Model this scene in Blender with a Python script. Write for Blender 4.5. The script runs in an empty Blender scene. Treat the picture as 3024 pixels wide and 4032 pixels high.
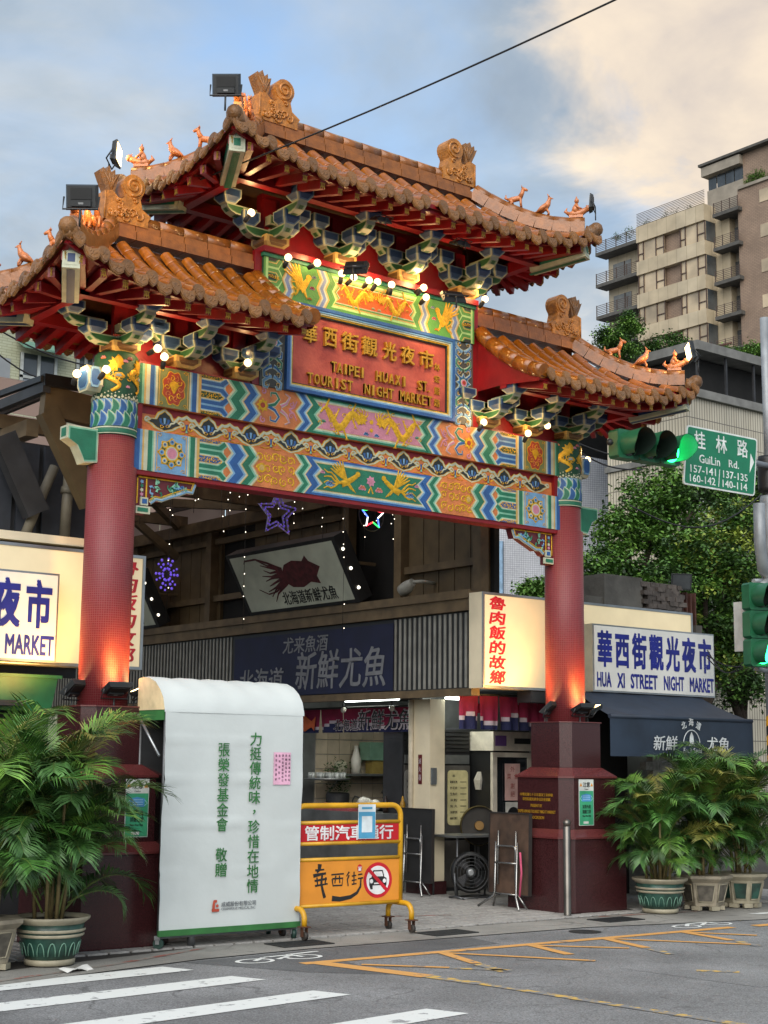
import bpy, math, random
from math import sin, cos, pi, radians, sqrt, atan2
from mathutils import Vector, Matrix
random.seed(7)
S = bpy.context.scene
COL = S.collection

# ---------------------------------------------------------------- camera
CAMP = Vector((-9.3515, -12.2143, 1.6))
CR = Vector((0.784410, -0.620153, 0.010533)); CU = Vector((-0.110118, -0.122533, 0.986336)); CF = Vector((0.610389, 0.774852, 0.164406))
FPX = 5875.5
cam = bpy.data.objects.new('camera', bpy.data.cameras.new('camera')); COL.objects.link(cam)
cam.matrix_world = Matrix(((CR.x, CU.x, -CF.x, CAMP.x), (CR.y, CU.y, -CF.y, CAMP.y), (CR.z, CU.z, -CF.z, CAMP.z), (0, 0, 0, 1)))
cam.data.sensor_fit = 'VERTICAL'; cam.data.sensor_height = 24.0; cam.data.lens = FPX / 4032 * 24.0
cam.data.clip_start = 0.1; cam.data.clip_end = 2000
S.camera = cam
def at(px, py, x=None, y=None, z=None):          # point of the photograph seen on a real plane of the place
    d = CF * FPX + CR * (px - 1512) - CU * (py - 2016)
    t = (x - CAMP.x) / d.x if x is not None else (y - CAMP.y) / d.y if y is not None else (z - CAMP.z) / d.z
    return CAMP + d * t

# ---------------------------------------------------------------- sky and sun
SUN_AZ = radians(228); SUN_EL = radians(38)       # azimuth clockwise from +Y: low behind the camera, to its left
sdir = Vector((sin(SUN_AZ) * cos(SUN_EL), cos(SUN_AZ) * cos(SUN_EL), sin(SUN_EL)))
w = bpy.data.worlds.new('World'); S.world = w; w.use_nodes = True
nt = w.node_tree; N = nt.nodes; LK = nt.links; N.clear()
def nn(t, **k):
    n = N.new(t)
    for a, b in k.items(): setattr(n, a, b)
    return n
sky = nn('ShaderNodeTexSky', sky_type='NISHITA'); sky.sun_disc = False
sky.sun_elevation = SUN_EL; sky.sun_rotation = SUN_AZ; sky.air_density = 1.3; sky.dust_density = 1.5; sky.ozone_density = 1.5
tc = nn('ShaderNodeTexCoord')
sep = nn('ShaderNodeSeparateXYZ'); LK.new(tc.outputs['Generated'], sep.inputs[0])
den = nn('ShaderNodeMath', operation='ADD'); LK.new(sep.outputs['Z'], den.inputs[0]); den.inputs[1].default_value = 0.22
dmx = nn('ShaderNodeMath', operation='MAXIMUM'); LK.new(den.outputs[0], dmx.inputs[0]); dmx.inputs[1].default_value = 0.1
dv = nn('ShaderNodeVectorMath', operation='DIVIDE'); LK.new(tc.outputs['Generated'], dv.inputs[0])
cmb = nn('ShaderNodeCombineXYZ')
for i in range(3): LK.new(dmx.outputs[0], cmb.inputs[i])
LK.new(cmb.outputs[0], dv.inputs[1])
def wnoise(scale, detail, rough, off):
    mp = nn('ShaderNodeMapping'); mp.inputs['Location'].default_value = off; LK.new(dv.outputs[0], mp.inputs[0])
    n = nn('ShaderNodeTexNoise'); n.inputs['Scale'].default_value = scale; n.inputs['Detail'].default_value = detail
    n.inputs['Roughness'].default_value = rough; n.inputs['Distortion'].default_value = 0.35; LK.new(mp.outputs[0], n.inputs['Vector'])
    return n
def wramp(src, pts):
    r = nn('ShaderNodeValToRGB'); LK.new(src, r.inputs[0]); e = r.color_ramp.elements
    while len(e) < len(pts): e.new(0.5)
    for q, (p_, c_) in zip(e, pts): q.position = p_; q.color = (*c_, 1)
    return r
n1 = wnoise(1.9, 7, .55, (2.4, 0.7, 0)); n2 = wnoise(3.2, 6, .55, (7.3, 3.1, 2)); n3 = wnoise(0.9, 2, .5, (1.3, 5.2, 0))
cover = wramp(n1.outputs['Fac'], [(.30, (0, 0, 0)), (.54, (1, 1, 1))])
shade = wramp(n2.outputs['Fac'], [(.30, (.25, .315, .40)), (.5, (.345, .415, .49)), (.72, (.50, .545, .59))])
# sunlit (warm) banks of cloud, where the big noise is high
dotn = nn('ShaderNodeVectorMath', operation='DOT_PRODUCT'); LK.new(tc.outputs['Generated'], dotn.inputs[0]); dotn.inputs[1].default_value = Vector((.776, .368, .513)).normalized()
wsum = nn('ShaderNodeMath', operation='MULTIPLY_ADD'); LK.new(n2.outputs['Fac'], wsum.inputs[0]); wsum.inputs[1].default_value = .09; LK.new(dotn.outputs['Value'], wsum.inputs[2])
warm = wramp(wsum.outputs[0], [(.982, (0, 0, 0)), (1.0, (1, 1, 1))])
warm.color_ramp.interpolation = 'EASE'
wcol = wramp(n2.outputs['Fac'], [(.3, (.54, .48, .44)), (.5, (.78, .66, .52)), (.7, (1.0, .84, .62))])
mixw = nn('ShaderNodeMixRGB'); LK.new(warm.outputs[0], mixw.inputs[0]); LK.new(shade.outputs[0], mixw.inputs[1]); LK.new(wcol.outputs[0], mixw.inputs[2])
SKY_K, CLOUD_K = 0.094, 0.52
skm = nn('ShaderNodeMixRGB', blend_type='MULTIPLY'); skm.inputs[0].default_value = 1; LK.new(sky.outputs[0], skm.inputs[1]); skm.inputs[2].default_value = (SKY_K,) * 3 + (1,)
clm = nn('ShaderNodeMixRGB', blend_type='MULTIPLY'); clm.inputs[0].default_value = 1; LK.new(mixw.outputs[0], clm.inputs[1]); clm.inputs[2].default_value = (CLOUD_K,) * 3 + (1,)
cmx = nn('ShaderNodeMath', operation='MAXIMUM'); LK.new(cover.outputs[0], cmx.inputs[0]); LK.new(warm.outputs[0], cmx.inputs[1])
mx = nn('ShaderNodeMixRGB'); LK.new(cmx.outputs[0], mx.inputs[0]); LK.new(skm.outputs[0], mx.inputs[1]); LK.new(clm.outputs[0], mx.inputs[2])
bg = nn('ShaderNodeBackground'); LK.new(mx.outputs[0], bg.inputs[0]); bg.inputs[1].default_value = 1.0
wo = nn('ShaderNodeOutputWorld'); LK.new(bg.outputs[0], wo.inputs[0])

sun = bpy.data.objects.new('sun', bpy.data.lights.new('sun', 'SUN')); COL.objects.link(sun)
sun.data.energy = 1.5; sun.data.angle = radians(70); sun.data.color = (1.0, .95, .88)
sun.rotation_euler = sdir.to_track_quat('Z', 'Y').to_euler()
V = S.view_settings; V.view_transform = 'Standard'; V.look = 'None'; V.gamma = 1; V.use_curve_mapping = False; V.exposure = 1.32
S.cycles.max_bounces = 6; S.cycles.diffuse_bounces = 3; S.cycles.glossy_bounces = 3; S.cycles.transmission_bounces = 4; S.cycles.transparent_max_bounces = 8
S.cycles.sample_clamp_indirect = 4.0; S.cycles.caustics_reflective = False; S.cycles.caustics_refractive = False

# ---------------------------------------------------------------- helpers
MATS = {}
def srgb(h):
    if isinstance(h, str):
        h = [int(h[i:i + 2], 16) / 255 for i in (0, 2, 4)]
        return tuple(c / 12.92 if c <= .04045 else ((c + .055) / 1.055) ** 2.4 for c in h)
    return h
def mat(name, col, rough=.6, metal=0, var=.18, scale=6, bump=0, bscale=40, spec=.5, emit=None, es=0, rnd=0, dirt=0, coat=0, col2=None, trans=0):
    """Principled with world-position noise variation; all named materials are made once."""
    if name in MATS: return MATS[name]
    m = bpy.data.materials.new(name); m.use_nodes = True; t = m.node_tree; b = t.nodes['Principled BSDF']
    c = srgb(col); b.inputs['Roughness'].default_value = rough; b.inputs['Metallic'].default_value = metal
    b.inputs['Specular IOR Level'].default_value = spec
    if coat: b.inputs['Coat Weight'].default_value = coat; b.inputs['Coat Roughness'].default_value = .15
    if trans: b.inputs['Transmission Weight'].default_value = trans
    geo = t.nodes.new('ShaderNodeNewGeometry')
    def noise(sc, det=4):
        n = t.nodes.new('ShaderNodeTexNoise'); n.inputs['Scale'].default_value = sc; n.inputs['Detail'].default_value = det; t.links.new(geo.outputs['Position'], n.inputs['Vector']); return n
    out = None
    n = noise(scale)
    mixn = t.nodes.new('ShaderNodeMixRGB'); lo = [v * (1 - var) for v in c]; hi = [min(1, v * (1 + var)) for v in c]
    if col2: hi = srgb(col2)
    mixn.inputs[1].default_value = (*lo, 1); mixn.inputs[2].default_value = (*hi, 1)
    r = t.nodes.new('ShaderNodeMapRange'); r.inputs[1].default_value = .35; r.inputs[2].default_value = .65; t.links.new(n.outputs['Fac'], r.inputs[0]); t.links.new(r.outputs[0], mixn.inputs[0])
    out = mixn.outputs[0]
    if rnd:
        oi = t.nodes.new('ShaderNodeObjectInfo'); hs = t.nodes.new('ShaderNodeHueSaturation')
        mr = t.nodes.new('ShaderNodeMapRange'); mr.inputs[3].default_value = 1 - rnd; mr.inputs[4].default_value = 1 + rnd; t.links.new(oi.outputs['Random'], mr.inputs[0]); t.links.new(mr.outputs[0], hs.inputs['Value'])
        t.links.new(out, hs.inputs['Color']); out = hs.outputs[0]
    if dirt:
        dn = noise(scale * .37, 7); dr = t.nodes.new('ShaderNodeValToRGB'); dr.color_ramp.elements[0].position = .50; dr.color_ramp.elements[1].position = .72
        t.links.new(dn.outputs['Fac'], dr.inputs[0]); dm = t.nodes.new('ShaderNodeMixRGB'); mm = t.nodes.new('ShaderNodeMath'); mm.operation = 'MULTIPLY'; mm.inputs[1].default_value = dirt
        t.links.new(dr.outputs[0], mm.inputs[0]); t.links.new(mm.outputs[0], dm.inputs[0]); t.links.new(out, dm.inputs[1]); dm.inputs[2].default_value = (.035, .03, .025, 1); out = dm.outputs[0]
    t.links.new(out, b.inputs['Base Color'])
    if bump:
        bn = noise(bscale, 5); bp = t.nodes.new('ShaderNodeBump'); bp.inputs['Strength'].default_value = bump; bp.inputs['Distance'].default_value = .02
        t.links.new(bn.outputs['Fac'], bp.inputs['Height']); t.links.new(bp.outputs[0], b.inputs['Normal'])
    if es:
        b.inputs['Emission Color'].default_value = (*srgb(emit or col), 1); b.inputs['Emission Strength'].default_value = es
    MATS[name] = m
    return m
def tag(o, label=None, cat=None, group=None, kind=None):
    if label: o['label'] = label
    if cat: o['category'] = cat
    if group: o['group'] = group
    if kind: o['kind'] = kind
    return o
def empty(name, loc=(0, 0, 0), parent=None, rz=0):
    o = bpy.data.objects.new(name, None); COL.objects.link(o); o.location = loc; o.rotation_euler = (0, 0, rz); o.empty_display_size = .2
    if parent: o.parent = parent
    return o
def thing(name, label, cat, loc=(0, 0, 0), group=None, rz=0):
    return tag(empty(name, loc, rz=rz), label, cat, group)
def inst(name, me, parent=None, loc=(0, 0, 0), rot=None, scale=None, mw=None):
    o = bpy.data.objects.new(name, me); COL.objects.link(o)
    if parent: o.parent = parent
    if mw is not None: o.matrix_local = mw
    else:
        o.location = loc
        if rot: o.rotation_euler = rot
        if scale: o.scale = scale
    return o
def frame(o, xd, yd):                       # local matrix with given x and y directions
    xd = Vector(xd).normalized(); zd = xd.cross(Vector(yd)).normalized(); yd = zd.cross(xd); o = Vector(o)
    return Matrix(((xd.x, yd.x, zd.x, o.x), (xd.y, yd.y, zd.y, o.y), (xd.z, yd.z, zd.z, o.z), (0, 0, 0, 1)))
class MB:
    def __init__(s): s.v = []; s.f = []; s.mi = []; s.sm = []
    def add(s, vs, fs, mi=0, sm=False):
        b = len(s.v); s.v.extend(tuple(v) for v in vs)
        for f in fs: s.f.append([i + b for i in f]); s.mi.append(mi); s.sm.append(sm)
        return s
    def box(s, x0, x1, y0, y1, z0, z1, mi=0):
        return s.add([(x0, y0, z0), (x1, y0, z0), (x1, y1, z0), (x0, y1, z0), (x0, y0, z1), (x1, y0, z1), (x1, y1, z1), (x0, y1, z1)],
                     [(0, 3, 2, 1), (4, 5, 6, 7), (0, 1, 5, 4), (1, 2, 6, 5), (2, 3, 7, 6), (3, 0, 4, 7)], mi)
    def beam(s, a, b, wd, ht, mi=0, up=(0, 0, 1)):      # box from a to b
        a = Vector(a); b = Vector(b); d = (b - a).normalized(); sx = d.cross(Vector(up))
        sx = sx.normalized() if sx.length > 1e-6 else Vector((1, 0, 0)); uz = sx.cross(d)
        vs = []
        for q in (a, b):
            for i, j in ((-1, -1), (1, -1), (1, 1), (-1, 1)): vs.append(q + sx * (i * wd / 2) + uz * (j * ht / 2))
        return s.add(vs, [(3, 2, 1, 0), (4, 5, 6, 7), (0, 1, 5, 4), (1, 2, 6, 5), (2, 3, 7, 6), (3, 0, 4, 7)], mi)
    def prism(s, poly, fn, h0, h1, mi=0, back=True):    # polygon (u,v) carried by fn(u,v,h)
        n = len(poly); a = [fn(u, v, h0) for u, v in poly]; b = [fn(u, v, h1) for u, v in poly]
        fs = [tuple(range(n, 2 * n))]
        if back: fs.append(tuple(range(n - 1, -1, -1)))
        for i in range(n): j = (i + 1) % n; fs.append((i, j, n + j, n + i))
        return s.add(a + b, fs, mi)
    def tube(s, path, r, n=8, mi=0, cap=True, sm=True, up=None):
        P = [Vector(q) for q in path]; m = len(P); rr = r if isinstance(r, (list, tuple)) else [r] * m
        vs = []; prev = None
        for i, q in enumerate(P):
            d = (P[min(i + 1, m - 1)] - P[max(i - 1, 0)])
            d = d.normalized() if d.length > 1e-9 else Vector((0, 0, 1))
            if prev is None:
                u = Vector((0, 0, 1)) if abs(d.z) < .9 else Vector((1, 0, 0))
                a = d.cross(u).normalized()
            else:
                a = (prev - d * prev.dot(d)); a = a.normalized() if a.length > 1e-6 else d.orthogonal().normalized()
            prev = a; bb = d.cross(a)
            for k in range(n):
                t = 2 * pi * k / n; vs.append(q + (a * cos(t) + bb * sin(t)) * rr[i])
        fs = []
        for i in range(m - 1):
            for k in range(n):
                k2 = (k + 1) % n; fs.append((i * n + k, i * n + k2, (i + 1) * n + k2, (i + 1) * n + k))
        s.add(vs, fs, mi, sm)
        if cap:
            b = len(s.v) - len(vs)
            s.f.append([b + k for k in range(n - 1, -1, -1)]); s.f.append([b + (m - 1) * n + k for k in range(n)]); s.mi += [mi, mi]; s.sm += [False, False]
        return s
    def lathe(s, prof, n=20, c=(0, 0, 0), mi=0, sm=True, cap=True):
        vs = []; m = len(prof)
        for r, z in prof:
            for k in range(n): t = 2 * pi * k / n; vs.append((c[0] + r * cos(t), c[1] + r * sin(t), c[2] + z))
        fs = []
        for i in range(m - 1):
            for k in range(n): k2 = (k + 1) % n; fs.append((i * n + k, i * n + k2, (i + 1) * n + k2, (i + 1) * n + k))
        s.add(vs, fs, mi, sm)
        if cap:
            b = len(s.v) - len(vs); s.f.append([b + k for k in range(n - 1, -1, -1)]); s.f.append([b + (m - 1) * n + k for k in range(n)]); s.mi += [mi, mi]; s.sm += [False, False]
        return s
    def ball(s, c, r, n=10, m=6, mi=0, sc=(1, 1, 1)):
        vs = []; fs = []
        for i in range(m + 1):
            a = pi * i / m
            for k in range(n): t = 2 * pi * k / n; vs.append((c[0] + r * sc[0] * sin(a) * cos(t), c[1] + r * sc[1] * sin(a) * sin(t), c[2] - r * sc[2] * cos(a)))
        for i in range(m):
            for k in range(n): k2 = (k + 1) % n; fs.append((i * n + k, i * n + k2, (i + 1) * n + k2, (i + 1) * n + k))
        return s.add(vs, fs, mi, True)
    def quad(s, a, b, c, d, mi=0): return s.add([a, b, c, d], [(0, 1, 2, 3)], mi)
    def mesh(s, name, mats):
        me = bpy.data.meshes.new(name); me.from_pydata(s.v, [], s.f); me.validate()
        for m in (mats if isinstance(mats, (list, tuple)) else [mats]): me.materials.append(m)
        if len(me.polygons) == len(s.mi):
            me.polygons.foreach_set('material_index', s.mi); me.polygons.foreach_set('use_smooth', s.sm)
        me.update(); return me
    def build(s, name, mats, parent=None, **k): return inst(name, s.mesh(name, mats), parent, **k)
TXC = {}
def text_mesh(body, m, w=None, h=None, size=1, ext=.01, off=0, shear=0, spacing=1, lsp=1, al='CENTER', wob=0):
    key = (body, m.name, w, h, size, ext, off, shear, spacing, lsp, al, wob)
    if key in TXC: return TXC[key]
    c = bpy.data.curves.new('txt', 'FONT'); c.body = body; c.size = 1; c.extrude = 0; c.offset = 0; c.shear = shear; c.resolution_u = 2
    c.align_x = al; c.align_y = 'CENTER'; c.space_character = spacing; c.space_line = lsp; c.fill_mode = 'FRONT'
    o = bpy.data.objects.new('txt', c); me = bpy.data.meshes.new_from_object(o); bpy.data.objects.remove(o); bpy.data.curves.remove(c)
    xs = [v.co.x for v in me.vertices]; ys = [v.co.y for v in me.vertices]
    x0, x1, y0, y1 = min(xs), max(xs), min(ys), max(ys)
    sx = w / (x1 - x0) if w else size; sy = h / (y1 - y0) if h else size
    rr = random.Random(len(body) * 7 + 3); ph = [rr.uniform(0, 6) for _ in range(4)]
    for v in me.vertices:
        x = (v.co.x - (x0 + x1) / 2) * sx if al == 'CENTER' else (v.co.x - x0) * sx; y = (v.co.y - (y0 + y1) / 2) * sy
        if wob:
            q = sy * wob; x += q * sin(9 * y / sy + ph[0]) + q * .5 * sin(21 * v.co.y + ph[1]); y += q * sin(7 * v.co.x + ph[2]) + q * .5 * sin(17 * v.co.x + ph[3])
        v.co = (x, y, 0)
    if off:                                  # bolder strokes: slightly shifted copies, each a hair higher
        import bmesh
        bm = bmesh.new(); bm.from_mesh(me); src = bm.faces[:]; bx = off * sx * .8; by = off * sy * .8
        for i_, (ax_, ay_) in enumerate(((1, 1), (-1, -1), (1, -1), (-1, 1))):
            r = bmesh.ops.duplicate(bm, geom=src); bmesh.ops.translate(bm, vec=(ax_ * bx, ay_ * by, .0003 * (i_ + 1)), verts=[e for e in r['geom'] if isinstance(e, bmesh.types.BMVert)])
        bm.to_mesh(me); bm.free()
    if ext:                                  # give the letters real thickness
        import bmesh
        bm = bmesh.new(); bm.from_mesh(me); r = bmesh.ops.extrude_face_region(bm, geom=bm.faces[:])
        bmesh.ops.translate(bm, vec=(0, 0, ext), verts=[e for e in r['geom'] if isinstance(e, bmesh.types.BMVert)])
        bm.to_mesh(me); bm.free()
    me.materials.clear(); me.materials.append(m); me.name = 'lettering'; TXC[key] = me
    return me
def put_text(body, m, parent, o, xd=(1, 0, 0), yd=(0, 0, 1), name='lettering', **k):
    return inst(name, text_mesh(body, m, **k), parent, mw=frame(o, xd, yd))
def lamp(name, loc, watts, col, rad=.05, parent=None):
    l = bpy.data.lights.new(name, 'POINT'); l.energy = watts; l.color = col; l.shadow_soft_size = rad
    o = bpy.data.objects.new(name, l); COL.objects.link(o); o.location = loc
    if parent: o.parent = parent
    return o
def spot(name, loc, to, watts, col, ang=80, blend=.6, rad=.05, parent=None):
    l = bpy.data.lights.new(name, 'SPOT'); l.energy = watts; l.color = col; l.spot_size = radians(ang); l.spot_blend = blend; l.shadow_soft_size = rad
    o = bpy.data.objects.new(name, l); COL.objects.link(o); o.location = loc
    o.rotation_euler = (Vector(loc) - Vector(to)).to_track_quat('Z', 'Y').to_euler()
    if parent: o.parent = parent
    return o
ident = lambda x, y, h: (x, y, h)
def lin(a, b, n): return [a + (b - a) * i / (n - 1) for i in range(n)]
def arc(cx, cy, r, a0, a1, n): return [(cx + r * cos(radians(a)), cy + r * sin(radians(a))) for a in lin(a0, a1, n)]

# ================================================================ THE GATE
def paint(n, c, **k): return mat('paint_' + n, c, rough=k.pop('rough', .55), var=k.pop('var', .13), scale=9, bump=.25, bscale=60, dirt=k.pop('dirt', .16), **k)
PAL = [paint('white', 'b8bba2'), paint('blue', '28568f'), paint('light_blue', '6f9abd'), paint('green', '1f6b50'), paint('light_green', '74ad92'),
       mat('paint_gold', 'd0a01e', rough=.38, metal=.35, var=.22, scale=25, bump=.35, bscale=90), paint('salmon', 'c2733f', var=.2), paint('red', 'a8121c'), paint('black', '252b29'),
       paint('pink', 'c08098'), paint('dark_green', '1d4a33'), paint('tan', 'bf9c58'), paint('olive', '6d7446'), paint('orange', 'd4571a'), paint('rust', '9c3a22'), paint('sky_blue', '6d98bd'), paint('mauve', 'b8788a')]
WHITE, BLUE, LBLUE, GREEN, LGREEN, GOLD, SALM, RED, BLACK, PINK, DGREEN, TAN, OLIVE, ORANGE, RUST, SKYB, MAUVE = range(17)
M_RED = mat('gate_red_paint', '7c0b13', rough=.42, var=.15, scale=5, bump=.12, bscale=30, dirt=.2)
M_REDD = mat('gate_soffit_paint', '8a0d15', rough=.48, var=.15, scale=4, dirt=.15)
M_TILE = mat('glazed_tile', '8e5012', rough=.25, var=.2, scale=14, bump=.15, bscale=50, rnd=.16, coat=.35, dirt=.22)
M_TILE2 = mat('shaded_pan_tile', '5e3618', rough=.4, var=.3, scale=10, bump=.2, bscale=40, dirt=.5)  # pan colour darkened to paint the shade in the valleys between tile rows
M_TEND = mat('weathered_tile_end', '94622a', rough=.42, var=.3, scale=26, bump=.5, bscale=60, rnd=.25, dirt=.35, col2='785636')
M_RIDGE = mat('glazed_ridge_brick', '8e5622', rough=.32, var=.18, scale=12, bump=.2, bscale=40, rnd=.12, coat=.2, dirt=.28)
M_BEAST = mat('carved_glazed_clay', 'ac702c', rough=.36, var=.25, scale=18, bump=.45, bscale=40, coat=.2, dirt=.15)
M_GRAN = mat('maroon_granite', '32181a', rough=.22, var=.35, scale=160, bump=.03, bscale=200, spec=.5, col2='472628')
M_GRANL = mat('maroon_granite_ledge', '5a2b2b', rough=.2, var=.25, scale=120, spec=.6)

gate = thing('market_gate', 'red pillared ceremonial gate with orange tiled roofs and painted beams', 'gate')

class Orn:                                   # painted and carved ornament laid on a surface by fn(u,v,h)
    def __init__(s, fn, flip=False): s.m = MB(); s.fn = fn; s.flip = flip
    def poly(s, pts, mi, h=.004, base=0):
        pts = list(pts)
        if s.flip: pts = pts[::-1]
        s.m.prism(pts, s.fn, base, h, mi, back=False); return s
    def rect(s, u0, u1, v0, v1, mi, h=.004):
        a, b = min(u0, u1), max(u0, u1); return s.poly([(a, v0), (b, v0), (b, v1), (a, v1)], mi, h)
    def rib(s, path, w0, w1, mi, h=.006, hc=None):      # ribbon with a raised back
        hc = h + .005 if hc is None else hc; n = len(path); vs = []
        for i, (u, v) in enumerate(path):
            a = path[max(i - 1, 0)]; b = path[min(i + 1, n - 1)]; dx, dy = b[0] - a[0], b[1] - a[1]; l = sqrt(dx * dx + dy * dy) or 1
            w = (w0 + (w1 - w0) * i / max(1, n - 1)) / 2 if not callable(w0) else w0(i / max(1, n - 1)) / 2
            nx, ny = -dy / l * w, dx / l * w
            vs += [s.fn(u - nx, v - ny, h), s.fn(u, v, hc), s.fn(u + nx, v + ny, h)]
        fs = []
        for i in range(n - 1):
            for k in (0, 1):
                q = (i * 3 + k, i * 3 + 3 + k, i * 3 + 4 + k, i * 3 + k + 1)
                fs.append(q[::-1] if s.flip else q)
        s.m.add(vs, fs, mi, True); return s
    def disc(s, u, v, r, mi, h=.006, n=10, ry=None):
        return s.poly([(u + r * cos(2 * pi * k / n), v + (ry or r) * sin(2 * pi * k / n)) for k in range(n)], mi, h)
    def flower(s, u, v, r, n, mi, h=.006, depth=.3, ph=0):
        return s.poly([(u + r * (1 - depth * abs(sin(n * (t) / 2))) * cos(t + ph), v + r * (1 - depth * abs(sin(n * t / 2))) * sin(t + ph)) for t in [2 * pi * k / (n * 6) for k in range(n * 6)]], mi, h)
    def curl(s, u, v, r, a0, turns, w, mi, h=.007, cw=1):
        n = int(10 * abs(turns)) + 4; p = []
        for i in range(n):
            t = i / (n - 1); rr = r * (1 - .8 * t); a = a0 + cw * 2 * pi * turns * t; p.append((u + rr * cos(a), v + rr * sin(a)))
        return s.rib(p, w, w * .45, mi, h)
    def cloud(s, u, v, r, mi, mi2=None, h=.006):
        for du, dv, k in ((0, 0, 1), (-.9, -.15, .75), (.9, -.15, .75), (-.4, .45, .7), (.45, .4, .7)):
            s.disc(u + du * r, v + dv * r, r * .62 * k, mi, h, 8)
            if mi2 is not None: s.curl(u + du * r, v + dv * r, r * .42 * k, 0, 1.1, r * .18, mi2, h + .002)
        return s
    def dragon(s, u, v, w, hh, mi, d=1, h=.007):
        n = 34
        body = [(u + d * w * (-.5 + .86 * t), v + hh * (.30 * sin(2 * pi * 1.45 * t + .4) * (1 - .25 * t))) for t in [i / (n - 1) for i in range(n)]]
        s.rib(body, lambda t: hh * (.05 + .20 * min(1, t * 2.2) * (1 - .15 * t)), 0, mi, h, h + .012)
        hx, hy = u + d * w * .40, v + hh * .12
        s.flower(hx, hy, hh * .19, 7, mi, h + .004, .35)
        for k in range(5):
            a = .5 + k * .5
            s.rib([(hx + d * hh * .12 * cos(a), hy + hh * .12 * sin(a)), (hx + d * hh * .27 * cos(a + .15), hy + hh * .3 * sin(a + .1)), (hx + d * hh * .36 * cos(a + .5), hy + hh * .38 * sin(a + .3))], hh * .07, hh * .015, mi, h)
        for t in (.14, .34, .55, .76):
            bx, by = body[int(t * (n - 1))]
            for sg in (1, -1):
                q = [(bx, by), (bx + d * w * .05, by + sg * hh * .2), (bx + d * w * .09, by + sg * hh * .34)]
                s.rib(q, hh * .10, hh * .05, mi, h)
                for c in (-.03, 0, .03): s.rib([q[2], (q[2][0] + w * c + d * w * .015, q[2][1] + sg * hh * .09)], hh * .04, hh * .01, mi, h)
        rr = random.Random(int(abs(u * 977) + abs(v * 131)) + 5)
        for k in range(15):
            t = rr.random(); bx, by = body[int(t * (n - 1))]; sg = rr.choice((-1, 1)); by += sg * hh * rr.uniform(.16, .34)
            if abs(by - v) < hh * .46: s.curl(bx, by, hh * .085, rr.uniform(0, 6), .9, hh * .035, mi, h, sg)
        return s
    def phoenix(s, u, v, w, hh, mi, d=1, h=.007):
        s.rib([(u + d * w * .22, v + hh * .12), (u + d * w * .12, v), (u, v - hh * .12), (u - d * w * .1, v - hh * .18)], hh * .13, hh * .2, mi, h, h + .012)
        s.disc(u + d * w * .24, v + hh * .17, hh * .08, mi, h + .004)
        for k in range(6):
            a = 1.9 + k * .18
            s.rib([(u, v - hh * .05), (u + d * hh * .35 * cos(a), v + hh * .33 * sin(a)), (u + d * hh * .62 * cos(a - .1), v + hh * .52 * sin(a - .12))], hh * .1, hh * .03, mi, h)
        for k in range(4):
            s.rib([(u - d * w * .08, v - hh * .15)] + [(u - d * w * (.08 + .38 * t), v + hh * (-.15 + (k - 1.2) * .2 * t + .05 * sin(9 * t + k))) for t in (.2, .4, .6, .8, 1)], hh * .08, hh * .03, mi, h)
        for k in range(3): s.rib([(u + d * w * .02, v - hh * .1), (u + d * w * (.1 + .05 * k), v - hh * (.3 + .04 * k))], hh * .1, hh * .02, mi, h)
        return s
    def scrolls(s, u0, u1, v0, v1, mi, n=14, seed=1, h=.006):
        rr = random.Random(seed); k = 0; rows = max(2, int((v1 - v0) / .09)); cols = max(2, int(abs(u1 - u0) / .09))
        for i in range(cols):
            for j in range(rows):
                u = u0 + (u1 - u0) * (i + .5 + rr.uniform(-.12, .12)) / cols; v = v0 + (v1 - v0) * (j + .5 + rr.uniform(-.12, .12)) / rows
                r = min(abs(u1 - u0) / cols, (v1 - v0) / rows) * .52
                s.curl(u, v, r, rr.uniform(0, 6.3), 1.25, r * .42, mi, h, rr.choice((-1, 1)))
                s.rib([(u + r * .6, v + r * .7), (u + r * .95, v + r * .95)], r * .35, r * .05, mi, h)
        return s
    def done(s, name, parent): return s.m.build(name, PAL, parent)

def face_fn(y0, sg=1): return lambda u, v, h: (sg * u, y0 - h, v)
def zig(u, v0, v1, d): return [(u + d * o, v0 + (v1 - v0) * k / 4) for k, o in enumerate((0, 1, .1, 1, 0))]
def zstrip(o, ua, ub, v0, v1, d, mi, h=.004):
    a = zig(ua, v0, v1, d); b = zig(ub, v0, v1, d); o.poly(b + a[::-1] if ub > ua else a + b[::-1], mi, h)
    # (polygon runs up one side and down the other)
def zstrip2(o, ua, ub, v0, v1, d, mi, h=.004):
    lo, hi = min(ua, ub), max(ua, ub); L = zig(lo, v0, v1, d); H = zig(hi, v0, v1, d); o.poly([*H, *L[::-1]], mi, h)

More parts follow.
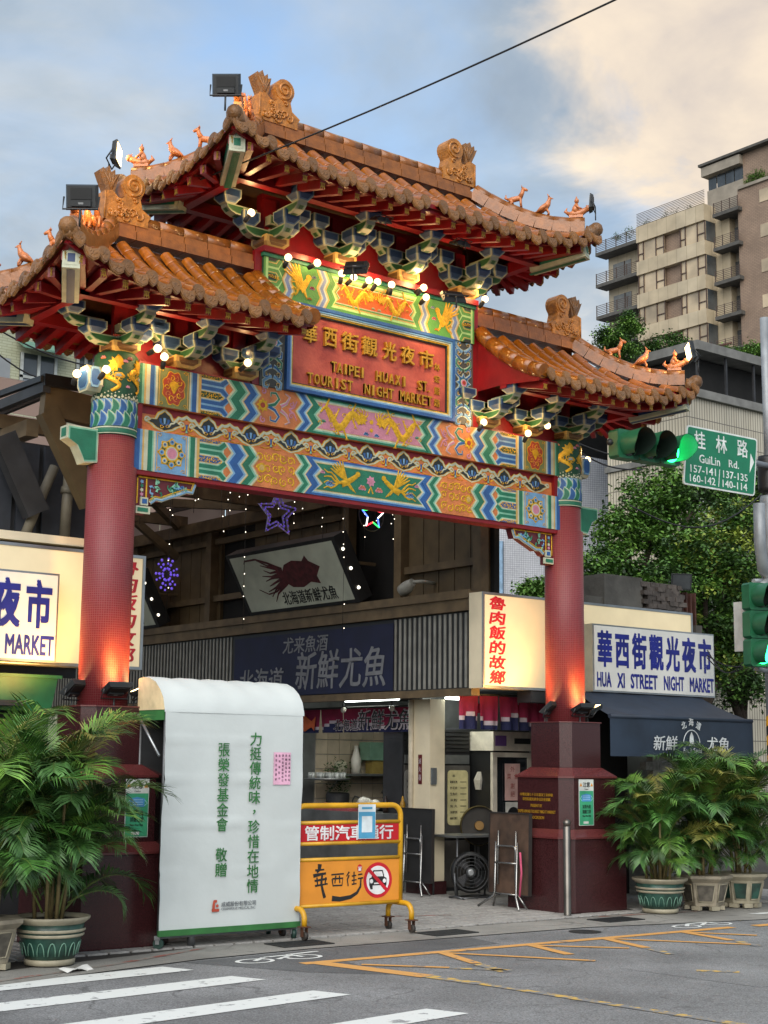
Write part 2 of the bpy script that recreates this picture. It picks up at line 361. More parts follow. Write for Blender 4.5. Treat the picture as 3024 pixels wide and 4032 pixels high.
def beam_paint(parent, z0, z1, y0, CA, CB, cLA, cLB, box_c, field_c, kind):
    """one painted beam face: both halves mirrored, from the column end to the middle"""
    hh = z1 - z0
    for sg in (1, -1):
        o = Orn(face_fn(y0, sg), sg < 0)
        for u0, u1, c in ((2.80, 2.72, CB), (2.72, 2.695, cLB), (2.695, 2.675, TAN), (2.675, 2.635, WHITE), (2.635, 2.59, CA), (2.59, 2.575, cLA), (2.575, 2.553, WHITE),
                          (2.206, 2.19, WHITE), (2.19, 2.175, cLA), (2.175, 2.125, CA), (2.125, 2.105, WHITE), (2.105, 2.075, TAN)): o.rect(u0, u1, z0, z1, c)
        o.rect(2.553, 2.206, z0, z1, box_c)
        cx, cz = 2.38, (z0 + z1) / 2
        for a, b in ((2.54, 2.532), (2.227, 2.219)): o.rect(a, b, z0 + .012, z1 - .012, TAN, .006)
        if kind == 'lower':
            o.flower(cx, cz, .155, 8, GOLD, .006, .2); o.flower(cx, cz, .142, 8, DGREEN, .008, .2); 
            for k in range(8): a = 2 * pi * k / 8; o.disc(cx + .105 * cos(a), cz + .105 * sin(a), .034, GOLD, .010); o.disc(cx + .108 * cos(a), cz + .108 * sin(a), .024, WHITE if k % 2 else LBLUE, .012); o.disc(cx + .11 * cos(a), cz + .11 * sin(a), .012, BLUE, .014)
            o.disc(cx, cz, .078, GOLD, .011, 16); o.disc(cx, cz, .066, WHITE, .013, 16); o.disc(cx, cz, .052, PINK, .015, 16); o.disc(cx, cz, .034, MAUVE, .017, 14)
        else:
            o.poly([(cx + .125 * (1 - .08 * cos(8 * t)) * cos(t), cz + .165 * (1 - .08 * cos(8 * t)) * sin(t)) for t in [2 * pi * k / 48 for k in range(48)]], GOLD, .006)
            o.poly([(cx + .115 * (1 - .08 * cos(8 * t)) * cos(t), cz + .155 * (1 - .08 * cos(8 * t)) * sin(t)) for t in [2 * pi * k / 48 for k in range(48)]], RUST, .008)
            for k in range(10): a = 2 * pi * k / 10; o.curl(cx + .07 * cos(a), cz + .1 * sin(a), .03, a, 1.1, .012, SALM if k % 2 else GOLD, .010)
            for k in range(9): a = pi * (.1 + .1 * k); o.rib([(cx, cz - .05), (cx + .05 * cos(a), cz + .02 + .05 * sin(a))], .012, .016, GOLD, .011)
        for du, dv in ((-1, -1), (1, -1), (1, 1), (-1, 1)): o.curl(cx + du * .13, cz + dv * hh * .42, .022, 0, 1, .008, GOLD, .006)
        # comb of pointed tabs
        o.rect(2.075, 1.80, z0, z1, WHITE, .003)
        t3 = hh / 2
        for k, (va, vb) in enumerate(((z0 - t3 * .5, z0 + t3 * .5), (z0 + t3 * .5, z1 - t3 * .5), (z1 - t3 * .5, z1 + t3 * .5))):
            vm = (va + vb) / 2
            for inset, c, hgt in ((0, cLA, .004), (.010, CA, .005), (.045, cLA, .006), (.053, WHITE, .007), (.062, TAN, .0075), (.068, BLUE if CA == GREEN else DGREEN, .008)):
                a, b = va + inset, vb - inset; tip = 1.72 + inset * 1.6; sh = 1.82 + inset * .9
                pts = [(2.075, a), (2.075, b), (sh, b), (tip, vm), (sh, a)]
                pts = [(u, min(z1, max(z0, v))) for u, v in pts]
                q = []
                for pnt in pts:
                    if not q or (abs(q[-1][0] - pnt[0]) + abs(q[-1][1] - pnt[1])) > 1e-5: q.append(pnt)
                if len(q) > 2: o.poly(q, c, hgt)
            if z0 < vm < z1:
                for j in range(9): o.curl(2.06 - j * .027, vm + (.012 if j % 2 else -.012), .020, j, .9, .010, GOLD, .010)
            else:
                e = z0 + .014 if vm <= z0 else z1 - .014
                for j in range(9): o.curl(2.06 - j * .026, e, .014, j, .8, .008, GOLD, .010)
        d = -.085
        b = [(1.80, WHITE), (1.775, cLB), (1.75, CB), (1.655, cLB), (1.63, WHITE), (1.61, TAN), (1.60, CA), (1.525, cLA), (1.50, WHITE), (1.475, TAN), (1.465, None)]
        for (ua, c), (ub, _) in zip(b, b[1:]): zstrip2(o, ua, ub, z0, z1, d, c, .009)
        # ornament field
        zstrip2(o, 1.465, .985, z0, z1, d, field_c, .004)
        if kind == 'lower':
            o.scrolls(1.42, .97, z0 + .03, z1 - .03, GOLD, seed=3)
            o.disc(1.36, cz, .05, GOLD, .008); o.disc(1.36, cz, .03, TAN, .011)
        else:
            o.flower(1.365, cz, .075, 8, GOLD, .008, .35); o.disc(1.365, cz, .028, RUST, .011)
            for sv in (1, -1):
                o.rib([(1.30, cz), (1.22, cz + sv * .03), (1.17, cz + sv * .09), (1.21, cz + sv * .145), (1.27, cz + sv * .14), (1.27, cz + sv * .10)], .05, .02, WHITE, .006)
                o.rib([(1.30, cz), (1.22, cz + sv * .03), (1.17, cz + sv * .09), (1.21, cz + sv * .145), (1.27, cz + sv * .14), (1.27, cz + sv * .10)], .032, .012, GREEN if sv > 0 else BLUE, .009)
                o.rib([(1.15, cz + sv * .02), (1.08, cz + sv * .06), (1.04, cz + sv * .13), (1.10, cz + sv * .16)], .045, .015, WHITE, .006)
                o.rib([(1.15, cz + sv * .02), (1.08, cz + sv * .06), (1.04, cz + sv * .13), (1.10, cz + sv * .16)], .028, .008, PINK, .009)
                o.curl(1.36, cz + sv * .145, .036, 1, 1.1, .02, PINK, .008, sv); o.curl(1.02, cz + sv * .06, .03, 2, 1.1, .018, MAUVE, .008, sv)
                o.rib([(1.05, cz), (.99, cz + sv * .03), (.955, cz + sv * .10)], .025, .012, MAUVE, .008)
        b = [(.985, TAN), (.975, WHITE), (.955, cLA), (.935, CA), (.88, cLA), (.86, WHITE), (.845, TAN), (.838, CB), (.785, None)]
        for (ua, c), (ub, _) in zip(b, b[1:]): zstrip2(o, ua, ub, z0, z1, d, c, .009)
        zstrip2(o, .785, .0, z0, z1, 0, CB, .003) if False else o.poly([(0, z0), *zig(.785, z0, z1, d), (0, z1)], CB, .0045)
        o.done('painted_ornament', parent)
    # middle field across both halves
    o = Orn(face_fn(y0))
    for ins, c, hgt in ((.022, cLB, .006), (.036, WHITE, .007), (.052, TAN, .008), (.058, {'lower': GREEN, 'upper': MAUVE, 'top': ORANGE}[kind], .009)):
        a, b = z0 + ins, z1 - ins; e = .785 - ins * 1.5
        o.poly([*zig(e, a, b, -.085), *[(-u, v) for u, v in zig(e, a, b, -.085)[::-1]]], c, hgt)
    cz = (z0 + z1) / 2; ih = hh - .12
    if kind == 'upper':
        o.dragon(-.36, cz, .60, ih * 1.25, GOLD, 1, .012); o.dragon(.36, cz, .60, ih * 1.25, GOLD, -1, .012)
        o.flower(0, cz + .03, .03, 6, GOLD, .012); o.flower(0, cz - .06, .025, 5, GOLD, .012)
        for u in (-.07, .07): o.cloud(u, z0 + .085, .024, LBLUE, BLUE, .012)
        for u in (-.62, .62): o.cloud(u, cz - .05, .02, GREEN, LGREEN, .012)
    else:
        o.phoenix(-.32, cz + .02, .62, ih * 1.35, GOLD, 1, .012); o.phoenix(.32, cz + .02, .62, ih * 1.35, GOLD, -1, .012)
        o.flower(0, cz + .03, .06, 7, PINK, .012); o.flower(0, cz + .03, .035, 6, MAUVE, .014); o.rib([(-.03, cz - .1), (0, cz - .03), (.03, cz - .1)], .02, .02, GOLD, .012)
        for sg in (-1, 1):
            o.cloud(sg * .11, cz - .055, .036, PINK, SALM, .012); o.cloud(sg * .52, cz - .06, .045, LBLUE, BLUE, .012); o.cloud(sg * .62, cz + .05, .022, PINK, None, .012)
    o.done('painted_ornament', parent)

# ---- plinths and columns
def octo(hw, ch): return [(-hw + ch, -hw), (hw - ch, -hw), (hw, -hw + ch), (hw, hw - ch), (hw - ch, hw), (-hw + ch, hw), (-hw, hw - ch), (-hw, -hw + ch)]
def loft(mb, secs, mi=0):
    n = len(secs[0][0]); b = len(mb.v)
    vs = [(x, y, z) for poly, z in secs for x, y in poly]; fs = [tuple(range(n - 1, -1, -1)), tuple((len(secs) - 1) * n + k for k in range(n))]
    for i in range(len(secs) - 1):
        for k in range(n): k2 = (k + 1) % n; fs.append((i * n + k, i * n + k2, (i + 1) * n + k2, (i + 1) * n + k))
    mb.add(vs, fs, mi)
def mosaic():
    m = bpy.data.materials.new('red_mosaic_tile'); m.use_nodes = True; t = m.node_tree; b = t.nodes['Principled BSDF']
    tcn = t.nodes.new('ShaderNodeTexCoord'); sp = t.nodes.new('ShaderNodeSeparateXYZ'); t.links.new(tcn.outputs['Object'], sp.inputs[0])
    a = t.nodes.new('ShaderNodeMath'); a.operation = 'ARCTAN2'; t.links.new(sp.outputs['Y'], a.inputs[0]); t.links.new(sp.outputs['X'], a.inputs[1])
    u = t.nodes.new('ShaderNodeMath'); u.operation = 'MULTIPLY'; u.inputs[1].default_value = .225; t.links.new(a.outputs[0], u.inputs[0])
    cb = t.nodes.new('ShaderNodeCombineXYZ'); t.links.new(u.outputs[0], cb.inputs[0]); t.links.new(sp.outputs['Z'], cb.inputs[1])
    br = t.nodes.new('ShaderNodeTexBrick'); br.offset = 0; br.inputs['Color1'].default_value = (*srgb('70161f'), 1); br.inputs['Color2'].default_value = (*srgb('7c1e28'), 1); br.inputs['Mortar'].default_value = (*srgb('824a4a'), 1)
    br.inputs['Scale'].default_value = 1; br.inputs['Brick Width'].default_value = .021; br.inputs['Row Height'].default_value = .021; br.inputs['Mortar Size'].default_value = .0026; br.inputs['Mortar Smooth'].default_value = .2
    t.links.new(cb.outputs[0], br.inputs['Vector']); t.links.new(br.outputs['Color'], b.inputs['Base Color'])
    bp = t.nodes.new('ShaderNodeBump'); bp.inputs['Strength'].default_value = .5; bp.inputs['Distance'].default_value = .004; bp.invert = True; t.links.new(br.outputs['Fac'], bp.inputs['Height']); t.links.new(bp.outputs[0], b.inputs['Normal'])
    b.inputs['Roughness'].default_value = .5
    return m
M_MOS = mosaic()
M_GOLDT = mat('gold_lettering', 'c69a2e', rough=.35, metal=.5, var=.2, scale=30)
for sg in (-1, 1):
    cx = 2.94 * sg
    c = MB().lathe([(.225, 2.05), (.225, 4.245), (.2, 4.25), (.2, 4.53)], 40).build('column', M_MOS, gate, loc=(cx, 0, 0))
    MB().lathe([(.205, 4.528), (.214, 4.535), (.214, 4.60), (.205, 4.605)], 32, mi=0).build('collar', PAL[GREEN], c)
    MB().lathe([(.216, 4.532), (.217, 4.54)], 32, cap=False).lathe([(.2165, 4.585), (.216, 4.598)], 32, cap=False).build('collar_line', PAL[WHITE], c)
    MB().lathe([(.205, 4.602), (.205, 5.29), (.18, 5.32)], 32).build('capital', PAL[DGREEN], c)
    r = .206
    o = Orn(lambda u, v, h, r=r: ((r + h) * sin(u / r), -(r + h) * cos(u / r), v))
    n = 18; du = 2 * pi * r / n
    o.m.lathe([(r + .001, 4.602), (r + .001, 4.86)], 36, mi=LBLUE, cap=False)
    for row in (1, 0):
        for k in range(n):
            u = (k + .5 * row) * du; v = 4.605 + row * .115
            for sc, cc, hgt in ((1, WHITE, .004 + .006 * (1 - row)), (.82, LBLUE if k % 2 else LGREEN, .006 + .006 * (1 - row)), (.62, BLUE if k % 2 else GREEN, .008 + .006 * (1 - row))):
                wv = du * .60 * sc; ht = .15 * (.75 + .25 * sc); L_ = []; R_2 = []
                for i in range(7):
                    t = i / 6; off = .022 * sin(pi * t * 1.2 - .3); ww = wv * (1 - t ** 4)
                    L_.append((u + off - ww, v + ht * t)); R_2.append((u + off + ww, v + ht * t))
                o.poly(R_2[:] + L_[::-1], cc, hgt)
    for k in range(40): o.disc(k * 2 * pi * r / 40, 4.87 + .012 * (k % 2) , .012, WHITE, .012, 6); o.disc(k * 2 * pi * r / 40, 4.90 + .012 * (k % 3), .007, WHITE, .006, 5)
    for base in (-.5, .45, 1.1):
        u = base * r * 1.3
        o.rib([(u + .07 * sin(9 * t), 4.93 + .32 * t) for t in [i / 20 for i in range(21)]], .03, .07, GOLD, .006, .016)
        o.flower(u + .03, 5.19, .075, 9, GOLD, .012, .4)
        for k in range(12): a = k * 2.4; o.curl(u + .09 * cos(a), 5.07 + .13 * sin(a * 1.3), .026, a, 1, .012, GOLD, .008)
        o.cloud(u - .09, 5.25, .02, SALM, PINK, .008); o.cloud(u + .12, 5.22, .018, PINK, None, .008); o.cloud(u - .1, 4.98, .016, PINK, None, .008); o.cloud(u + .06, 5.08, .02, LBLUE, WHITE, .014)
    o.done('dragon_relief', c)
    # beam ends that pass through the column to the outside
    wg = MB(); pf = [(.19, 4.26), (.32, 4.245), (.345, 4.30), (.40, 4.40), (.50, 4.455), (.50, 4.575), (.19, 4.575)]
    f2 = lambda u, v, h: (sg * u, h, v)
    q = [(u, v) for u, v in pf]; q = q if sg < 0 else q[::-1]
    wg.prism(q, f2, -.075, .075, 0)
    def ins(poly, k): mx_ = sum(u for u, v in poly) / len(poly); mz_ = sum(v for u, v in poly) / len(poly); return [(mx_ + (u - mx_) * k, mz_ + (v - mz_) * k) for u, v in poly]
    for hgt, k, mi in ((-.078, .93, 1), (-.081, .84, 2)):
        q = ins(pf, k); q = q if sg > 0 else q[::-1]
        wg.prism(q, lambda u, v, h: (sg * u, h, v), -.07, hgt, mi, back=False)
    wg.box(*(sorted((sg * .499, sg * .504))), -.045, .045, 4.475, 4.555, 2)
    for k in range(5):
        u0, v0 = pf[1 + k % 4]
    wg.build('beam_end', [PAL[WHITE], PAL[LGREEN], PAL[GREEN]], c)
    bl = MB(); hx = [(-.07, -.11), (.07, -.11), (.12, -.05), (.12, .08), (.07, .13), (-.07, .13), (-.12, .08), (-.12, -.05)]
    for rr_, mi, hgt in ((1, 0, .14), (.8, 1, .144), (.64, 2, .147)):
        bl.prism([(a * rr_, b * rr_) for a, b in hx][::-1] if sg > 0 else [(a * rr_, b * rr_) for a, b in hx], lambda u, v, h: (sg * (.19 + h), u, 5.03 + v), 0, hgt, mi)
    for rr_, mi, hgt in ((.80, 1, -.123), (.62, 2, -.126)): bl.prism([(sg * (.27 + a * rr_ * .55), 5.04 + b * rr_) for a, b in hx], lambda u, v, h: (u, h, v), -.10, hgt, mi, back=False)
    bl.build('blue_block', [PAL[WHITE], PAL[LBLUE], PAL[BLUE]], c)
    # granite plinth: three chamfered blocks with sloping ledges
    pl = MB()
    loft(pl, [(octo(.53, .13), 0), (octo(.53, .13), .775)])
    loft(pl, [(octo(.55, .135), .78), (octo(.55, .135), .80), (octo(.455, .12), .88)], 1)
    loft(pl, [(octo(.445, .12), .882), (octo(.445, .12), 1.43)])
    loft(pl, [(octo(.465, .125), 1.432), (octo(.465, .125), 1.452), (octo(.335, .1), 1.545)], 1)
    loft(pl, [(octo(.325, .10), 1.547), (octo(.325, .10), 2.04)])
    loft(pl, [(octo(.337, .10), 2.042), (octo(.337, .10), 2.055)], 1)
    P = pl.build('plinth', [M_GRAN, M_GRANL], gate, loc=(cx, 0, 0))
    if sg > 0:
        for s_, zc, hh_, ww in (('中華民國七十六年歲次丁卯仲秋', 1.245, .035, .52), ('華西街觀光夜市自治會捐獻', 1.195, .035, .44), ('PRESENT BY', 1.125, .033, .18), ('TAIPEI HWASI TOURIST NIGHT MARKET', 1.06, .033, .60), ('ASSOCIATION', .995, .033, .24)):
            put_text(s_, M_GOLDT, P, (-.4465, .02, zc), (0, -1, 0), (0, 0, 1), w=ww, h=hh_, ext=.002, off=.01)

# ---- beams
BY = -.105
for z0, z1, nm in ((4.246, 4.634, 'lower'), (4.88, 5.264, 'upper')):
    b = MB().box(-2.80, 2.80, BY, -BY, z0, z1).build('beam', PAL[SALM], gate)
    if nm == 'lower': beam_paint(b, z0, z1, BY, GREEN, BLUE, LGREEN, LBLUE, SKYB, SALM, 'lower')
    else: beam_paint(b, z0, z1, BY, BLUE, GREEN, LBLUE, LGREEN, OLIVE, SALM, 'upper')
MB().box(-2.75, 2.75, -.098, .098, 4.205, 4.245).build('beam_soffit', M_RED, gate)
fz = MB().box(-2.74, 2.74, -.045, .045, 4.635, 4.879).build('frieze', M_RED, gate)
for sg in (-1, 1): MB().box(*sorted((sg * 2.70, sg * 2.795)), -.098, .098, 4.636, 4.878).build('frieze_post', M_RED, fz)
o = Orn(face_fn(-.045)); o.rect(-2.70, 2.70, 4.636, 4.80, SALM, .004); nun = 11; un = 5.36 / nun
for k in range(nun):
    u = -2.68 + (k + .5) * un; zc = 4.735
    def lobe(r): return [(u + r * a, zc + r * b) for a, b in ((-.21, .0), (-.15, -.02), (-.10, -.055), (0, -.085), (.10, -.055), (.15, -.02), (.21, 0), (.17, .03), (.10, .035), (.07, .09), (.03, .115), (0, .14), (-.03, .115), (-.07, .09), (-.10, .035), (-.17, .03))]
    for r, c, hgt in ((1.1, GOLD, .006), (1.02, WHITE, .008), (.86, GOLD, .010), (.8, BLACK, .011)): o.poly(lobe(r), c, hgt)
    for sv in (-1, 1): o.rib([(u + sv * .012, zc - .02), (u + sv * .04, zc + .0), (u + sv * .045, zc + .04)], .016, .03, BLUE if True else 0, .013); o.curl(u + sv * .03, zc - .03, .022, 0, 1, .01, GOLD, .013, sv); o.curl(u + sv * .19, zc + .01, .034, pi if sv > 0 else 0, 1.1, .018, WHITE, .011, -sv)
    o.rib([(u, zc - .01), (u, zc + .05)], .016, .03, LBLUE, .014)
    if k < nun - 1:
        m_ = u + un / 2
        for c, ww, hgt in ((GOLD, .042, .006), (WHITE, .028, .009)): o.rib([(m_ + .20 * t, zc + .085 - .12 * t * t + .012 * cos(14 * t)) for t in lin(-1, 1, 15)], ww, ww, c, hgt)
        o.flower(m_, zc - .02, .052, 5, RUST, .007, .4)
        for sv in (-1, 1): o.curl(m_ + sv * .045, zc - .015, .036, 1.5, 1.1, .016, GOLD, .009, sv); o.rib([(m_ + sv * .02, zc - .07), (m_ + sv * .07, zc - .08), (m_ + sv * .12, zc - .072)], .012, .006, GOLD, .008)
        o.rib([(m_, zc - .05), (m_, zc + .02)], .012, .03, BLUE, .011); o.rib([(m_, zc - .06), (m_, zc - .03)], .03, .012, LGREEN, .012)
o.done('painted_ornament', fz)
# carved corner brackets under the beam
for sg in (-1, 1):
    f2 = lambda u, v, h: (sg * u, h, v); cb = MB()
    pf = [(2.71, 4.203), (2.06, 4.203), (2.10, 4.09), (2.17, 4.10), (2.25, 4.06), (2.35, 4.02), (2.44, 3.98), (2.50, 3.99), (2.55, 3.94), (2.60, 3.93), (2.60, 3.84), (2.71, 3.84)]
    q = pf if sg < 0 else pf[::-1]; cb.prism(q[::-1] if False else q, f2, -.045, .045, 0)
    B = cb.build('corner_bracket', mat('maroon_carving', '5a1a22', rough=.5, var=.2), gate)
    o = Orn(lambda u, v, h: (sg * u, -.045 - h, v), sg < 0)
    edge = [(2.08, 4.19), (2.11, 4.105), (2.17, 4.11), (2.25, 4.075), (2.35, 4.035), (2.44, 3.995), (2.50, 4.0), (2.56, 3.955)]
    o.rib(edge, .045, .04, WHITE, .004); o.rib([(u + .01, v + .022) for u, v in edge], .012, .012, GOLD, .012); o.rib([(u - .004, v - .004) for u, v in edge], .016, .016, LBLUE, .013)
    o.rib([(2.08, 4.193), (2.69, 4.193)], .016, .016, GOLD, .006); o.rib([(2.60, 4.18), (2.60, 3.94)], .016, .016, GOLD, .006); o.rib([(2.695, 4.18), (2.695, 3.94)], .014, .014, GOLD, .006)
    rr = random.Random(4)
    for k in range(26):
        u = rr.uniform(2.18, 2.57); lim = 4.15 - (u - 2.15) * .32; v = rr.uniform(lim, 4.165); a = rr.uniform(0, 6)
        o.rib([(u, v), (u + .03 * cos(a), v + .03 * sin(a)), (u + .05 * cos(a + .6), v + .05 * sin(a + .6))], .03, .006, rr.choice((GREEN, LBLUE, LGREEN, BLUE)), .006, .018)
    for k in range(5): o.flower(2.648, 3.99 + .04 * k, .02, 5, (LBLUE, PINK, WHITE, GREEN, LBLUE)[k], .006)
    for s0, s1, z0, z1, c, hgt in ((2.585, 2.665, 3.925, 4.0, WHITE, .02), (2.60, 2.65, 3.94, 3.985, BLUE, .024), (2.56, 2.71, 3.845, 3.915, WHITE, .018), (2.585, 2.695, 3.862, 3.9, GREEN, .022)): o.rect(s0, s1, z0, z1, c, hgt)
    o.done('carved_relief', B)

# ---- name board with its frame, side scrolls and painted head panel
SB = MB().box(-1.12, 1.12, -.10, .10, 5.268, 6.20).build('name_board', mat('weathered_red_plaster', 'a8423a', rough=.7, var=.25, scale=3.5, bump=.5, bscale=14, dirt=.1, col2='c05a48'), gate)
for ins, w_, yf, mi in ((0, .035, -.165, BLUE), (.035, .02, -.155, SKYB), (.055, .016, -.145, WHITE), (.071, .014, -.135, GOLD), (.085, .012, -.125, BLACK)):
    x0, x1, z0, z1 = -1.12 + ins, 1.12 - ins, 5.268 + ins, 6.20 - ins; m = MB()
    m.box(x0, x1, yf, -.102, z0, z0 + w_); m.box(x0, x1, yf, -.102, z1 - w_, z1); m.box(x0, x0 + w_, yf, -.102, z0 + w_, z1 - w_); m.box(x1 - w_, x1, yf, -.102, z0 + w_, z1 - w_)
    m.build('frame', PAL[mi], SB)
M_GL = mat('raised_gold_letter', 'cf9a34', rough=.32, metal=.55, var=.15, scale=20, bump=.2, bscale=60)
for ch, u0, u1 in zip('華西街觀光夜市', (-.895, -.645, -.418, -.151, .136, .378, .639), (-.735, -.48, -.20, .05, .312, .564, .836)):
    put_text(ch, M_GL, SB, ((u0 + u1) / 2, -.103, 5.91), name='raised_character', w=u1 - u0 - .005, h=.195, ext=.035, off=.016, wob=.010)
for s_, u0, u1, zc in (('TAIPEI', -.545, -.10, 5.61), ('HUAXI', .035, .47, 5.61), ('ST.', .615, .815, 5.605), ('TOURIST', -.85, -.255, 5.442), ('NIGHT', -.115, .29, 5.445), ('MARKET', .365, .82, 5.45)):
    k = len(s_); step = (u1 - u0) / k
    for i, ch in enumerate(s_):
        hh = .108; wd = {'I': .022, '.': .02, 'M': .085, 'N': .068, 'T': .066}.get(ch, .062)
        if ch == '.': put_text(ch, M_GL, SB, (u0 + step * (i + .35), -.103, zc - hh * .42), name='raised_letter', w=.02, h=.02, ext=.03); continue
        put_text(ch, M_GL, SB, (u0 + step * (i + .5), -.103, zc), name='raised_letter', w=min(wd, step * .85) if ch != 'I' else wd, h=hh, ext=.03, off=.014)
for i, ch in enumerate('林宏熙題'): put_text(ch, M_GL, SB, (.90, -.103, 5.855 - i * .135), name='raised_character', w=.075, h=.08, ext=.012, off=.012, wob=.03)
for sg in (-1, 1):
    sp_ = MB().box(*sorted((sg * 1.122, sg * 1.415)), -.12, .12, 5.268, 6.20).build('scroll_panel', mat('grey_scroll_ground', '4b4c48', rough=.7, var=.2), gate)
    o = Orn(lambda u, v, h: (sg * 1.268 + u, -.12 - h, v))
    for k in range(4):
        for sv in (-1, 1):
            zc = 5.734 + sv * (.1 + .105 * k)
            for su in (-1, 1):
                c1 = (BLUE, GREEN, BLUE, LBLUE)[k]
                pth = [(su * .012, zc - sv * .06), (su * .05, zc - sv * .045), (su * .105, zc), (su * .10, zc + sv * .055), (su * .06, zc + sv * .06), (su * .045, zc + sv * .03)]
                o.rib(pth, .05, .03, WHITE, .004); o.rib(pth, .034, .018, (LBLUE, LGREEN, LBLUE, LBLUE)[k], .007); o.rib(pth, .016, .008, c1, .012); o.curl(su * .065, zc + sv * .02, .028, 0, .8, .012, TAN, .010, su)
    for r, c, hgt, n in ((.115, WHITE, .010, 8), (.105, LBLUE, .012, 8), (.085, BLUE, .014, 8), (.065, GREEN, .016, 8)): o.flower(0, 5.734, r, n, c, hgt, .35)
    for r, c, hgt in ((.045, WHITE, .018), (.038, PINK, .02), (.024, RUST, .022)): o.disc(0, 5.734, r, c, hgt, 14)
    o.done('painted_scroll', sp_)
HP = MB().box(-1.415, 1.415, -.14, .14, 6.203, 6.60).build('head_panel', PAL[DGREEN], gate)
M_HG = paint('leaf_green', '4d8a3e')
PAL2 = list(PAL); PAL2[GREEN] = M_HG; PAL2[LGREEN] = paint('pale_leaf', 'a9cf84'); PAL2[SALM] = M_HG; PAL2[LBLUE] = PAL[WHITE]; PAL2[BLUE] = paint('slate_blue', '6f83ad')
o = Orn(face_fn(-.14)); z0, z1 = 6.203, 6.60; cz = 6.40
o.rect(-1.415, 1.415, z0, z1, GREEN, .003)
for sg in (-1, 1):
    o.fn = face_fn(-.14, sg); o.flip = sg < 0
    o.rect(1.39, 1.36, z0, z1, LGREEN, .004)
    for va, vb in ((z0 - .1, z0 + .1), (z0 + .1, z1 - .1), (z1 - .1, z1 + .1)):
        vm = (va + vb) / 2
        for ins, c, hgt in ((0, LGREEN, .004), (.012, GREEN, .006), (.045, TAN, .007), (.055, GREEN, .008), (.065, BLACK, .009)):
            a, b = max(z0, va + ins), min(z1, vb - ins); tip = 1.17 + ins * 1.2; sh = 1.23 + ins * .7
            pts = [(1.36, a), (1.36, b), (sh, b), (tip, min(z1, max(z0, vm))), (sh, a)]; q = []
            for pnt in pts:
                if not q or (abs(q[-1][0] - pnt[0]) + abs(q[-1][1] - pnt[1])) > 1e-5: q.append(pnt)
            if b > a and len(q) > 2: o.poly(q, c, hgt)
        if z0 < vm < z1:
            for j in range(5): o.curl(1.34 - j * .025, vm, .018, j, 1, .01, GOLD, .011)
    b = [(1.20, TAN), (1.185, WHITE), (1.165, BLUE), (1.12, WHITE), (1.10, TAN), (1.085, GOLD), (1.078, GREEN), (.77, GOLD), (.763, TAN), (.745, WHITE), (.725, BLUE), (.685, WHITE), (.665, TAN), (.645, GREEN), (.59, None)]
    for (ua, c), (ub, _) in zip(b, b[1:]): zstrip2(o, ua, ub, z0, z1, -.05, c, .010)
    o.phoenix(.94, cz + .01, .30, .42, GOLD, -1, .013); o.cloud(.80, cz + .1, .022, WHITE, BLUE, .013); o.cloud(.82, cz - .02, .024, PINK, RED, .013); o.cloud(.85, cz - .14, .022, SALM, ORANGE, .013)
o.fn = face_fn(-.14); o.flip = False
for ins, c, hgt in ((.0, GREEN, .012), (.03, LGREEN, .013), (.055, TAN, .014), (.07, GREEN, .015), (.085, WHITE, .016), (.095, ORANGE, .017)):
    a, b = z0 + ins, z1 - ins; e = .60 - ins * .9; q = zig(e, a, b, -.05)
    o.poly([*q, *[(-u, v) for u, v in q[::-1]]], c, hgt)
o.dragon(-.24, cz, .44, .26, GOLD, 1, .020); o.dragon(.24, cz, .44, .26, GOLD, -1, .020); o.cloud(-.03, cz - .08, .018, GREEN, WHITE, .02); o.cloud(.05, cz - .085, .018, GREEN, WHITE, .02); o.flower(0, cz + .04, .025, 6, GOLD, .02)
o.m.build('painted_ornament', PAL2, HP)
MB().box(-1.43, 1.43, -.16, .16, 6.602, 6.64).build('cap_rail', PAL[GREEN], gate)
for sg in (-1, 1):
    MB().box(*sorted((sg * 1.417, sg * 1.50)), -.11, .11, 5.27, 6.66).build('side_post', M_RED, gate)
MB().box(-1.36, 1.36, .0, .10, 6.642, 7.32).build('back_wall', M_RED, gate)
for sg in (-1, 1): MB().box(*sorted((sg * 1.505, sg * 2.92)), .0, .10, 5.27, 5.80).build('back_wall', M_RED, gate)

# ---- bracket sets
def block_mesh():                        # cup-shaped block, white edges and blue faces
    m = MB(); w1, w0 = .10, .055; secs = [(-.0, w0), (.06, w1), (.15, w1)]
    loft(m, [([(-w_, -w_), (w_, -w_), (w_, w_), (-w_, w_)], z) for z, w_ in secs])
    for k in range(4):
        a = k * pi / 2; ca, sa = cos(a), sin(a)
        for s_, mi, off in ((.86, 1, .003), (.72, 2, .005)):
            pts = []
            for u, z in ((-w0, 0), (w0, 0), (w1, .06), (w1, .15), (-w1, .15), (-w1, .06)):
                uu = u * s_; zz = .08 + (z - .08) * s_; ww = w0 + (w1 - w0) * min(1, zz / .06) + off
                pts.append((uu * ca + ww * sa, uu * sa - ww * ca, zz))
            m.add(pts, [(0, 1, 2, 5), (5, 2, 3, 4)], mi)
    return m.mesh('block', [mat('bracket_edge', '989c88', rough=.5, var=.15), mat('bracket_grey_blue', '4c6480', rough=.5), mat('bracket_blue', '1c3458', rough=.5, var=.2)])
BLOCK = block_mesh()
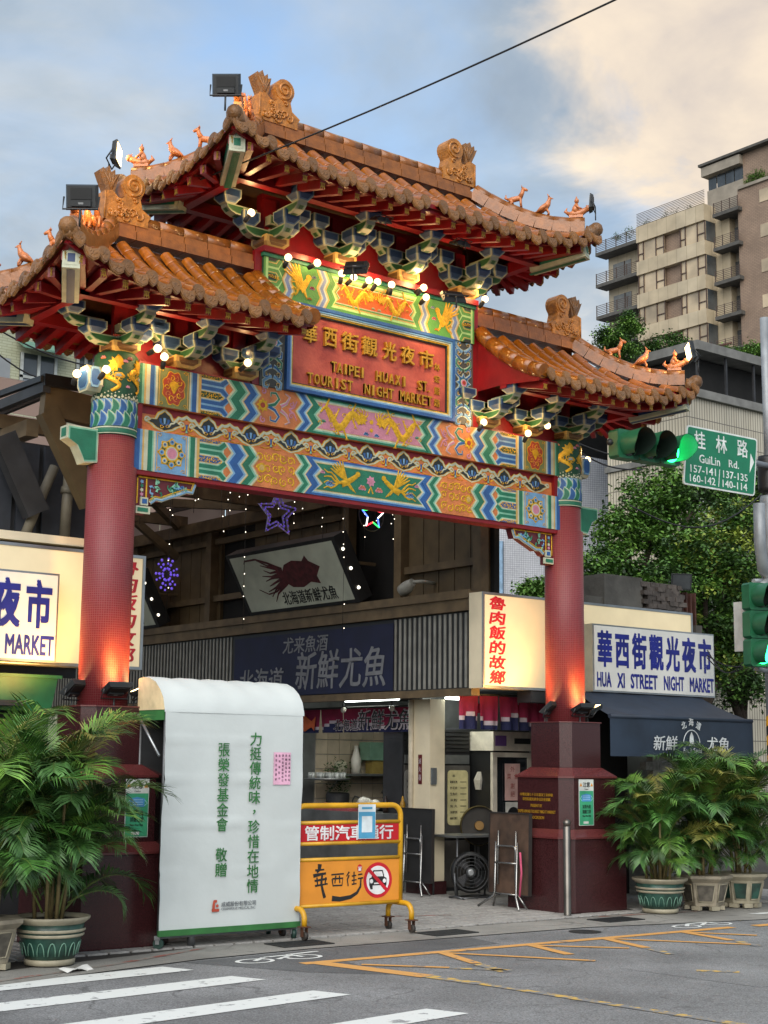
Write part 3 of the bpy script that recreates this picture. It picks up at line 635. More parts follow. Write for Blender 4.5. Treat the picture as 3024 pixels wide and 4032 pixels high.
def arm_mesh(L, s0=-.06):                # arm running from the wall to -y = L, its end curved up
    pf = [(s0, .0), (L - .07, .0), (L - .01, .022), (L + .035, .062), (L + .045, .098), (s0, .098)]; m = MB()
    m.prism(pf, lambda u, v, h: (h, -u, v), -.055, .055, 0)
    for sx in (-1, 1):
        for k, mi, off in ((.92, 1, .058), (.78, 2, .060)):
            q = [((s0 + L) / 2 + (u - (s0 + L) / 2) * (1 - (1 - k) * .35), .049 + (v - .049) * k * .84) for u, v in pf]
            m.prism(q if sx > 0 else q[::-1], lambda u, v, h: (h, -u, v), sx * .05, sx * off, mi, back=False)
    def tilt(a, b, mi, off, wd):
        d = Vector((0, -(b[0] - a[0]), b[1] - a[1])); nrm = Vector((0, -1, -.5)).normalized() * off
        A = Vector((0, -a[0], a[1])) + d * .12 + nrm; B = Vector((0, -b[0], b[1])) - d * .12 + nrm
        m.add([A + Vector((-wd, 0, 0)), A + Vector((wd, 0, 0)), B + Vector((wd, 0, 0)), B + Vector((-wd, 0, 0))], [(0, 1, 2, 3)], mi)
    tilt(pf[2], pf[3], 1, .003, .038); tilt(pf[2], pf[3], 2, .005, .024)
    q = [(-.035, -.003), (.035, -.003)]
    m.add([(-.03, -s0 - .02, -.003), (.03, -s0 - .02, -.003), (.03, -(L - .07), -.003), (-.03, -(L - .07), -.003)], [(3, 2, 1, 0)], 2)
    return m.mesh('arm', [mat('bracket_edge', '9a9f8c'), mat('bracket_pale_green', '74906c', rough=.5), mat('bracket_green', '24502f', rough=.5, var=.2)])
ARM1, ARM2, ARMX = arm_mesh(.30), arm_mesh(.52, .20), arm_mesh(.17)
def base_mesh():
    m = MB(); loft(m, [([(-a, -b), (a, -b), (a, b), (-a, b)], z) for z, a, b in ((0, .09, .09), (.05, .14, .14), (.12, .14, .14))])
    for k in range(4):
        a = k * pi / 2; ca, sa = cos(a), sin(a); m.add([(u * ca + w_ * sa, u * sa - w_ * ca, z) for u, z, w_ in ((-.065, .025, .119), (.065, .025, .119), (.105, .055, .144), (.105, .10, .144), (-.105, .10, .144), (-.105, .055, .144))], [(0, 1, 2, 5), (5, 2, 3, 4)], 1)
    return m.mesh('base_block', [PAL[TAN], mat('bracket_brown', '6b4a26', rough=.55)])
BASE = base_mesh()
def dougong(x, z, k=1.0, outs=(), y=-.06, lateral=True, sz=1.0):
    b = inst('bracket', BASE, gate, loc=(x, y, z), scale=(1, 1, sz))
    h1 = .10 * k; rise = .185 * k
    def tier(rz):
        R_ = Matrix.Rotation(rz, 4, 'Z')
        inst('arm', ARM1, b, mw=Matrix.Translation((0, 0, h1)) @ R_)
        inst('block', BLOCK, b, mw=R_ @ Matrix.Translation((0, -.29, h1 + .085)))
        inst('arm', ARM2, b, mw=Matrix.Translation((0, 0, h1 + rise)) @ R_)
        inst('block', BLOCK, b, mw=R_ @ Matrix.Translation((0, -.52, h1 + rise + .095)))
    tier(0)
    for rz in outs: tier(rz)
    if lateral:
        for rz in (pi / 2, -pi / 2):
            if any(abs(rz - q) < .1 for q in outs): continue
            R_ = Matrix.Rotation(rz, 4, 'Z')
            inst('arm', ARMX, b, mw=Matrix.Translation((0, -.02, h1 + .01)) @ R_); inst('block', BLOCK, b, mw=Matrix.Translation((0, -.02, 0)) @ R_ @ Matrix.Translation((0, -.18, h1 + .09)))
            inst('arm', ARM1, b, mw=Matrix.Translation((0, -.03, h1 + rise * .9)) @ R_); inst('block', BLOCK, b, mw=Matrix.Translation((0, -.03, 0)) @ R_ @ Matrix.Translation((0, -.31, h1 + rise * .9 + .085)))
    return b
MB().box(-1.44, 1.44, -.19, .19, 6.641, 6.70).build('bracket_rail', M_RED, gate)
for x in (-1.29, -.43, .43, 1.29):
    dougong(x, 6.70, .95, outs=(-pi / 2,) if x < -1 else (pi / 2,) if x > 1 else ())
    MB().box(x - .07, x + .07, -.05, -.002, 6.80, 7.25).build('bracket_post', M_RED, gate)
for sg in (-1, 1):
    MB().box(*sorted((sg * 1.51, sg * 2.75)), -.10, .10, 5.266, 5.285).build('bracket_rail', M_RED, gate)
    for x in (1.62, 2.28, 2.94):
        dougong(sg * x, 5.286 if x < 2.9 else 5.31, .92, outs=((-pi / 2,) if sg < 0 else (pi / 2,)) if x > 2.9 else (), sz=.82)
        MB().box(sg * x - .07, sg * x + .07, -.05, -.002, 5.40, 5.80).build('bracket_post', M_RED, gate)

# ---- roofs
def g(t): return .45 * t + .55 * (1 - (1 - t) ** 1.9)
PITCH = .236
def tile_mesh():
    m = MB(); n = 7; L = .205; r0, r1 = .068, .064
    for (ya, ra), (yb, rb) in (((0, r0), (-.012, r0 + .003)), ((-.012, r0 + .003), (-L, r1))):
        vs = []
        for y, r in ((ya, ra), (yb, rb)):
            for k in range(n + 1): a = pi * k / n; vs.append((r * cos(a), y, r * sin(a) - .012))
        m.add(vs, [(k, k + 1, n + 2 + k, n + 1 + k) for k in range(n)], 0, True)
    vs = [((r0) * cos(pi * k / n), 0, r0 * sin(pi * k / n) - .012) for k in range(n + 1)]; m.add(vs, [tuple(range(n, -1, -1))], 0)
    return m.mesh('roof_tile', M_TILE)
RT = tile_mesh()                                    # local: lower end at origin, runs to -y... (y up the slope)
def relief_disc(r, pts, nm):
    m = MB(); f2 = lambda u, v, h: (u, -h, v); m.prism(pts, f2, 0, .022, 0)
    c = (0, sum(v for u, v in pts) / len(pts))
    q = [(u * .82, c[1] + (v - c[1]) * .82) for u, v in pts]; m.prism(q, f2, .02, .027, 0, back=False); q = [(u * .72, c[1] + (v - c[1]) * .72) for u, v in pts]; m.prism(q[::-1], f2, .027, .021, 0, back=False) if False else None
    rr = random.Random(3)
    for k in range(9): a = rr.uniform(0, 6.3); d = r * rr.uniform(.1, .5); m.ball((d * cos(a), -.026, c[1] + d * .7 * sin(a)), r * .13, 6, 4, 0, (1, .6, 1))
    return m.mesh(nm, M_TEND)
DISC = relief_disc(.062, [(.062 * cos(a), .062 * sin(a)) for a in [2 * pi * k / 14 for k in range(14)]][:0] + [(0, -.092), (.024, -.072), (.046, -.035), (.056, .0), (.050, .036), (.03, .058), (0, .064), (-.03, .058), (-.050, .036), (-.056, 0), (-.046, -.035), (-.024, -.072)], 'eave_disc')
DRIP = relief_disc(.075, [(0, -.112), (.024, -.098), (.048, -.084), (.06, -.052), (.068, -.03), (.072, .02), (.04, .004), (0, -.004), (-.04, .004), (-.072, .02), (-.068, -.03), (-.06, -.052), (-.048, -.084), (-.024, -.098)], 'drip_tile')
BRK = MB().box(-.5, .5, -.5, .5, 0, 1).mesh('ridge_brick', M_RIDGE)
GOLDM = mat('gold_mark', 'a8842c', rough=.5, metal=.2)
MARK = MB()
for x0, x1, z0, z1 in ((-.022, .022, .026, .034), (-.03, .03, .010, .018), (-.004, .004, -.04, .04), (-.02, -.012, -.02, .012), (.012, .02, -.02, .012), (-.024, .024, -.024, -.016), (-.026, -.02, -.04, -.022), (.02, .026, -.04, -.022)): MARK.box(x0, x1, -.003, 0, z0, z1)
MARK = MARK.mesh('gold_mark', GOLDM)

def seg_frame(a, b, up=(0, 0, 1)):                  # y axis from a to b
    d = (b - a).normalized(); x = d.cross(Vector(up)).normalized(); z = x.cross(d)
    return Matrix(((x.x, d.x, z.x, a.x), (x.y, d.y, z.y, a.y), (x.z, d.z, z.z, a.z), (0, 0, 0, 1)))
def resample(P, step):
    out = [P[0]]; acc = 0; need = step
    for a, b in zip(P, P[1:]):
        l = (b - a).length
        while acc + l >= need:
            out.append(a + (b - a) * ((need - acc) / l)); need += step
        acc += l
    if (out[-1] - P[-1]).length > step * .3: out.append(P[-1])
    return out

def half_roof(R, sg, x0, xe, Xc, Ye, zt, ze, wall_y, purl, part_rows):
    """one half of a hipped roof: x from x0 to the hipped end Xc (mirrored by sg)"""
    W = lambda x, y, z: Vector((sg * x, y, z))
    def zf(x, t): return zt + (ze(x) - zt) * g(t)
    s_of = lambda x: max(0., (x - xe) / (Xc - xe))
    def F(x, y): return zf(x, min(1, abs(y) / Ye))
    xs_of = lambda y: xe + (Xc - xe) * abs(y) / Ye
    def SD(x, y): s = max(0., min(1, (x - xe) / (Xc - xe))); return zt + (ze(xs_of(y)) - zt) * g(s)
    # pan surface (front, back and the hipped side) with stepped courses
    pan = MB(); nx = 26; nt_ = 12
    for sy in (-1, 1):
        xs = lin(x0, Xc, nx)
        rows = []
        for x in xs:
            t0 = s_of(x); rows.append([(x, sy * Ye * t) for t in lin(t0, 1, nt_)])
        vs = []; fs = []
        for i, row in enumerate(rows):
            for j, (x, y) in enumerate(row): vs.append(W(x, y, F(x, y) - .06 + (.010 if j % 2 else 0)))
        for i in range(nx - 1):
            for j in range(nt_ - 1):
                q = (i * nt_ + j, i * nt_ + j + 1, (i + 1) * nt_ + j + 1, (i + 1) * nt_ + j); fs.append(q if sy * sg < 0 else q[::-1])
        pan.add(vs, fs, 0)
    ny = 15; vs = []; fs = []
    for y in lin(-Ye, Ye, ny):
        for x in lin(xs_of(y), Xc, nt_): vs.append(W(x, y, SD(x, y) - .05))
    for i in range(ny - 1):
        for j in range(nt_ - 1):
            q = (i * nt_ + j, (i + 1) * nt_ + j, (i + 1) * nt_ + j + 1, i * nt_ + j + 1); fs.append(q if sg < 0 else q[::-1])
    pan.add(vs, fs, 0)
    # soffit boards
    zs = lambda x: ze(x) - .03
    for sy in (-1, 1):
        vs = []; fs = []; xs = lin(x0, Xc - .05, nx)
        for x in xs:
            xin = min(x, xe + .62) if x > xe else x
            vs += [W(x, sy * (Ye - .05), zs(x)), W(xin, sy * wall_y, purl + .06)]
        for i in range(nx - 1): q = (2 * i, 2 * i + 2, 2 * i + 3, 2 * i + 1); fs.append(q if sy * sg < 0 else q[::-1])
        pan.add(vs, fs, 1)
    vs = []; fs = []; ys = lin(-(Ye - .05), Ye - .05, 15)
    for y in ys: vs += [W(Xc - .05, y, ze(xs_of(y)) - .03), W(xe + .62, max(-wall_y, min(wall_y, y)), purl + .06)]
    for i in range(14): q = (2 * i, 2 * i + 1, 2 * i + 3, 2 * i + 2); fs.append(q if sg > 0 else q[::-1])
    pan.add(vs, fs, 1)
    # fascia boards under the tile ends
    for sy in (-1, 1):
        P = [W(x, sy * (Ye - .055), ze(x) - .035) for x in lin(x0, Xc - .03, 20)]
        for a, b in zip(P, P[1:]): pan.beam(a, b, .035, .095, 2)
    P = [W(Xc - .055, y, ze(xs_of(y)) - .035) for y in lin(-Ye + .03, Ye - .03, 16)]
    for a, b in zip(P, P[1:]): pan.beam(a, b, .035, .095, 2)
    # closing walls of the roof body towards the flush end
    if x0 > .5:
        vs = [W(x0, -Ye * t, F(x0, -Ye * t) - .014) for t in lin(0, 1, 10)] + [W(x0, -Ye + .05, ze(x0) - .1), W(x0, -wall_y, purl - .02), W(x0, 0, purl - .02)]
        pan.add(vs, [tuple(range(len(vs)))[::sg]], 2)
        vs = [W(x0, Ye * t, F(x0, Ye * t) - .014) for t in lin(0, 1, 10)] + [W(x0, Ye - .05, ze(x0) - .1), W(x0, wall_y, purl - .02), W(x0, 0, purl - .02)]
        pan.add(vs, [tuple(range(len(vs)))[::-sg]], 2)
    pan.build('roof_body', [M_TILE2, M_REDD, M_RED], R)
    if x0 > .5:
        for sy in (-1, 1):
            Q = resample([W(x0 + .03, sy * Ye * t, F(x0, Ye * t) + .0) for t in lin(.1, 1.0, 14)], .26)
            for a, b in zip(Q, Q[1:]): MB().tube([a, b], [.088, .082], 12).build('verge_tile', M_TILE, R)
    # purlins carried by the brackets
    pu = MB()
    for sy in (-1, 1): pu.beam(W(x0 + .003, sy * (wall_y + .02), purl), W(xe + .60, sy * (wall_y + .02), purl), .10, .12)
    pu.beam(W(xe + .56, -wall_y - .07, purl + .002), W(xe + .56, wall_y + .07, purl + .002), .10, .12)
    pu.build('purlin', M_RED, R)
    # rafters with gold marks: front individually, side individually, back joined
    rest = MB()
    n = int((Xc - .12 - x0) / .21)
    for k in range(n + 1):
        x = x0 + .1 + k * .21
        if x > Xc - .06: continue
        xin = x if x < xe + .5 else xe + .5 + (x - xe - .5) * .12
        for sy in (-1, 1):
            a = W(x, sy * (Ye - .055), ze(x) - .128); b = W(xin, sy * wall_y, purl + .02)
            if sy < 0:
                MB().beam(a, b, .06, .085).build('rafter', M_RED, R)
                inst('gold_mark', MARK, R, mw=Matrix.Translation(a + Vector((0, -.002, 0))))
            else: rest.beam(a, b, .06, .085)
    for k in range(9):
        y = -Ye + .12 + k * (2 * Ye - .24) / 8; a = W(Xc - .055, y, ze(xs_of(y)) - .128); b = W(xe + .58, y * (wall_y / Ye) * .9, purl + .02)
        MB().beam(a, b, .06, .085).build('rafter', M_RED, R)
        inst('gold_mark', MARK, R, mw=Matrix.Translation(a + Vector((sg * .002, 0, 0))) @ Matrix.Rotation(sg * pi / 2, 4, 'Z'))
    rest.build('rafter', M_RED, R)
    # hip beams: white boxes with a blue or green face sticking out at the corners
    for sy in (-1, 1):
        a = W(Xc - .10, sy * (Ye - .09), ze(Xc - .1) - .15); b = W(xe + .62, sy * .42, purl - .02); d = (b - a).normalized()
        hb = MB().beam(a, b, .15, .19, 0); xq = d.cross(Vector((0, 0, 1))).normalized(); up = xq.cross(d)
        for s_, off, mi in ((.70, .003, 1), (.42, .005, 2)):
            c0 = a - d * off; hb.add([c0 + xq * (i * .075 * s_) + up * (j * .095 * s_) for i, j in ((-1, -1), (1, -1), (1, 1), (-1, 1))], [(0, 1, 2, 3)], mi)
        for sd in (-1, 1):
            for w_, off, mi in ((.062, .003, 2 if mi == 1 else 1), (.05, .005, 2)):
                q = [a + d * .04, a + d * .62]; hb.add([q[0] + xq * sd * (.075 + off) - up * w_, q[1] + xq * sd * (.075 + off) - up * w_, q[1] + xq * sd * (.075 + off) + up * w_, q[0] + xq * sd * (.075 + off) + up * w_], [(0, 1, 2, 3)[::sd]], mi)
        hb.add([a + d * .03 - xq * .035 - up * .0985, a + d * .7 - xq * .035 - up * .0985, a + d * .7 + xq * .035 - up * .0985, a + d * .03 + xq * .035 - up * .0985], [(0, 1, 2, 3)], 2)
        hb.build('hip_beam', [PAL[WHITE], PAL[WHITE], mat('hip_beam_blue', '17335e', rough=.5) if x0 > .5 else PAL[GREEN]], R)
    # barrel tiles: front rows as single tiles, the rest joined
    others = MB()
    def row(P, single):
        Q = resample(P[::-1], .2)                    # from the eave upwards
        for a, b in zip(Q, Q[1:]):
            M = seg_frame(a, b); M2 = M @ Matrix.Rotation(pi, 4, 'Z')    # tile mesh runs to -y
            if single:
                o = inst('roof_tile', RT, R, mw=M2); o.scale = (1, (b - a).length / .203, 1)
            else:
                m4 = M2; base = len(others.v); n0 = [m4 @ v.co for v in RT.vertices]
                others.add(n0, [tuple(p_.vertices) for p_ in RT.polygons], 0, True)
    k = 0; x = x0 + PITCH * .5
    while x < Xc - .05:
        for sy in (-1, 1):
            t0 = max(.10, s_of(x) + (.05 if x > xe else 0))
            if t0 < .96:
                P = [W(x, sy * Ye * t, F(x, Ye * t)) for t in lin(t0, 1.0, 14)]
                if (P[0] - P[-1]).length > .06: row(P, sy < 0 and part_rows)
            if sy < 0 or True:
                e = Matrix.Translation(W(x, sy * (Ye + .004), ze(x) + .002)) @ Matrix.Rotation(0 if sy < 0 else pi, 4, 'Z') @ Matrix.Rotation(-.25, 4, 'X')
                if sy < 0: inst('eave_disc', DISC, R, mw=e @ Matrix.Scale(1.05, 4))
                else: others.add([e @ v.co for v in DISC.vertices], [tuple(p_.vertices) for p_ in DISC.polygons], 1)
                xd = x + PITCH / 2
                if xd < Xc - .05:
                    e = Matrix.Translation(W(xd, sy * (Ye + .008), ze(xd) - .022)) @ Matrix.Rotation(0 if sy < 0 else pi, 4, 'Z') @ Matrix.Rotation(-.3, 4, 'X')
                    if sy < 0: inst('drip_tile', DRIP, R, mw=e @ Matrix.Scale(1.1, 4))
                    else: others.add([e @ v.co for v in DRIP.vertices], [tuple(p_.vertices) for p_ in DRIP.polygons], 1)
        x += PITCH
    n = int(2 * (Ye - .06) / PITCH)
    for k in range(n + 1):
        y = -Ye + .09 + k * (2 * Ye - .18) / n
        P = [W(x, y, SD(x, y)) for x in lin(xs_of(y) + .08, Xc, 12)]
        if P and (P[0] - P[-1]).length > .12: row(P, False)
        ry = sg * pi / 2
        inst('eave_disc', DISC, R, mw=Matrix.Translation(W(Xc + .004, y, ze(xs_of(y)) + .002)) @ Matrix.Rotation(ry, 4, 'Z') @ Matrix.Rotation(-.25, 4, 'X') @ Matrix.Scale(1.05, 4))
        if k < n:
            y2 = y + (Ye - .09) / n; inst('drip_tile', DRIP, R, mw=Matrix.Translation(W(Xc + .008, y2, ze(xs_of(y2)) - .022)) @ Matrix.Rotation(ry, 4, 'Z') @ Matrix.Rotation(-.3, 4, 'X'))
    ob = others.build('roof_tiles_behind', [M_TILE, M_TEND], R); ob['kind'] = 'stuff'
    # hip ridges: brick course with a round tile course on top
    ends = {}
    for sy in (-1, 1):
        P = []
        for s in lin(.02, .90, 16):
            x = xe + (Xc - xe) * s; y = sy * Ye * s; P.append(W(x, y, F(x, y) + .02))
        Q = resample(P, .21); cap = MB()
        for a, b in zip(Q, Q[1:]):
            M = seg_frame(a, b); o = inst('ridge_brick', BRK, R, mw=M @ Matrix.Translation((0, (b - a).length / 2, 0))); o.scale = (.135, (b - a).length - .010, .125)
            up = M.to_3x3() @ Vector((0, 0, 1)); cap.tube([a + up * .13, a + up * .13 + (b - a) * .97], [.064, .060], 10)
        cap.build('ridge_cap', M_RIDGE, R); ends[sy] = Q
        # corner tile that ends the hip
        e = W(Xc - .02, sy * (Ye - .02), ze(Xc) + .03); i_ = Q[-1] + Vector((0, 0, .01)); MB().tube([i_, (i_ + e) / 2 - Vector((0, 0, .02)), e + Vector((0, 0, .02))], [.085, .09, .08], 10).ball(tuple(e + (e - i_).normalized() * .0 + Vector((0, 0, .02))), .082, 10, 6).build('corner_tile', M_TEND, R)
    return ends

def beast(R, x, z, sg, k=1.0):                      # scrolled ridge-end ornament; sg = outward direction
    f2 = lambda u, v, h: (x + sg * u * k, h * k, z + v * k); m = MB()
    body = [(-.30, -.02), (.18, -.02), (.18, .26), (.10, .28), (.03, .22), (-.02, .22), (-.06, .30), (-.14, .33), (-.20, .28), (-.23, .16), (-.33, .10), (-.30, .05)]
    m.prism(body[::-1] if sg > 0 else body, lambda u, v, h: f2(u, v, h), -.085, .085, 0)
    ring = [(-.13 + .105 * cos(a) * (1 - .03 * i), .385 + .105 * sin(a) * (1 - .03 * i)) for i, a in enumerate(lin(-2.2, 3.6, 16))]
    rb = MB()
    pts = [(-.13 + .12 * cos(a), .37 + .12 * sin(a)) for a in lin(0, 2 * pi, 19)[:-1]]
    m.prism(pts[::-1] if sg > 0 else pts, f2, -.09, .09, 0)
    neck = [(-.21, .25), (-.03, .25), (-.01, .33), (-.25, .35)]
    m.prism(neck[::-1] if sg > 0 else neck, f2, -.08, .08, 0)
    for side in (-1, 1):
        p_ = []
        for i in range(26): a = -1.2 - .42 * i; r = .10 * (1 - i / 30); p_.append(f2(-.13 + r * cos(a), .37 + r * sin(a), side * .092))
        m.tube(p_, .014 * k, 5)
        rr = random.Random(8)
        for i in range(17):
            a0 = rr.uniform(0, 6); cu, cv = rr.uniform(-.24, .13), rr.uniform(.02, .22); r = rr.uniform(.025, .05)
            m.tube([f2(cu + r * (1 - j / 9) * cos(a0 + j * .8), cv + r * (1 - j / 9) * sin(a0 + j * .8), side * .088) for j in range(8)], .012 * k, 5)
        m.tube([f2(.175, -.01, side * .087), f2(.175, .25, side * .087)], .01 * k, 5)
    m.ball(f2(-.31, .07, 0), .045 * k, 8, 6)
    o = m.build('ridge_beast', M_BEAST, R)
    fan = MB(); fp = [(.06, .24), (.14, .24), (.16, .30), (.20, .38), (.235, .46), (.20, .445), (.19, .50), (.155, .465), (.13, .53), (.105, .47), (.065, .505), (.06, .455), (.02, .47), (.035, .38), (.055, .30)]
    fan.prism(fp[::-1] if sg > 0 else fp, f2, -.055, .055, 0)
    for side in (-1, 1):
        for a in (-.35, -.1, .15, .4): fan.tube([f2(.10, .27, side * .05), f2(.10 + .06 * sin(a), .37, side * .06), f2(.10 + .2 * sin(a), .45, side * .058)], [.008 * k, .012 * k, .008 * k], 5)
    fan.build('crest', M_TEND, R)
    return o

def ridge(R, xa, xb, zt, cap_to=9):
    n = max(2, int(abs(xb - xa) / .25)); cap = MB()
    xs = lin(xa, xb, n + 1)
    for a, b in zip(xs, xs[1:]):
        for zz, h_, wd in ((zt - .02, .085, .20), (zt + .067, .075, .15)):
            o = inst('ridge_brick', BRK, R, loc=((a + b) / 2, 0, zz)); o.scale = (abs(b - a) - .008, wd, h_)
        if abs(a + b) / 2 < cap_to: cap.tube([(a + .003, 0, zt + .185), (b - .003, 0, zt + .185)], [.072, .070], 14)
    cap.build('ridge_cap', M_RIDGE, R)

M_FIG = mat('glazed_figure', 'c07440', rough=.35, var=.2, scale=30, coat=.3, bump=.3, bscale=60)
def fig_mesh(kind):
    m = MB()
    if kind == 'horse':
        m.tube([(.0, .075, .085), (0, .03, .09), (0, -.03, .10), (0, -.06, .12)], [.022, .034, .032, .026], 8); m.tube([(0, -.05, .11), (0, -.08, .17), (0, -.085, .205)], [.03, .022, .018], 8)
        m.tube([(0, -.075, .21), (0, -.115, .195), (0, -.135, .185)], [.022, .017, .012], 8)
        for sx in (-1, 1):
            m.tube([(sx * .02, -.055, .10), (sx * .022, -.06, .05), (sx * .022, -.065, 0)], [.016, .012, .013], 6); m.tube([(sx * .022, .055, .08), (sx * .026, .03, .05), (sx * .024, .06, .03), (sx * .024, .05, 0)], [.022, .018, .011, .013], 6)
            m.tube([(sx * .012, -.075, .22), (sx * .014, -.07, .245)], [.008, .002], 5)
        m.tube([(0, .075, .09), (0, .105, .11), (0, .10, .15)], [.014, .016, .003], 6)
    elif kind == 'bird':
        m.tube([(0, .10, .03), (0, .05, .06), (0, 0, .09), (0, -.035, .13), (0, -.05, .175), (0, -.055, .20)], [.008, .03, .045, .032, .02, .022], 8)
        m.tube([(0, -.06, .195), (0, -.095, .185)], [.014, .002], 6); m.tube([(0, -.05, .21), (0, -.03, .245)], [.012, .003], 5)
        for sx in (-1, 1): m.tube([(sx * .035, -.02, .11), (sx * .045, .03, .07), (sx * .03, .09, .03)], [.02, .026, .006], 6); m.tube([(sx * .02, -.02, .07), (sx * .022, -.045, .03), (sx * .022, -.04, 0)], [.013, .01, .014], 6)
        m.tube([(0, .09, .03), (0, .15, .012), (0, .18, .01)], [.022, .026, .01], 6)
    else:
        m.tube([(0, .09, .05), (0, .04, .045), (0, -.03, .05), (0, -.09, .085), (0, -.12, .10)], [.02, .045, .042, .032, .03], 8); m.ball((0, -.125, .105), .036, 8, 6)
        m.tube([(0, -.14, .12), (0, -.10, .145)], [.01, .003], 5); m.box(-.035, .035, -.07, .08, 0, .03)
        m.tube([(0, .015, .06), (0, .01, .12), (0, 0, .165)], [.045, .035, .018], 8); m.ball((0, -.002, .195), .026, 8, 6, 0, (1, 1, 1.15)); m.tube([(0, 0, .215), (0, 0, .245)], [.012, .005], 6)
        for sx in (-1, 1): m.tube([(sx * .03, .01, .14), (sx * .042, -.03, .10), (sx * .015, -.055, .10)], [.014, .012, .010], 6)
        m.tube([(0, .08, .05), (0, .12, .08), (0, .10, .12)], [.02, .02, .004], 6)
    return m.mesh('ridge_figure', M_FIG)
FIGS = [fig_mesh(k) for k in ('horse', 'bird', 'rider')]
def figures(R, Q, fr=(.42, .66, .92)):
    n = len(Q) - 1
    for f_, me in zip(fr, FIGS):
        i = min(n - 1, int(f_ * n)); a, b = Q[i], Q[i + 1]; d = (b - a); pnt = a + d * (f_ * n - i) + Vector((0, 0, .185))
        inst('ridge_figure', me, R, loc=pnt, rot=(0, 0, atan2(-d.x, d.y) + pi), scale=(1.05, 1.05, 1.05))

# upper roof
ze_u = lambda x: 7.21 + .25 * (max(0, abs(x) - 1.2) / 1.22) ** 2
R1 = empty('roof', parent=gate)
ends = {}
for sg in (-1, 1):
    E_ = half_roof(R1, sg, 0, 1.42, 2.42, 1.11, 7.95, ze_u, .50, 7.20, True)
    ends[('u', sg)] = E_
    for sy in (-1, 1): figures(R1, E_[sy])
    beast(R1, sg * 1.30, 8.095, sg, 1.0)
ridge(R1, -1.42, 1.42, 7.95, 1.10)
# side roofs
def ze_l(x): return 5.70 + .27 * (max(0, x - 2.85) / 1.2) ** 2 + .03 * (max(0, 1.8 - x) / .4) ** 2
for sg in (-1, 1):
    R2 = empty('roof', parent=gate)
    E_ = half_roof(R2, sg, 1.50 if sg > 0 else 1.46, 3.02, 4.05, 1.13, 6.47, ze_l, .50, 5.70, True)
    ends[('l', sg)] = E_
    for sy in (-1, 1): figures(R2, E_[sy])
    beast(R2, sg * 3.0, 6.615, sg, .98)
    ridge(R2, *sorted((sg * 1.50, sg * 3.10)), 6.47, 2.80)

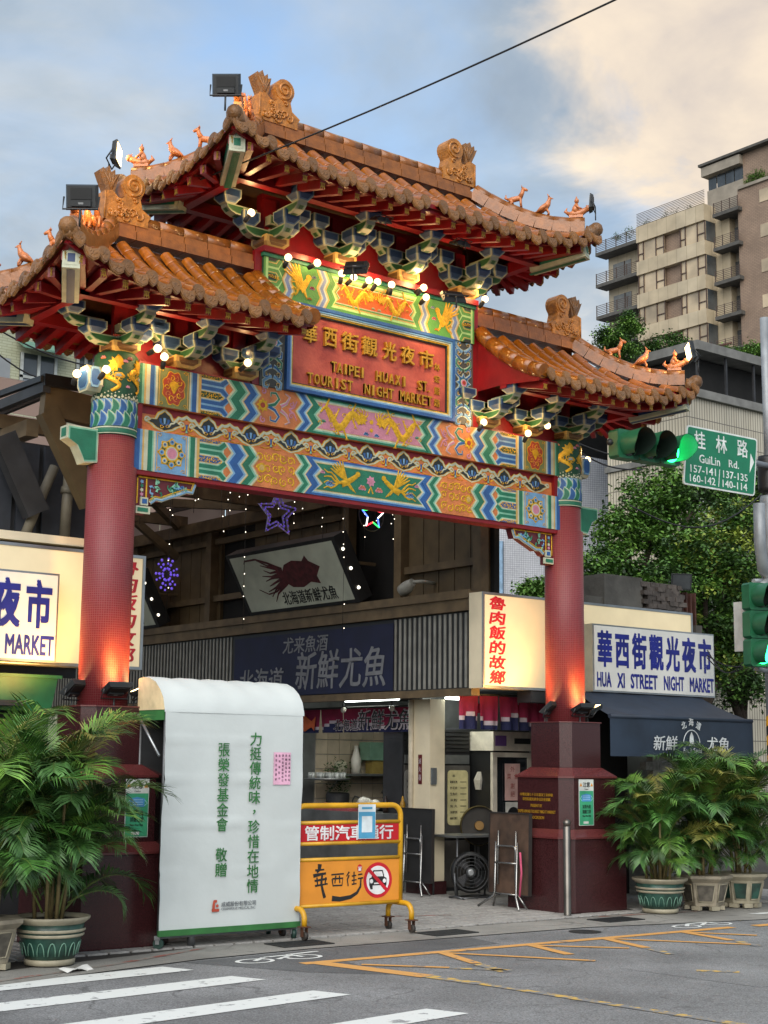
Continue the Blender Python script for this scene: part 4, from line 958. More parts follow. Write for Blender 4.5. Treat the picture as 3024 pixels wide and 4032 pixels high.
# ================================================================ GROUND
def asphalt(name, c1, c2, patch=True):
    m = bpy.data.materials.new(name); m.use_nodes = True; t = m.node_tree; b = t.nodes['Principled BSDF']; geo = t.nodes.new('ShaderNodeNewGeometry')
    def ns(sc, det, off=0):
        n = t.nodes.new('ShaderNodeTexNoise'); n.inputs['Scale'].default_value = sc; n.inputs['Detail'].default_value = det; t.links.new(geo.outputs['Position'], n.inputs['Vector']); return n
    a = ns(95, 4); r = t.nodes.new('ShaderNodeValToRGB'); r.color_ramp.elements[0].position = .35; r.color_ramp.elements[1].position = .7; r.color_ramp.elements[0].color = (*srgb(c1), 1); r.color_ramp.elements[1].color = (*srgb(c2), 1); t.links.new(a.outputs['Fac'], r.inputs[0])
    p_ = ns(.9, 6); pr = t.nodes.new('ShaderNodeMapRange'); pr.inputs[1].default_value = .3; pr.inputs[2].default_value = .7; pr.inputs[3].default_value = .66; pr.inputs[4].default_value = 1.25; t.links.new(p_.outputs['Fac'], pr.inputs[0])
    mu = t.nodes.new('ShaderNodeMixRGB'); mu.blend_type = 'MULTIPLY'; mu.inputs[0].default_value = 1; t.links.new(r.outputs[0], mu.inputs[1]); t.links.new(pr.outputs[0], mu.inputs[2])
    s2 = ns(5, 6); sr = t.nodes.new('ShaderNodeValToRGB'); sr.color_ramp.elements[0].position = .60; sr.color_ramp.elements[1].position = .74; t.links.new(s2.outputs['Fac'], sr.inputs[0])
    mk = t.nodes.new('ShaderNodeMixRGB'); mf = t.nodes.new('ShaderNodeMath'); mf.operation = 'MULTIPLY'; mf.inputs[1].default_value = .45; t.links.new(sr.outputs[0], mf.inputs[0]); t.links.new(mf.outputs[0], mk.inputs[0]); t.links.new(mu.outputs[0], mk.inputs[1]); mk.inputs[2].default_value = (.03, .03, .03, 1)
    vo = t.nodes.new('ShaderNodeTexVoronoi'); vo.feature = 'DISTANCE_TO_EDGE'; vo.inputs['Scale'].default_value = .8
    wv = ns(2.2, 5); wm = t.nodes.new('ShaderNodeMixRGB'); wm.blend_type = 'ADD'; wm.inputs[0].default_value = .35; t.links.new(geo.outputs['Position'], wm.inputs[1]); t.links.new(wv.outputs['Color'], wm.inputs[2]); t.links.new(wm.outputs[0], vo.inputs['Vector'])
    cr_ = t.nodes.new('ShaderNodeMapRange'); cr_.inputs[1].default_value = .0; cr_.inputs[2].default_value = .012; cr_.inputs[3].default_value = .55; cr_.inputs[4].default_value = 0; t.links.new(vo.outputs['Distance'], cr_.inputs[0])
    cm_ = t.nodes.new('ShaderNodeMath'); cm_.operation = 'MULTIPLY'; t.links.new(cr_.outputs[0], cm_.inputs[0]); cg_ = t.nodes.new('ShaderNodeMapRange'); cg_.inputs[1].default_value = .48; cg_.inputs[2].default_value = .56; t.links.new(p_.outputs['Fac'], cg_.inputs[0]); t.links.new(cg_.outputs[0], cm_.inputs[1])
    ck = t.nodes.new('ShaderNodeMixRGB'); t.links.new(cm_.outputs[0], ck.inputs[0]); t.links.new(mk.outputs[0], ck.inputs[1]); ck.inputs[2].default_value = (.025, .025, .025, 1)
    t.links.new(ck.outputs[0], b.inputs['Base Color']); b.inputs['Roughness'].default_value = .75
    bp = t.nodes.new('ShaderNodeBump'); bp.inputs['Strength'].default_value = .5; bp.inputs['Distance'].default_value = .006; t.links.new(a.outputs['Fac'], bp.inputs['Height']); t.links.new(bp.outputs[0], b.inputs['Normal'])
    return m
M_ASPH = asphalt('asphalt', '5a5b5c', '969798'); M_CONC = asphalt('gutter_concrete', '7f7d78', '9b9993'); M_BED = asphalt('paver_joint_bed', '33302c', '45413c')
def worn(name, col, under, amt, sc=7):
    m = bpy.data.materials.new(name); m.use_nodes = True; t = m.node_tree; b = t.nodes['Principled BSDF']; geo = t.nodes.new('ShaderNodeNewGeometry')
    n = t.nodes.new('ShaderNodeTexNoise'); n.inputs['Scale'].default_value = sc; n.inputs['Detail'].default_value = 10; n.inputs['Roughness'].default_value = .7; t.links.new(geo.outputs['Position'], n.inputs['Vector'])
    r = t.nodes.new('ShaderNodeValToRGB'); r.color_ramp.elements[0].position = amt; r.color_ramp.elements[1].position = amt + .06; t.links.new(n.outputs['Fac'], r.inputs[0])
    r.color_ramp.elements[0].color = (*srgb(under), 1); r.color_ramp.elements[1].color = (*srgb(col), 1); t.links.new(r.outputs[0], b.inputs['Base Color']); b.inputs['Roughness'].default_value = .7
    return m
M_WLINE = worn('white_road_paint', 'd8dbd8', '8c8d8e', .37); M_YLINE = worn('yellow_road_paint', 'd09a55', '77706a', .36); M_YWORN = worn('worn_yellow_paint', 'c9a552', '7c7d7e', .50, 9); M_RLINE = worn('faded_red_paint', '8f5348', '8a857e', .50, 5)
def sheet(name, pts, z, m, parent=None): return MB().add([(x, y, z) for x, y in pts], [tuple(range(len(pts)))]).build(name, m, parent)
tag(sheet('ground', [(-900, -900), (900, -900), (900, 900), (-900, 900)], -.05, M_ASPH), kind='structure')
road = tag(sheet('road', [(-80, -60), (90, -60), (90, -2.05), (3.84, -1.95), (1.7, -1.47), (-1.6, -1.35), (-2.7, -1.42), (-4.62, -1.84), (-80, -9)], -.016, M_ASPH), kind='structure')
tag(sheet('gutter', [(-80, -8.95), (-4.63, -1.83), (-2.7, -1.412), (-1.6, -1.342), (1.7, -1.462), (3.84, -1.942), (90, -2.04), (90, -.8), (2.4, -.8), (-2.2, -.74), (-4.4, -1.2), (-80, -8)], -.010, M_CONC), kind='structure')
walk = tag(sheet('pavement', [(-80, -7.99), (-4.4, -1.19), (-2.2, -.73), (2.4, -.79), (90, -.79), (90, 40), (-80, 40)], -.012, M_BED), kind='structure')
M_PAV = mat('paver_stone', '9a9894', rough=.75, var=.16, scale=30, bump=.3, bscale=120, rnd=.10, dirt=.25)
PW = .183
pv = MB(); bv = .006; hx_ = PW / 2
loft(pv, [([(-hx_, -hx_), (hx_, -hx_), (hx_, hx_), (-hx_, hx_)], 0), ([(-hx_, -hx_), (hx_, -hx_), (hx_, hx_), (-hx_, hx_)], .012), ([(-hx_ + bv, -hx_ + bv), (hx_ - bv, -hx_ + bv), (hx_ - bv, hx_ - bv), (-hx_ + bv, hx_ - bv)], .016)])
PAVM = pv.mesh('paver', M_PAV); far = MB(); cnt = 0; spots = []
for j in range(0, 52):
    y = -.66 + j * .205
    for i in range(-24, 34):
        x = i * .205 + (.1025 if j % 2 else 0)
        lim = -.62 if x < 2.4 and x > -2.2 else (-.62 - max(0, -2.2 - x) * .2 if x <= -2.2 else -.64)
        if any(abs(x - s * 2.94) < .48 and abs(y) < .48 for s in (-1, 1)): continue
        spots.append((x, y))
spots.sort(key=lambda q: (Vector((q[0], q[1], 0)) - Vector((.9, -.3, 0))).length)
rr = random.Random(2)
for k, (x, y) in enumerate(spots):
    dz = -.012 + rr.uniform(-.0015, .0015)
    if k < 300: inst('paver', PAVM, walk, loc=(x, y, dz), rot=(rr.uniform(-.006, .006), rr.uniform(-.006, .006), rr.uniform(-.01, .01)))
    else: far.add([(v.co.x + x, v.co.y + y, v.co.z + dz) for v in PAVM.vertices], [tuple(p_.vertices) for p_ in PAVM.polygons if p_.normal.z > -.5])
o = far.build('pavers_beyond', M_PAV, walk); o['kind'] = 'stuff'
def mark(name, pts, m, z=-.0115): return sheet(name, pts, z, m, road)
for k, (yl, yr, xe_) in enumerate(((-2.42, -1.775, -3.12), (-3.3, -2.51, -2.95), (-4.0, -3.44, -2.86), (-5.1, -4.5, -2.70))):
    sl = (yr - yl) / (xe_ + 8.5) if k else .10; X = -9.5
    yl = yr + (X - xe_) * (.09 + .012 * k)
    mark('crossing_stripe', [(X, yl - .15), (xe_ + .055, yr - .15), (xe_ - .055, yr + .15), (X, yl + .15)], M_WLINE)
def yline(a, b, w_, m=None, z=-.0113):
    a = Vector((*a, 0)); b = Vector((*b, 0)); n = (b - a).cross(Vector((0, 0, 1))).normalized() * w_ / 2
    mark('yellow_line', [(q.x, q.y) for q in (a + n, b + n, b - n, a - n)][::-1], m or M_YLINE, z)
yline((-2.16, -2.09), (3.0, -2.26), .115)
yline((3.3, -2.3), (9, -2.6), .13)
yline((-2.02, -2.12), (-1.78, -3.2), .17, None, -.0109); yline((-1.78, -3.2), (-1.70, -3.7), .13, M_YWORN); yline((-1.70, -3.7), (-1.45, -6.6), .09, M_YWORN)
for (a, b), (c_, d_) in zip((((-.76, -2.17), (-.98, -2.86)), ((.25, -2.21), (.07, -2.88)), ((1.18, -2.25), (.98, -2.93)), ((2.24, -2.28), (2.09, -2.98))), (((-.76, -2.2), (-.05, -3.29)), ((.25, -2.24), (.83, -2.86)), ((1.20, -2.26), (1.98, -3.29)), ((2.24, -2.3), (2.62, -2.86)))):
    yline(a, b, .10, None, -.0105); yline(c_, d_, .075, None, -.0101)
yline((-1.80, -2.40), (-1.33, -2.93), .07, None, -.0097); yline((-1.33, -2.95), (-1.02, -3.32), .08, M_YWORN); yline((-.99, -2.88), (-1.12, -3.35), .10, M_YWORN)
for a, b in (((.95, -3.0), (.83, -3.35)), ((2.08, -3.05), (1.95, -3.4)), ((1.2, -4.2), (1.0, -4.5)), ((.2, -4.15), (.42, -4.4)), ((2.35, -3.5), (2.2, -3.75)), ((.35, -5.5), (.62, -5.75))): yline(a, b, .09, M_YWORN)
M_PATCH = asphalt('asphalt_patch', '46484a', '727476'); sheet('asphalt_patch', [(-2.9, -1.5), (-1.5, -1.40), (.2, -1.45), (.1, -1.95), (-1.75, -2.05), (-1.95, -2.95), (-2.4, -2.5)], -.0142, M_PATCH, road); sheet('asphalt_patch', [(-.2, -3.7), (2.6, -3.9), (2.8, -5.2), (-.1, -5.0)], -.0142, asphalt('asphalt_patch_pale', '5e5f60', '949596'), road)
mb = MB()                                         # bicycle symbols
def ringpts(cx, cy, r, w_, ax=1.0):
    n = 22
    for k in range(n):
        a, b = 2 * pi * k / n, 2 * pi * (k + 1) / n
        yield [(cx + r * cos(t) * ax, cy + r * sin(t)) for t in (a, b)] + [(cx + (r - w_) * cos(t) * ax, cy + (r - w_) * sin(t)) for t in (b, a)]
for cx, cy, s_ in ((-2.15, -1.72, 1), (2.9, -1.93, 1)):
    mb = MB()
    for u in (-.24, .24):
        for q in ringpts(cx + u * s_, cy - .03, .13, .03, 1.35): mb.add([(x, y, -.0112) for x, y in q[::-1]], [(0, 1, 2, 3)])
    for (ax_, ay_), (bx_, by_) in (((-.24, -.03), (-.05, .12)), ((-.05, .12), (.22, .13)), ((.22, .13), (.24, -.03)), ((-.02, -.04), (.2, .1)), ((.2, .15), (.55, .2))):
        d = Vector((bx_ - ax_, by_ - ay_, 0)); n = d.cross(Vector((0, 0, 1))).normalized() * .022; P_ = [Vector((cx + ax_, cy + ay_, -.0108)), Vector((cx + bx_, cy + by_, -.0108))]
        mb.add([P_[0] - n, P_[1] - n, P_[1] + n, P_[0] + n], [(0, 1, 2, 3)])
    mb.build('bicycle_marking', M_WLINE, road)
sheet('edge_line', [(-4.7, -1.74), (-3.43, -1.36), (-2.3, -.86), (-2.28, -.80), (-3.45, -1.30), (-4.7, -1.68)], -.0065, M_RLINE, walk)
sheet('edge_line', [(2.5, -.86), (4.0, -1.05), (4.0, -1.0), (2.5, -.80)], -.0060, M_RLINE, walk); sheet('edge_line', [(.5, .30), (1.25, .02), (1.29, .07), (.53, .36)], .006, M_RLINE, walk)
sheet('white_line', [(4.3, -1.62), (9, -2.0), (9, -1.85), (4.2, -1.5)], -.0062, M_WLINE, walk)
M_GRATE = mat('cast_iron', '2c2d2e', rough=.6, metal=.3, var=.3, scale=20, bump=.3)
for i, (cx, cy, rz) in enumerate(((-1.45, -1.04, .0), (.22, -1.10, .02), (2.5, -1.15, .0))):
    gt = tag(empty('drain_grate', (cx, cy, 0), rz=rz), ('dark iron drain grate beside the white banner stand', 'dark iron drain grate in front of the yellow barrier', 'dark iron drain grate before the right stone plinth')[i], 'drain grate', 'drain grates in the gutter')
    MB().box(-.26, .26, -.15, .15, -.0095, -.007).build('plate', mat('drain_hole', '151515', rough=.9), gt)
    fr_ = MB(); fr_.box(-.27, .27, -.16, -.14, -.009, -.001); fr_.box(-.27, .27, .14, .16, -.009, -.001); fr_.box(-.27, -.25, -.14, .14, -.009, -.001); fr_.box(.25, .27, -.14, .14, -.009, -.001); fr_.build('frame', M_GRATE, gt)
    for k in range(6): MB().box(-.25, .25, -.128 + k * .045, -.103 + k * .045, -.0085, -.002).build('bar', M_GRATE, gt)
tag(MB().lathe([(.16, -.0135), (.16, -.0118)], 28, c=(1.45, -1.72, 0)).build('manhole_cover', M_GRATE), 'small dark manhole cover in the road near the yellow line', 'manhole cover')
lt = MB()
for k in range(7): a = k / 6; lt.add([(-.15 + .3 * a, -.05, -.004 + .02 * sin(5 * a)), (-.15 + .3 * a, .05, -.006 + .03 * abs(sin(4 * a + 1)))], [])
lt.f = [[2 * k, 2 * k + 2, 2 * k + 3, 2 * k + 1] for k in range(6)]; lt.mi = [0] * 6; lt.sm = [True] * 6
p_ = at(305, 3818, z=0); tag(lt.build('paper_scrap', mat('litter_paper', 'd8d8d4', rough=.9), None, loc=p_, rot=(0, 0, .3)), 'crumpled white paper scrap lying by the kerb near the palm pot', 'litter')

# ================================================================ SHOPS AND PASSAGE
M_CREAM = mat('cream_panel', 'd9cdb0', rough=.5, var=.08, scale=3, dirt=.12)
M_BOX = mat('lightbox_face', 'ddd0ae', rough=.4, var=.06, scale=2.5, emit='ffe2a8', es=.10)
M_ALU = mat('aluminium', '9ea2a4', rough=.35, metal=.8, var=.1)
M_SIGNW = mat('sign_white', 'd6d6d0', rough=.4, var=.06, scale=3, dirt=.10)
M_BLUET = mat('sign_blue', '141e78', rough=.5); M_REDT = mat('sign_red', 'c0202c', rough=.5)
M_STEELT = mat('tan_steel', '62523a', rough=.6, var=.25, scale=5, dirt=.3); M_DARK = mat('recess_shade', '141414', rough=.9); M_BROWN = mat('brown_sheet', '5a4b33', rough=.6, var=.2, scale=4, dirt=.35)  # M_DARK: near-black colour standing in for shade in openings and interiors
M_RIB = mat('grey_rib', '8b8a82', rough=.5, var=.15, dirt=.3); M_BLK = mat('black_metal', '1b1c1d', rough=.5, var=.2); M_NAVY = mat('navy_vinyl', '0d1434', rough=.6, var=.2, scale=3); M_GREYT = mat('grey_lettering', '74767a', rough=.6)
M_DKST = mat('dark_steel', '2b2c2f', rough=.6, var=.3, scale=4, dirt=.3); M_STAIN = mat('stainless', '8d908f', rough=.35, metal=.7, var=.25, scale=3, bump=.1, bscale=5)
def boxt(name, label, cat, x0, x1, y0, y1, z0, z1, m, group=None): return tag(MB().box(x0, x1, y0, y1, z0, z1).build(name, m), label, cat, group)
# ---- right shop: light box with red characters and the market sign in front
for sg in (1, -1):
    side = 'right' if sg > 0 else 'left'
    t = thing('light_box', f'long cream light box with red vertical characters beyond the {side} column', 'light box', (0, 0, 0), 'cream light boxes flanking the gate')
    X0, X1 = 2.215, (5.91 if sg > 0 else 5.9)
    MB().box(*sorted((sg * X0, sg * X1)), .62, .84, 2.44, 3.55).build('case', M_CREAM, t)
    MB().box(*sorted((sg * (X0 + .03), sg * (X1 - .03))), .608, .619, 2.47, 3.52).build('face', M_BOX, t)
    fr_ = MB(); a, b = sorted((sg * X0, sg * X1)); fr_.box(a, b, .600, .6185, 2.44, 2.468); fr_.box(a, b, .600, .6185, 3.522, 3.55); fr_.box(a, a + .028, .600, .6185, 2.468, 3.522); fr_.box(b - .028, b, .600, .6185, 2.468, 3.522); fr_.build('frame', M_ALU, t)
    xc = 2.45 if sg > 0 else -2.42
    for i, ch in enumerate('魯肉飯的故鄉'): put_text(ch, M_REDT, t, (xc, .6075, 3.43 - i * .172), name='character', w=.25, h=.150, ext=.003, off=.028, shear=.12, wob=.012)
    t = thing('market_sign', ('white sign with blue characters and HUA XI STREET NIGHT MARKET' if sg > 0 else 'white market sign with blue characters cut off at the left edge'), 'sign', (0, 0, 0), 'white market signs above the shops')
    a, b = (3.82, 6.08) if sg > 0 else (-5.48, -3.22)
    MB().box(a, b, .40, .58, 2.45, 3.27).build('case', M_ALU, t); MB().box(a + .02, b - .02, .392, .399, 2.47, 3.25).build('face', M_SIGNW, t)
    put_text('華西街觀光夜市', M_BLUET, t, ((a + b) / 2, .391, 2.975), w=b - a - .16, h=.42, ext=.003, off=.04, spacing=1.35)
    wds = (('HUA', .04, .29), ('XI', .40, .53), ('STREET', .64, 1.14), ('NIGHT', 1.26, 1.65), ('MARKET', 1.76, 2.24))
    for s_, u0, u1 in wds: put_text(s_, M_BLUET, t, (a + .02 + (u0 + u1) / 2 * .985, .391, 2.60), w=(u1 - u0) * .97, h=.17, ext=.003, off=.03)
# cloth over the left box, black beam under it
boxt('canopy_edge', 'cream canvas folded along the top of the left light box', 'canopy', -5.9, -2.62, .62, 1.5, 3.58, 3.66, M_CREAM)
# ---- passage: right wall
wall = thing('arcade_wall', 'brown sheet metal upper wall of the covered arcade', 'wall', (2.6, 0, 3.6))
def wl(name, x0, x1, y0, y1, z0, z1, m, par=wall): o = MB().box(x0, x1, y0, y1, z0, z1).build(name, m, par); o.location = (-par.location.x, -par.location.y, -par.location.z); return o
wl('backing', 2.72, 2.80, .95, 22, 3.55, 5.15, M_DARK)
n = 0
for i in range(60):                                     # vertical sheet panels; near-black backing stands for shade in the openings
    y = 1.02 + i * .30
    if 2.62 < y < 3.55 or 5.9 < y < 7.0 or 9.6 < y < 10.6 or 13 < y < 14: continue
    wl('sheet_panel', 2.66, 2.715, y, y + .285, 3.62, 5.1, M_BROWN)
for y in (.98, 2.50, 3.62, 7.1, 9.4, 11.4, 14.2): wl('post', 2.52, 2.655, y, y + .14, 3.6, 5.1, M_STEELT)
for y0, y1, z in ((1.12, 2.5, 3.95), (3.76, 7.1, 3.95), (7.24, 9.4, 3.95), (9.54, 14.2, 3.95), (3.76, 7.1, 4.82), (7.24, 14.2, 4.82)): wl('rail', 2.58, 2.65, y0, y1, z, z + .09, M_STEELT)
wl('ledge_beam', 2.26, 2.66, .86, 22, 3.36, 3.58, M_STEELT); wl('ledge_lip', 2.22, 2.255, .86, 22, 3.50, 3.60, M_STEELT)
fas = thing('ribbed_fascia', 'grey and black vertical ribbed fascia above the food stalls', 'fascia', (2.3, 0, 2.45))
wl('backing', 2.33, 2.38, .86, 20, 2.45, 3.355, M_BLK, fas)
RIB = MB().box(-.012, 0, -.019, .019, 0, .88).mesh('rib', M_RIB)
y = .92
while y < 14:
    if not 2.42 < y < 6.1: inst('rib', RIB, fas, loc=(.029, y, .012))
    y += .095
wl('bottom_rail', 2.27, 2.40, .86, 20, 2.36, 2.447, M_STEELT, fas)
bn = thing('shop_banner', 'wide navy banner with grey brush characters on the ribbed fascia', 'banner', (2.29, 4.2, 2.88))
MB().box(0, .008, -1.85, 1.80, -.42, .42).build('cloth', M_NAVY, bn)
for s_, yc, zc, ww, hh in (('尤来魚酒', .05, .26, 1.05, .22), ('北海道', 1.10, -.20, 1.10, .34), ('新鮮尤魚', -.72, -.10, 1.95, .50)): put_text(s_, M_GREYT, bn, (-.002, yc, zc), (0, -1, 0), w=ww, h=hh, ext=.003, off=.010, shear=.1, wob=.012)
# squid light boxes
M_SQ = mat('squid_print', '4a1a1e', rough=.6, var=.4, scale=14); M_LBX = mat('lightbox_screen', 'b9bfae', rough=.4, var=.12, scale=3, dirt=.2)
for k, yoff in enumerate((0, 5.1)):
    t = thing('squid_sign', ('tilted white light box with a printed red squid above the banner', 'second tilted light box deeper in the arcade, partly hidden')[k], 'light box', (2.2, 4.2 + yoff, 3.6), 'tilted squid light boxes in the arcade')
    tl = Matrix.Translation((0, 0, 0)) @ Matrix.Rotation(-.50, 4, 'Y')          # lean the top outwards
    o = MB().box(0, .22, -1.28, 1.28, 0, .92).build('case', M_BLK, t, mw=tl)
    MB().box(-.006, -.001, -1.2, 1.2, .05, .87).build('screen', M_LBX, t, mw=tl)
    e_ = Orn(lambda u, v, h: (-.006 - h, -u, v)); sq = []
    body = [(.0, .40), (.12, .33), (.35, .31), (.55, .37), (.74, .33), (.72, .44), (.86, .56), (.66, .66), (.62, .74), (.52, .67), (.30, .70), (.10, .66), (.02, .58)]
    e_.poly([(u - .1, v) for u, v in body], 0, .004)
    for j in range(9):
        a = -.5 + j * .125; e_.rib([(-.08, .50 + a * .2), (-.22, .50 + a * .32), (-.38, .48 + a * .42 + .02 * sin(j * 2)), (-.50 - .04 * (j % 3), .47 + a * .62)], .055, .012, 0, .004)
    e_.rib([(-.08, .60), (-.35, .72), (-.6, .80), (-.86, .80), (-.9, .76)], .04, .02, 0, .004); e_.rib([(-.08, .42), (-.4, .30), (-.6, .28), (-.78, .36)], .03, .012, 0, .004)
    e_.m.build('squid_print', M_SQ, t, mw=tl)
    put_text('北海道新鮮尤魚', M_BLK, t, tl @ Vector((-.0075, -.28, .185)), (0, -1, 0), (tl.to_3x3() @ Vector((0, 0, 1))), w=1.22, h=.19, ext=.002, off=.01, shear=.1, wob=.012)
    for z_ in (.18, .45, .72): MB().ball((.06, -1.285, z_), .022, 8, 6).build('side_bulb', mat('warm_white_bulb', 'ffffff', emit='fff4dc', es=1.5), t, mw=tl)
    [MB().beam((.45, q, .55), (.1, q, .55), .04, .04).build('hanger', M_STEELT, t) for q in (-1, 1)]
t = thing('spot_lamp', 'pale cone shaped spot lamp fixed to the arcade wall', 'lamp', at(1605, 2310, x=2.35))
MB().tube([(0, .10, -.05), (0, .0, 0), (0, -.10, .05)], [.085, .08, .05], 14).build('shade', mat('pale_plastic', 'a5a49a', rough=.5), t); MB().tube([(0, -.10, .05), (.1, -.16, .06), (.3, -.17, .05)], .022, 8).build('bracket', mat('pale_plastic', 'a5a49a'), t)
# ---- passage roof
rf = thing('arcade_roof', 'translucent sheet roof on tan steel beams over the arcade', 'roof', (0, 6, 5.9))
M_TRL = bpy.data.materials.new('translucent_sheet'); M_TRL.use_nodes = True; q_ = M_TRL.node_tree; q_.nodes.clear(); a_ = q_.nodes.new('ShaderNodeBsdfTranslucent'); a_.inputs[0].default_value = (.62, .52, .47, 1); b_ = q_.nodes.new('ShaderNodeBsdfDiffuse'); b_.inputs[0].default_value = (.4, .35, .32, 1); c_ = q_.nodes.new('ShaderNodeMixShader'); c_.inputs[0].default_value = .25; d_ = q_.nodes.new('ShaderNodeOutputMaterial')
q_.links.new(a_.outputs[0], c_.inputs[1]); q_.links.new(b_.outputs[0], c_.inputs[2]); q_.links.new(c_.outputs[0], d_.inputs[0])
def rl(name, a, b, w_, h_, m): o = MB().beam(a, b, w_, h_).build(name, m, rf); o.location = -rf.location; return o
for i in range(12):
    for j in range(4): 
        o = MB().box(-3.1 + j * 1.5, -1.65 + j * 1.5, 2.6 + i * 1.6, 4.1 + i * 1.6, 5.62, 5.63).build('roof_sheet', M_TRL, rf); o.location = -rf.location
for i in range(8): rl('cross_beam', (-3.2, 3.2 + i * 2.4, 5.28), (2.6, 3.2 + i * 2.4, 5.28), .10, .16, M_STEELT)
for j in range(9): rl('purlin', (-3.1 + j * .72, 2.5, 5.54), (-3.1 + j * .72, 22, 5.54), .05, .07, M_BLK)
[MB().box(2.73 - 0, 2.75 - 0, 1.1 + i * 2, 3.05 + i * 2, 5.152, 5.62).build('clerestory_sheet', M_TRL, rf, loc=-rf.location) for i in range(10)]
rl('tie_beam', (2.5, 1.2, 5.10), (2.5, 21, 5.10), .14, .18, M_STEELT); rl('tie_beam', (-2.6, 2.5, 5.10), (-2.6, 21, 5.10), .14, .18, M_STEELT)
for a, b in (((2.45, 8.0, 5.2), (.2, 5.6, 5.42)), ((2.45, 5.6, 5.2), (.2, 8.0, 5.40)), ((2.45, 8.0, 4.7), (1.7, 8.0, 5.2))): rl('brace', a, b, .09, .12, M_STEELT)
# far end of the arcade and the stalls on its left, dim
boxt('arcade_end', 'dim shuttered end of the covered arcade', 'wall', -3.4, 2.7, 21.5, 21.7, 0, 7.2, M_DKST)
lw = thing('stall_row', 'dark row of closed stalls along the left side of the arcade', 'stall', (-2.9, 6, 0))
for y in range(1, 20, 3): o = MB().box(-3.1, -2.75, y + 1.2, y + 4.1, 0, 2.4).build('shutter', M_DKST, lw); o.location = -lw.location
# fairy lights, stars, snowflake hung in the arcade
M_LED = mat('led_white', 'ffffff', emit='fff2d8', es=2); M_WIRE = mat('thin_wire', '26221e', rough=.7); M_VIO = mat('violet_led', '8a6cff', emit='7a5cff', es=.12); M_TUBE = mat('led_tube', '9a92b8', rough=.4, emit='8a78d8', es=.015)
fl = thing('fairy_lights', 'curtain of tiny warm fairy lights hanging inside the gateway', 'fairy lights', (0, 2.0, 5.2))
rr = random.Random(12); lw_ = MB(); lb = MB()
BULB = MB().ball((0, 0, 0), .0055, 6, 4).mesh('bulb', M_LED); nb = 0
lw_.tube([(-2.3, 0, .05), (0, 0, -.02), (2.1, 0, .05)], .006, 4)
for i in range(34):
    x = -2.1 + i * .125; L_ = rr.uniform(.35, 1.15) if i % 9 else 2.1; y_ = rr.uniform(-.25, .5)
    lw_.tube([(x, y_, .0), (x + rr.uniform(-.03, .03), y_, -L_ / 2), (x, y_, -L_)], .003, 4)
    z_ = -.1
    while z_ > -L_:
        if nb < 190 and rr.random() < .55: inst('bulb', BULB, fl, loc=(x + rr.uniform(-.02, .02), y_ - .006, z_)); nb += 1
        z_ -= rr.uniform(.10, .20)
lw_.build('wire', M_WIRE, fl)
def star(cx, R_, r_, n=5, ph=pi / 2): return [(cx[0] + (R_ if k % 2 == 0 else r_) * cos(ph + pi * k / n), cx[1] + (R_ if k % 2 == 0 else r_) * sin(ph + pi * k / n)) for k in range(2 * n)]
for (px, py, dep, R_, nm, lab) in ((1093, 2022, 1.2, .26, 'a', 'purple outlined star light hanging under the beam'), (1468, 2030, 1.2, .16, 'b', 'multicoloured outlined star light hanging in a wire ring under the beam')):
    c = at(px, py, y=dep); t = thing('star_light', lab, 'star light', c, 'hanging star lights')
    for k in (0, 1) if nm == 'a' else (0,):
        m = MB(); s_ = star((0, 0), R_ * (1 - .32 * k), R_ * .48 * (1 - .3 * k)); pts = [(u, .02 * k, v) for u, v in s_]; pts.append(pts[0])
        if nm == 'b':
            cols = [mat('led_' + n_, c_, emit=c_, es=1.2) for n_, c_ in (('red', 'ff3040'), ('green', '30ff60'), ('blue', '5070ff'), ('pale', 'ffffff'))]
            for q in range(len(pts) - 1): m.tube([pts[q], pts[q + 1]], .008, 5, q % 4)
            m.build('led_tube', cols, t)
        else:
            m.tube(pts, .013, 6); m.build('led_tube', M_TUBE, t)
            for q in range(len(pts) - 1):
                for f_ in (.15, .5, .85): a, b = Vector(pts[q]), Vector(pts[q + 1]); MB().ball(tuple(a + (b - a) * f_ + Vector((0, -.012, 0))), .009, 6, 4).build('led', M_VIO, t)
    m = MB(); m.tube([(R_ * 1.12 * cos(a), .03, R_ * 1.12 * sin(a)) for a in lin(0, 2 * pi, 25)], .006, 5, cap=False) if nm == 'b' else [m.tube([(u, 0, v), (u * .7, .02, v * .7)], .006, 5) for u, v in star((0, 0), R_, R_ * .48)]
    m.tube([(0, .01, R_), (0, .01, R_ + .35)], .004, 4); m.build('wire_frame', M_WIRE, t)
c = at(655, 2262, y=1.6); t = thing('snowflake_light', 'small glowing violet snowflake light hanging in the arcade', 'snowflake light', c)
m = MB(); lm = MB()
for k in range(6):
    a = pi * k / 3; m.tube([(0, 0, 0), (.13 * cos(a), 0, .17 * sin(a))], .008, 5)
    for r_ in (.05, .09, .13): lm.ball((r_ * cos(a), -.01, r_ * 1.3 * sin(a)), .016, 6, 4); lm.ball((r_ * cos(a + .4), -.01, r_ * 1.3 * sin(a + .4)), .013, 6, 4)
m.build('frame', M_WIRE, t); lm.build('led_cluster', M_VIO, t)
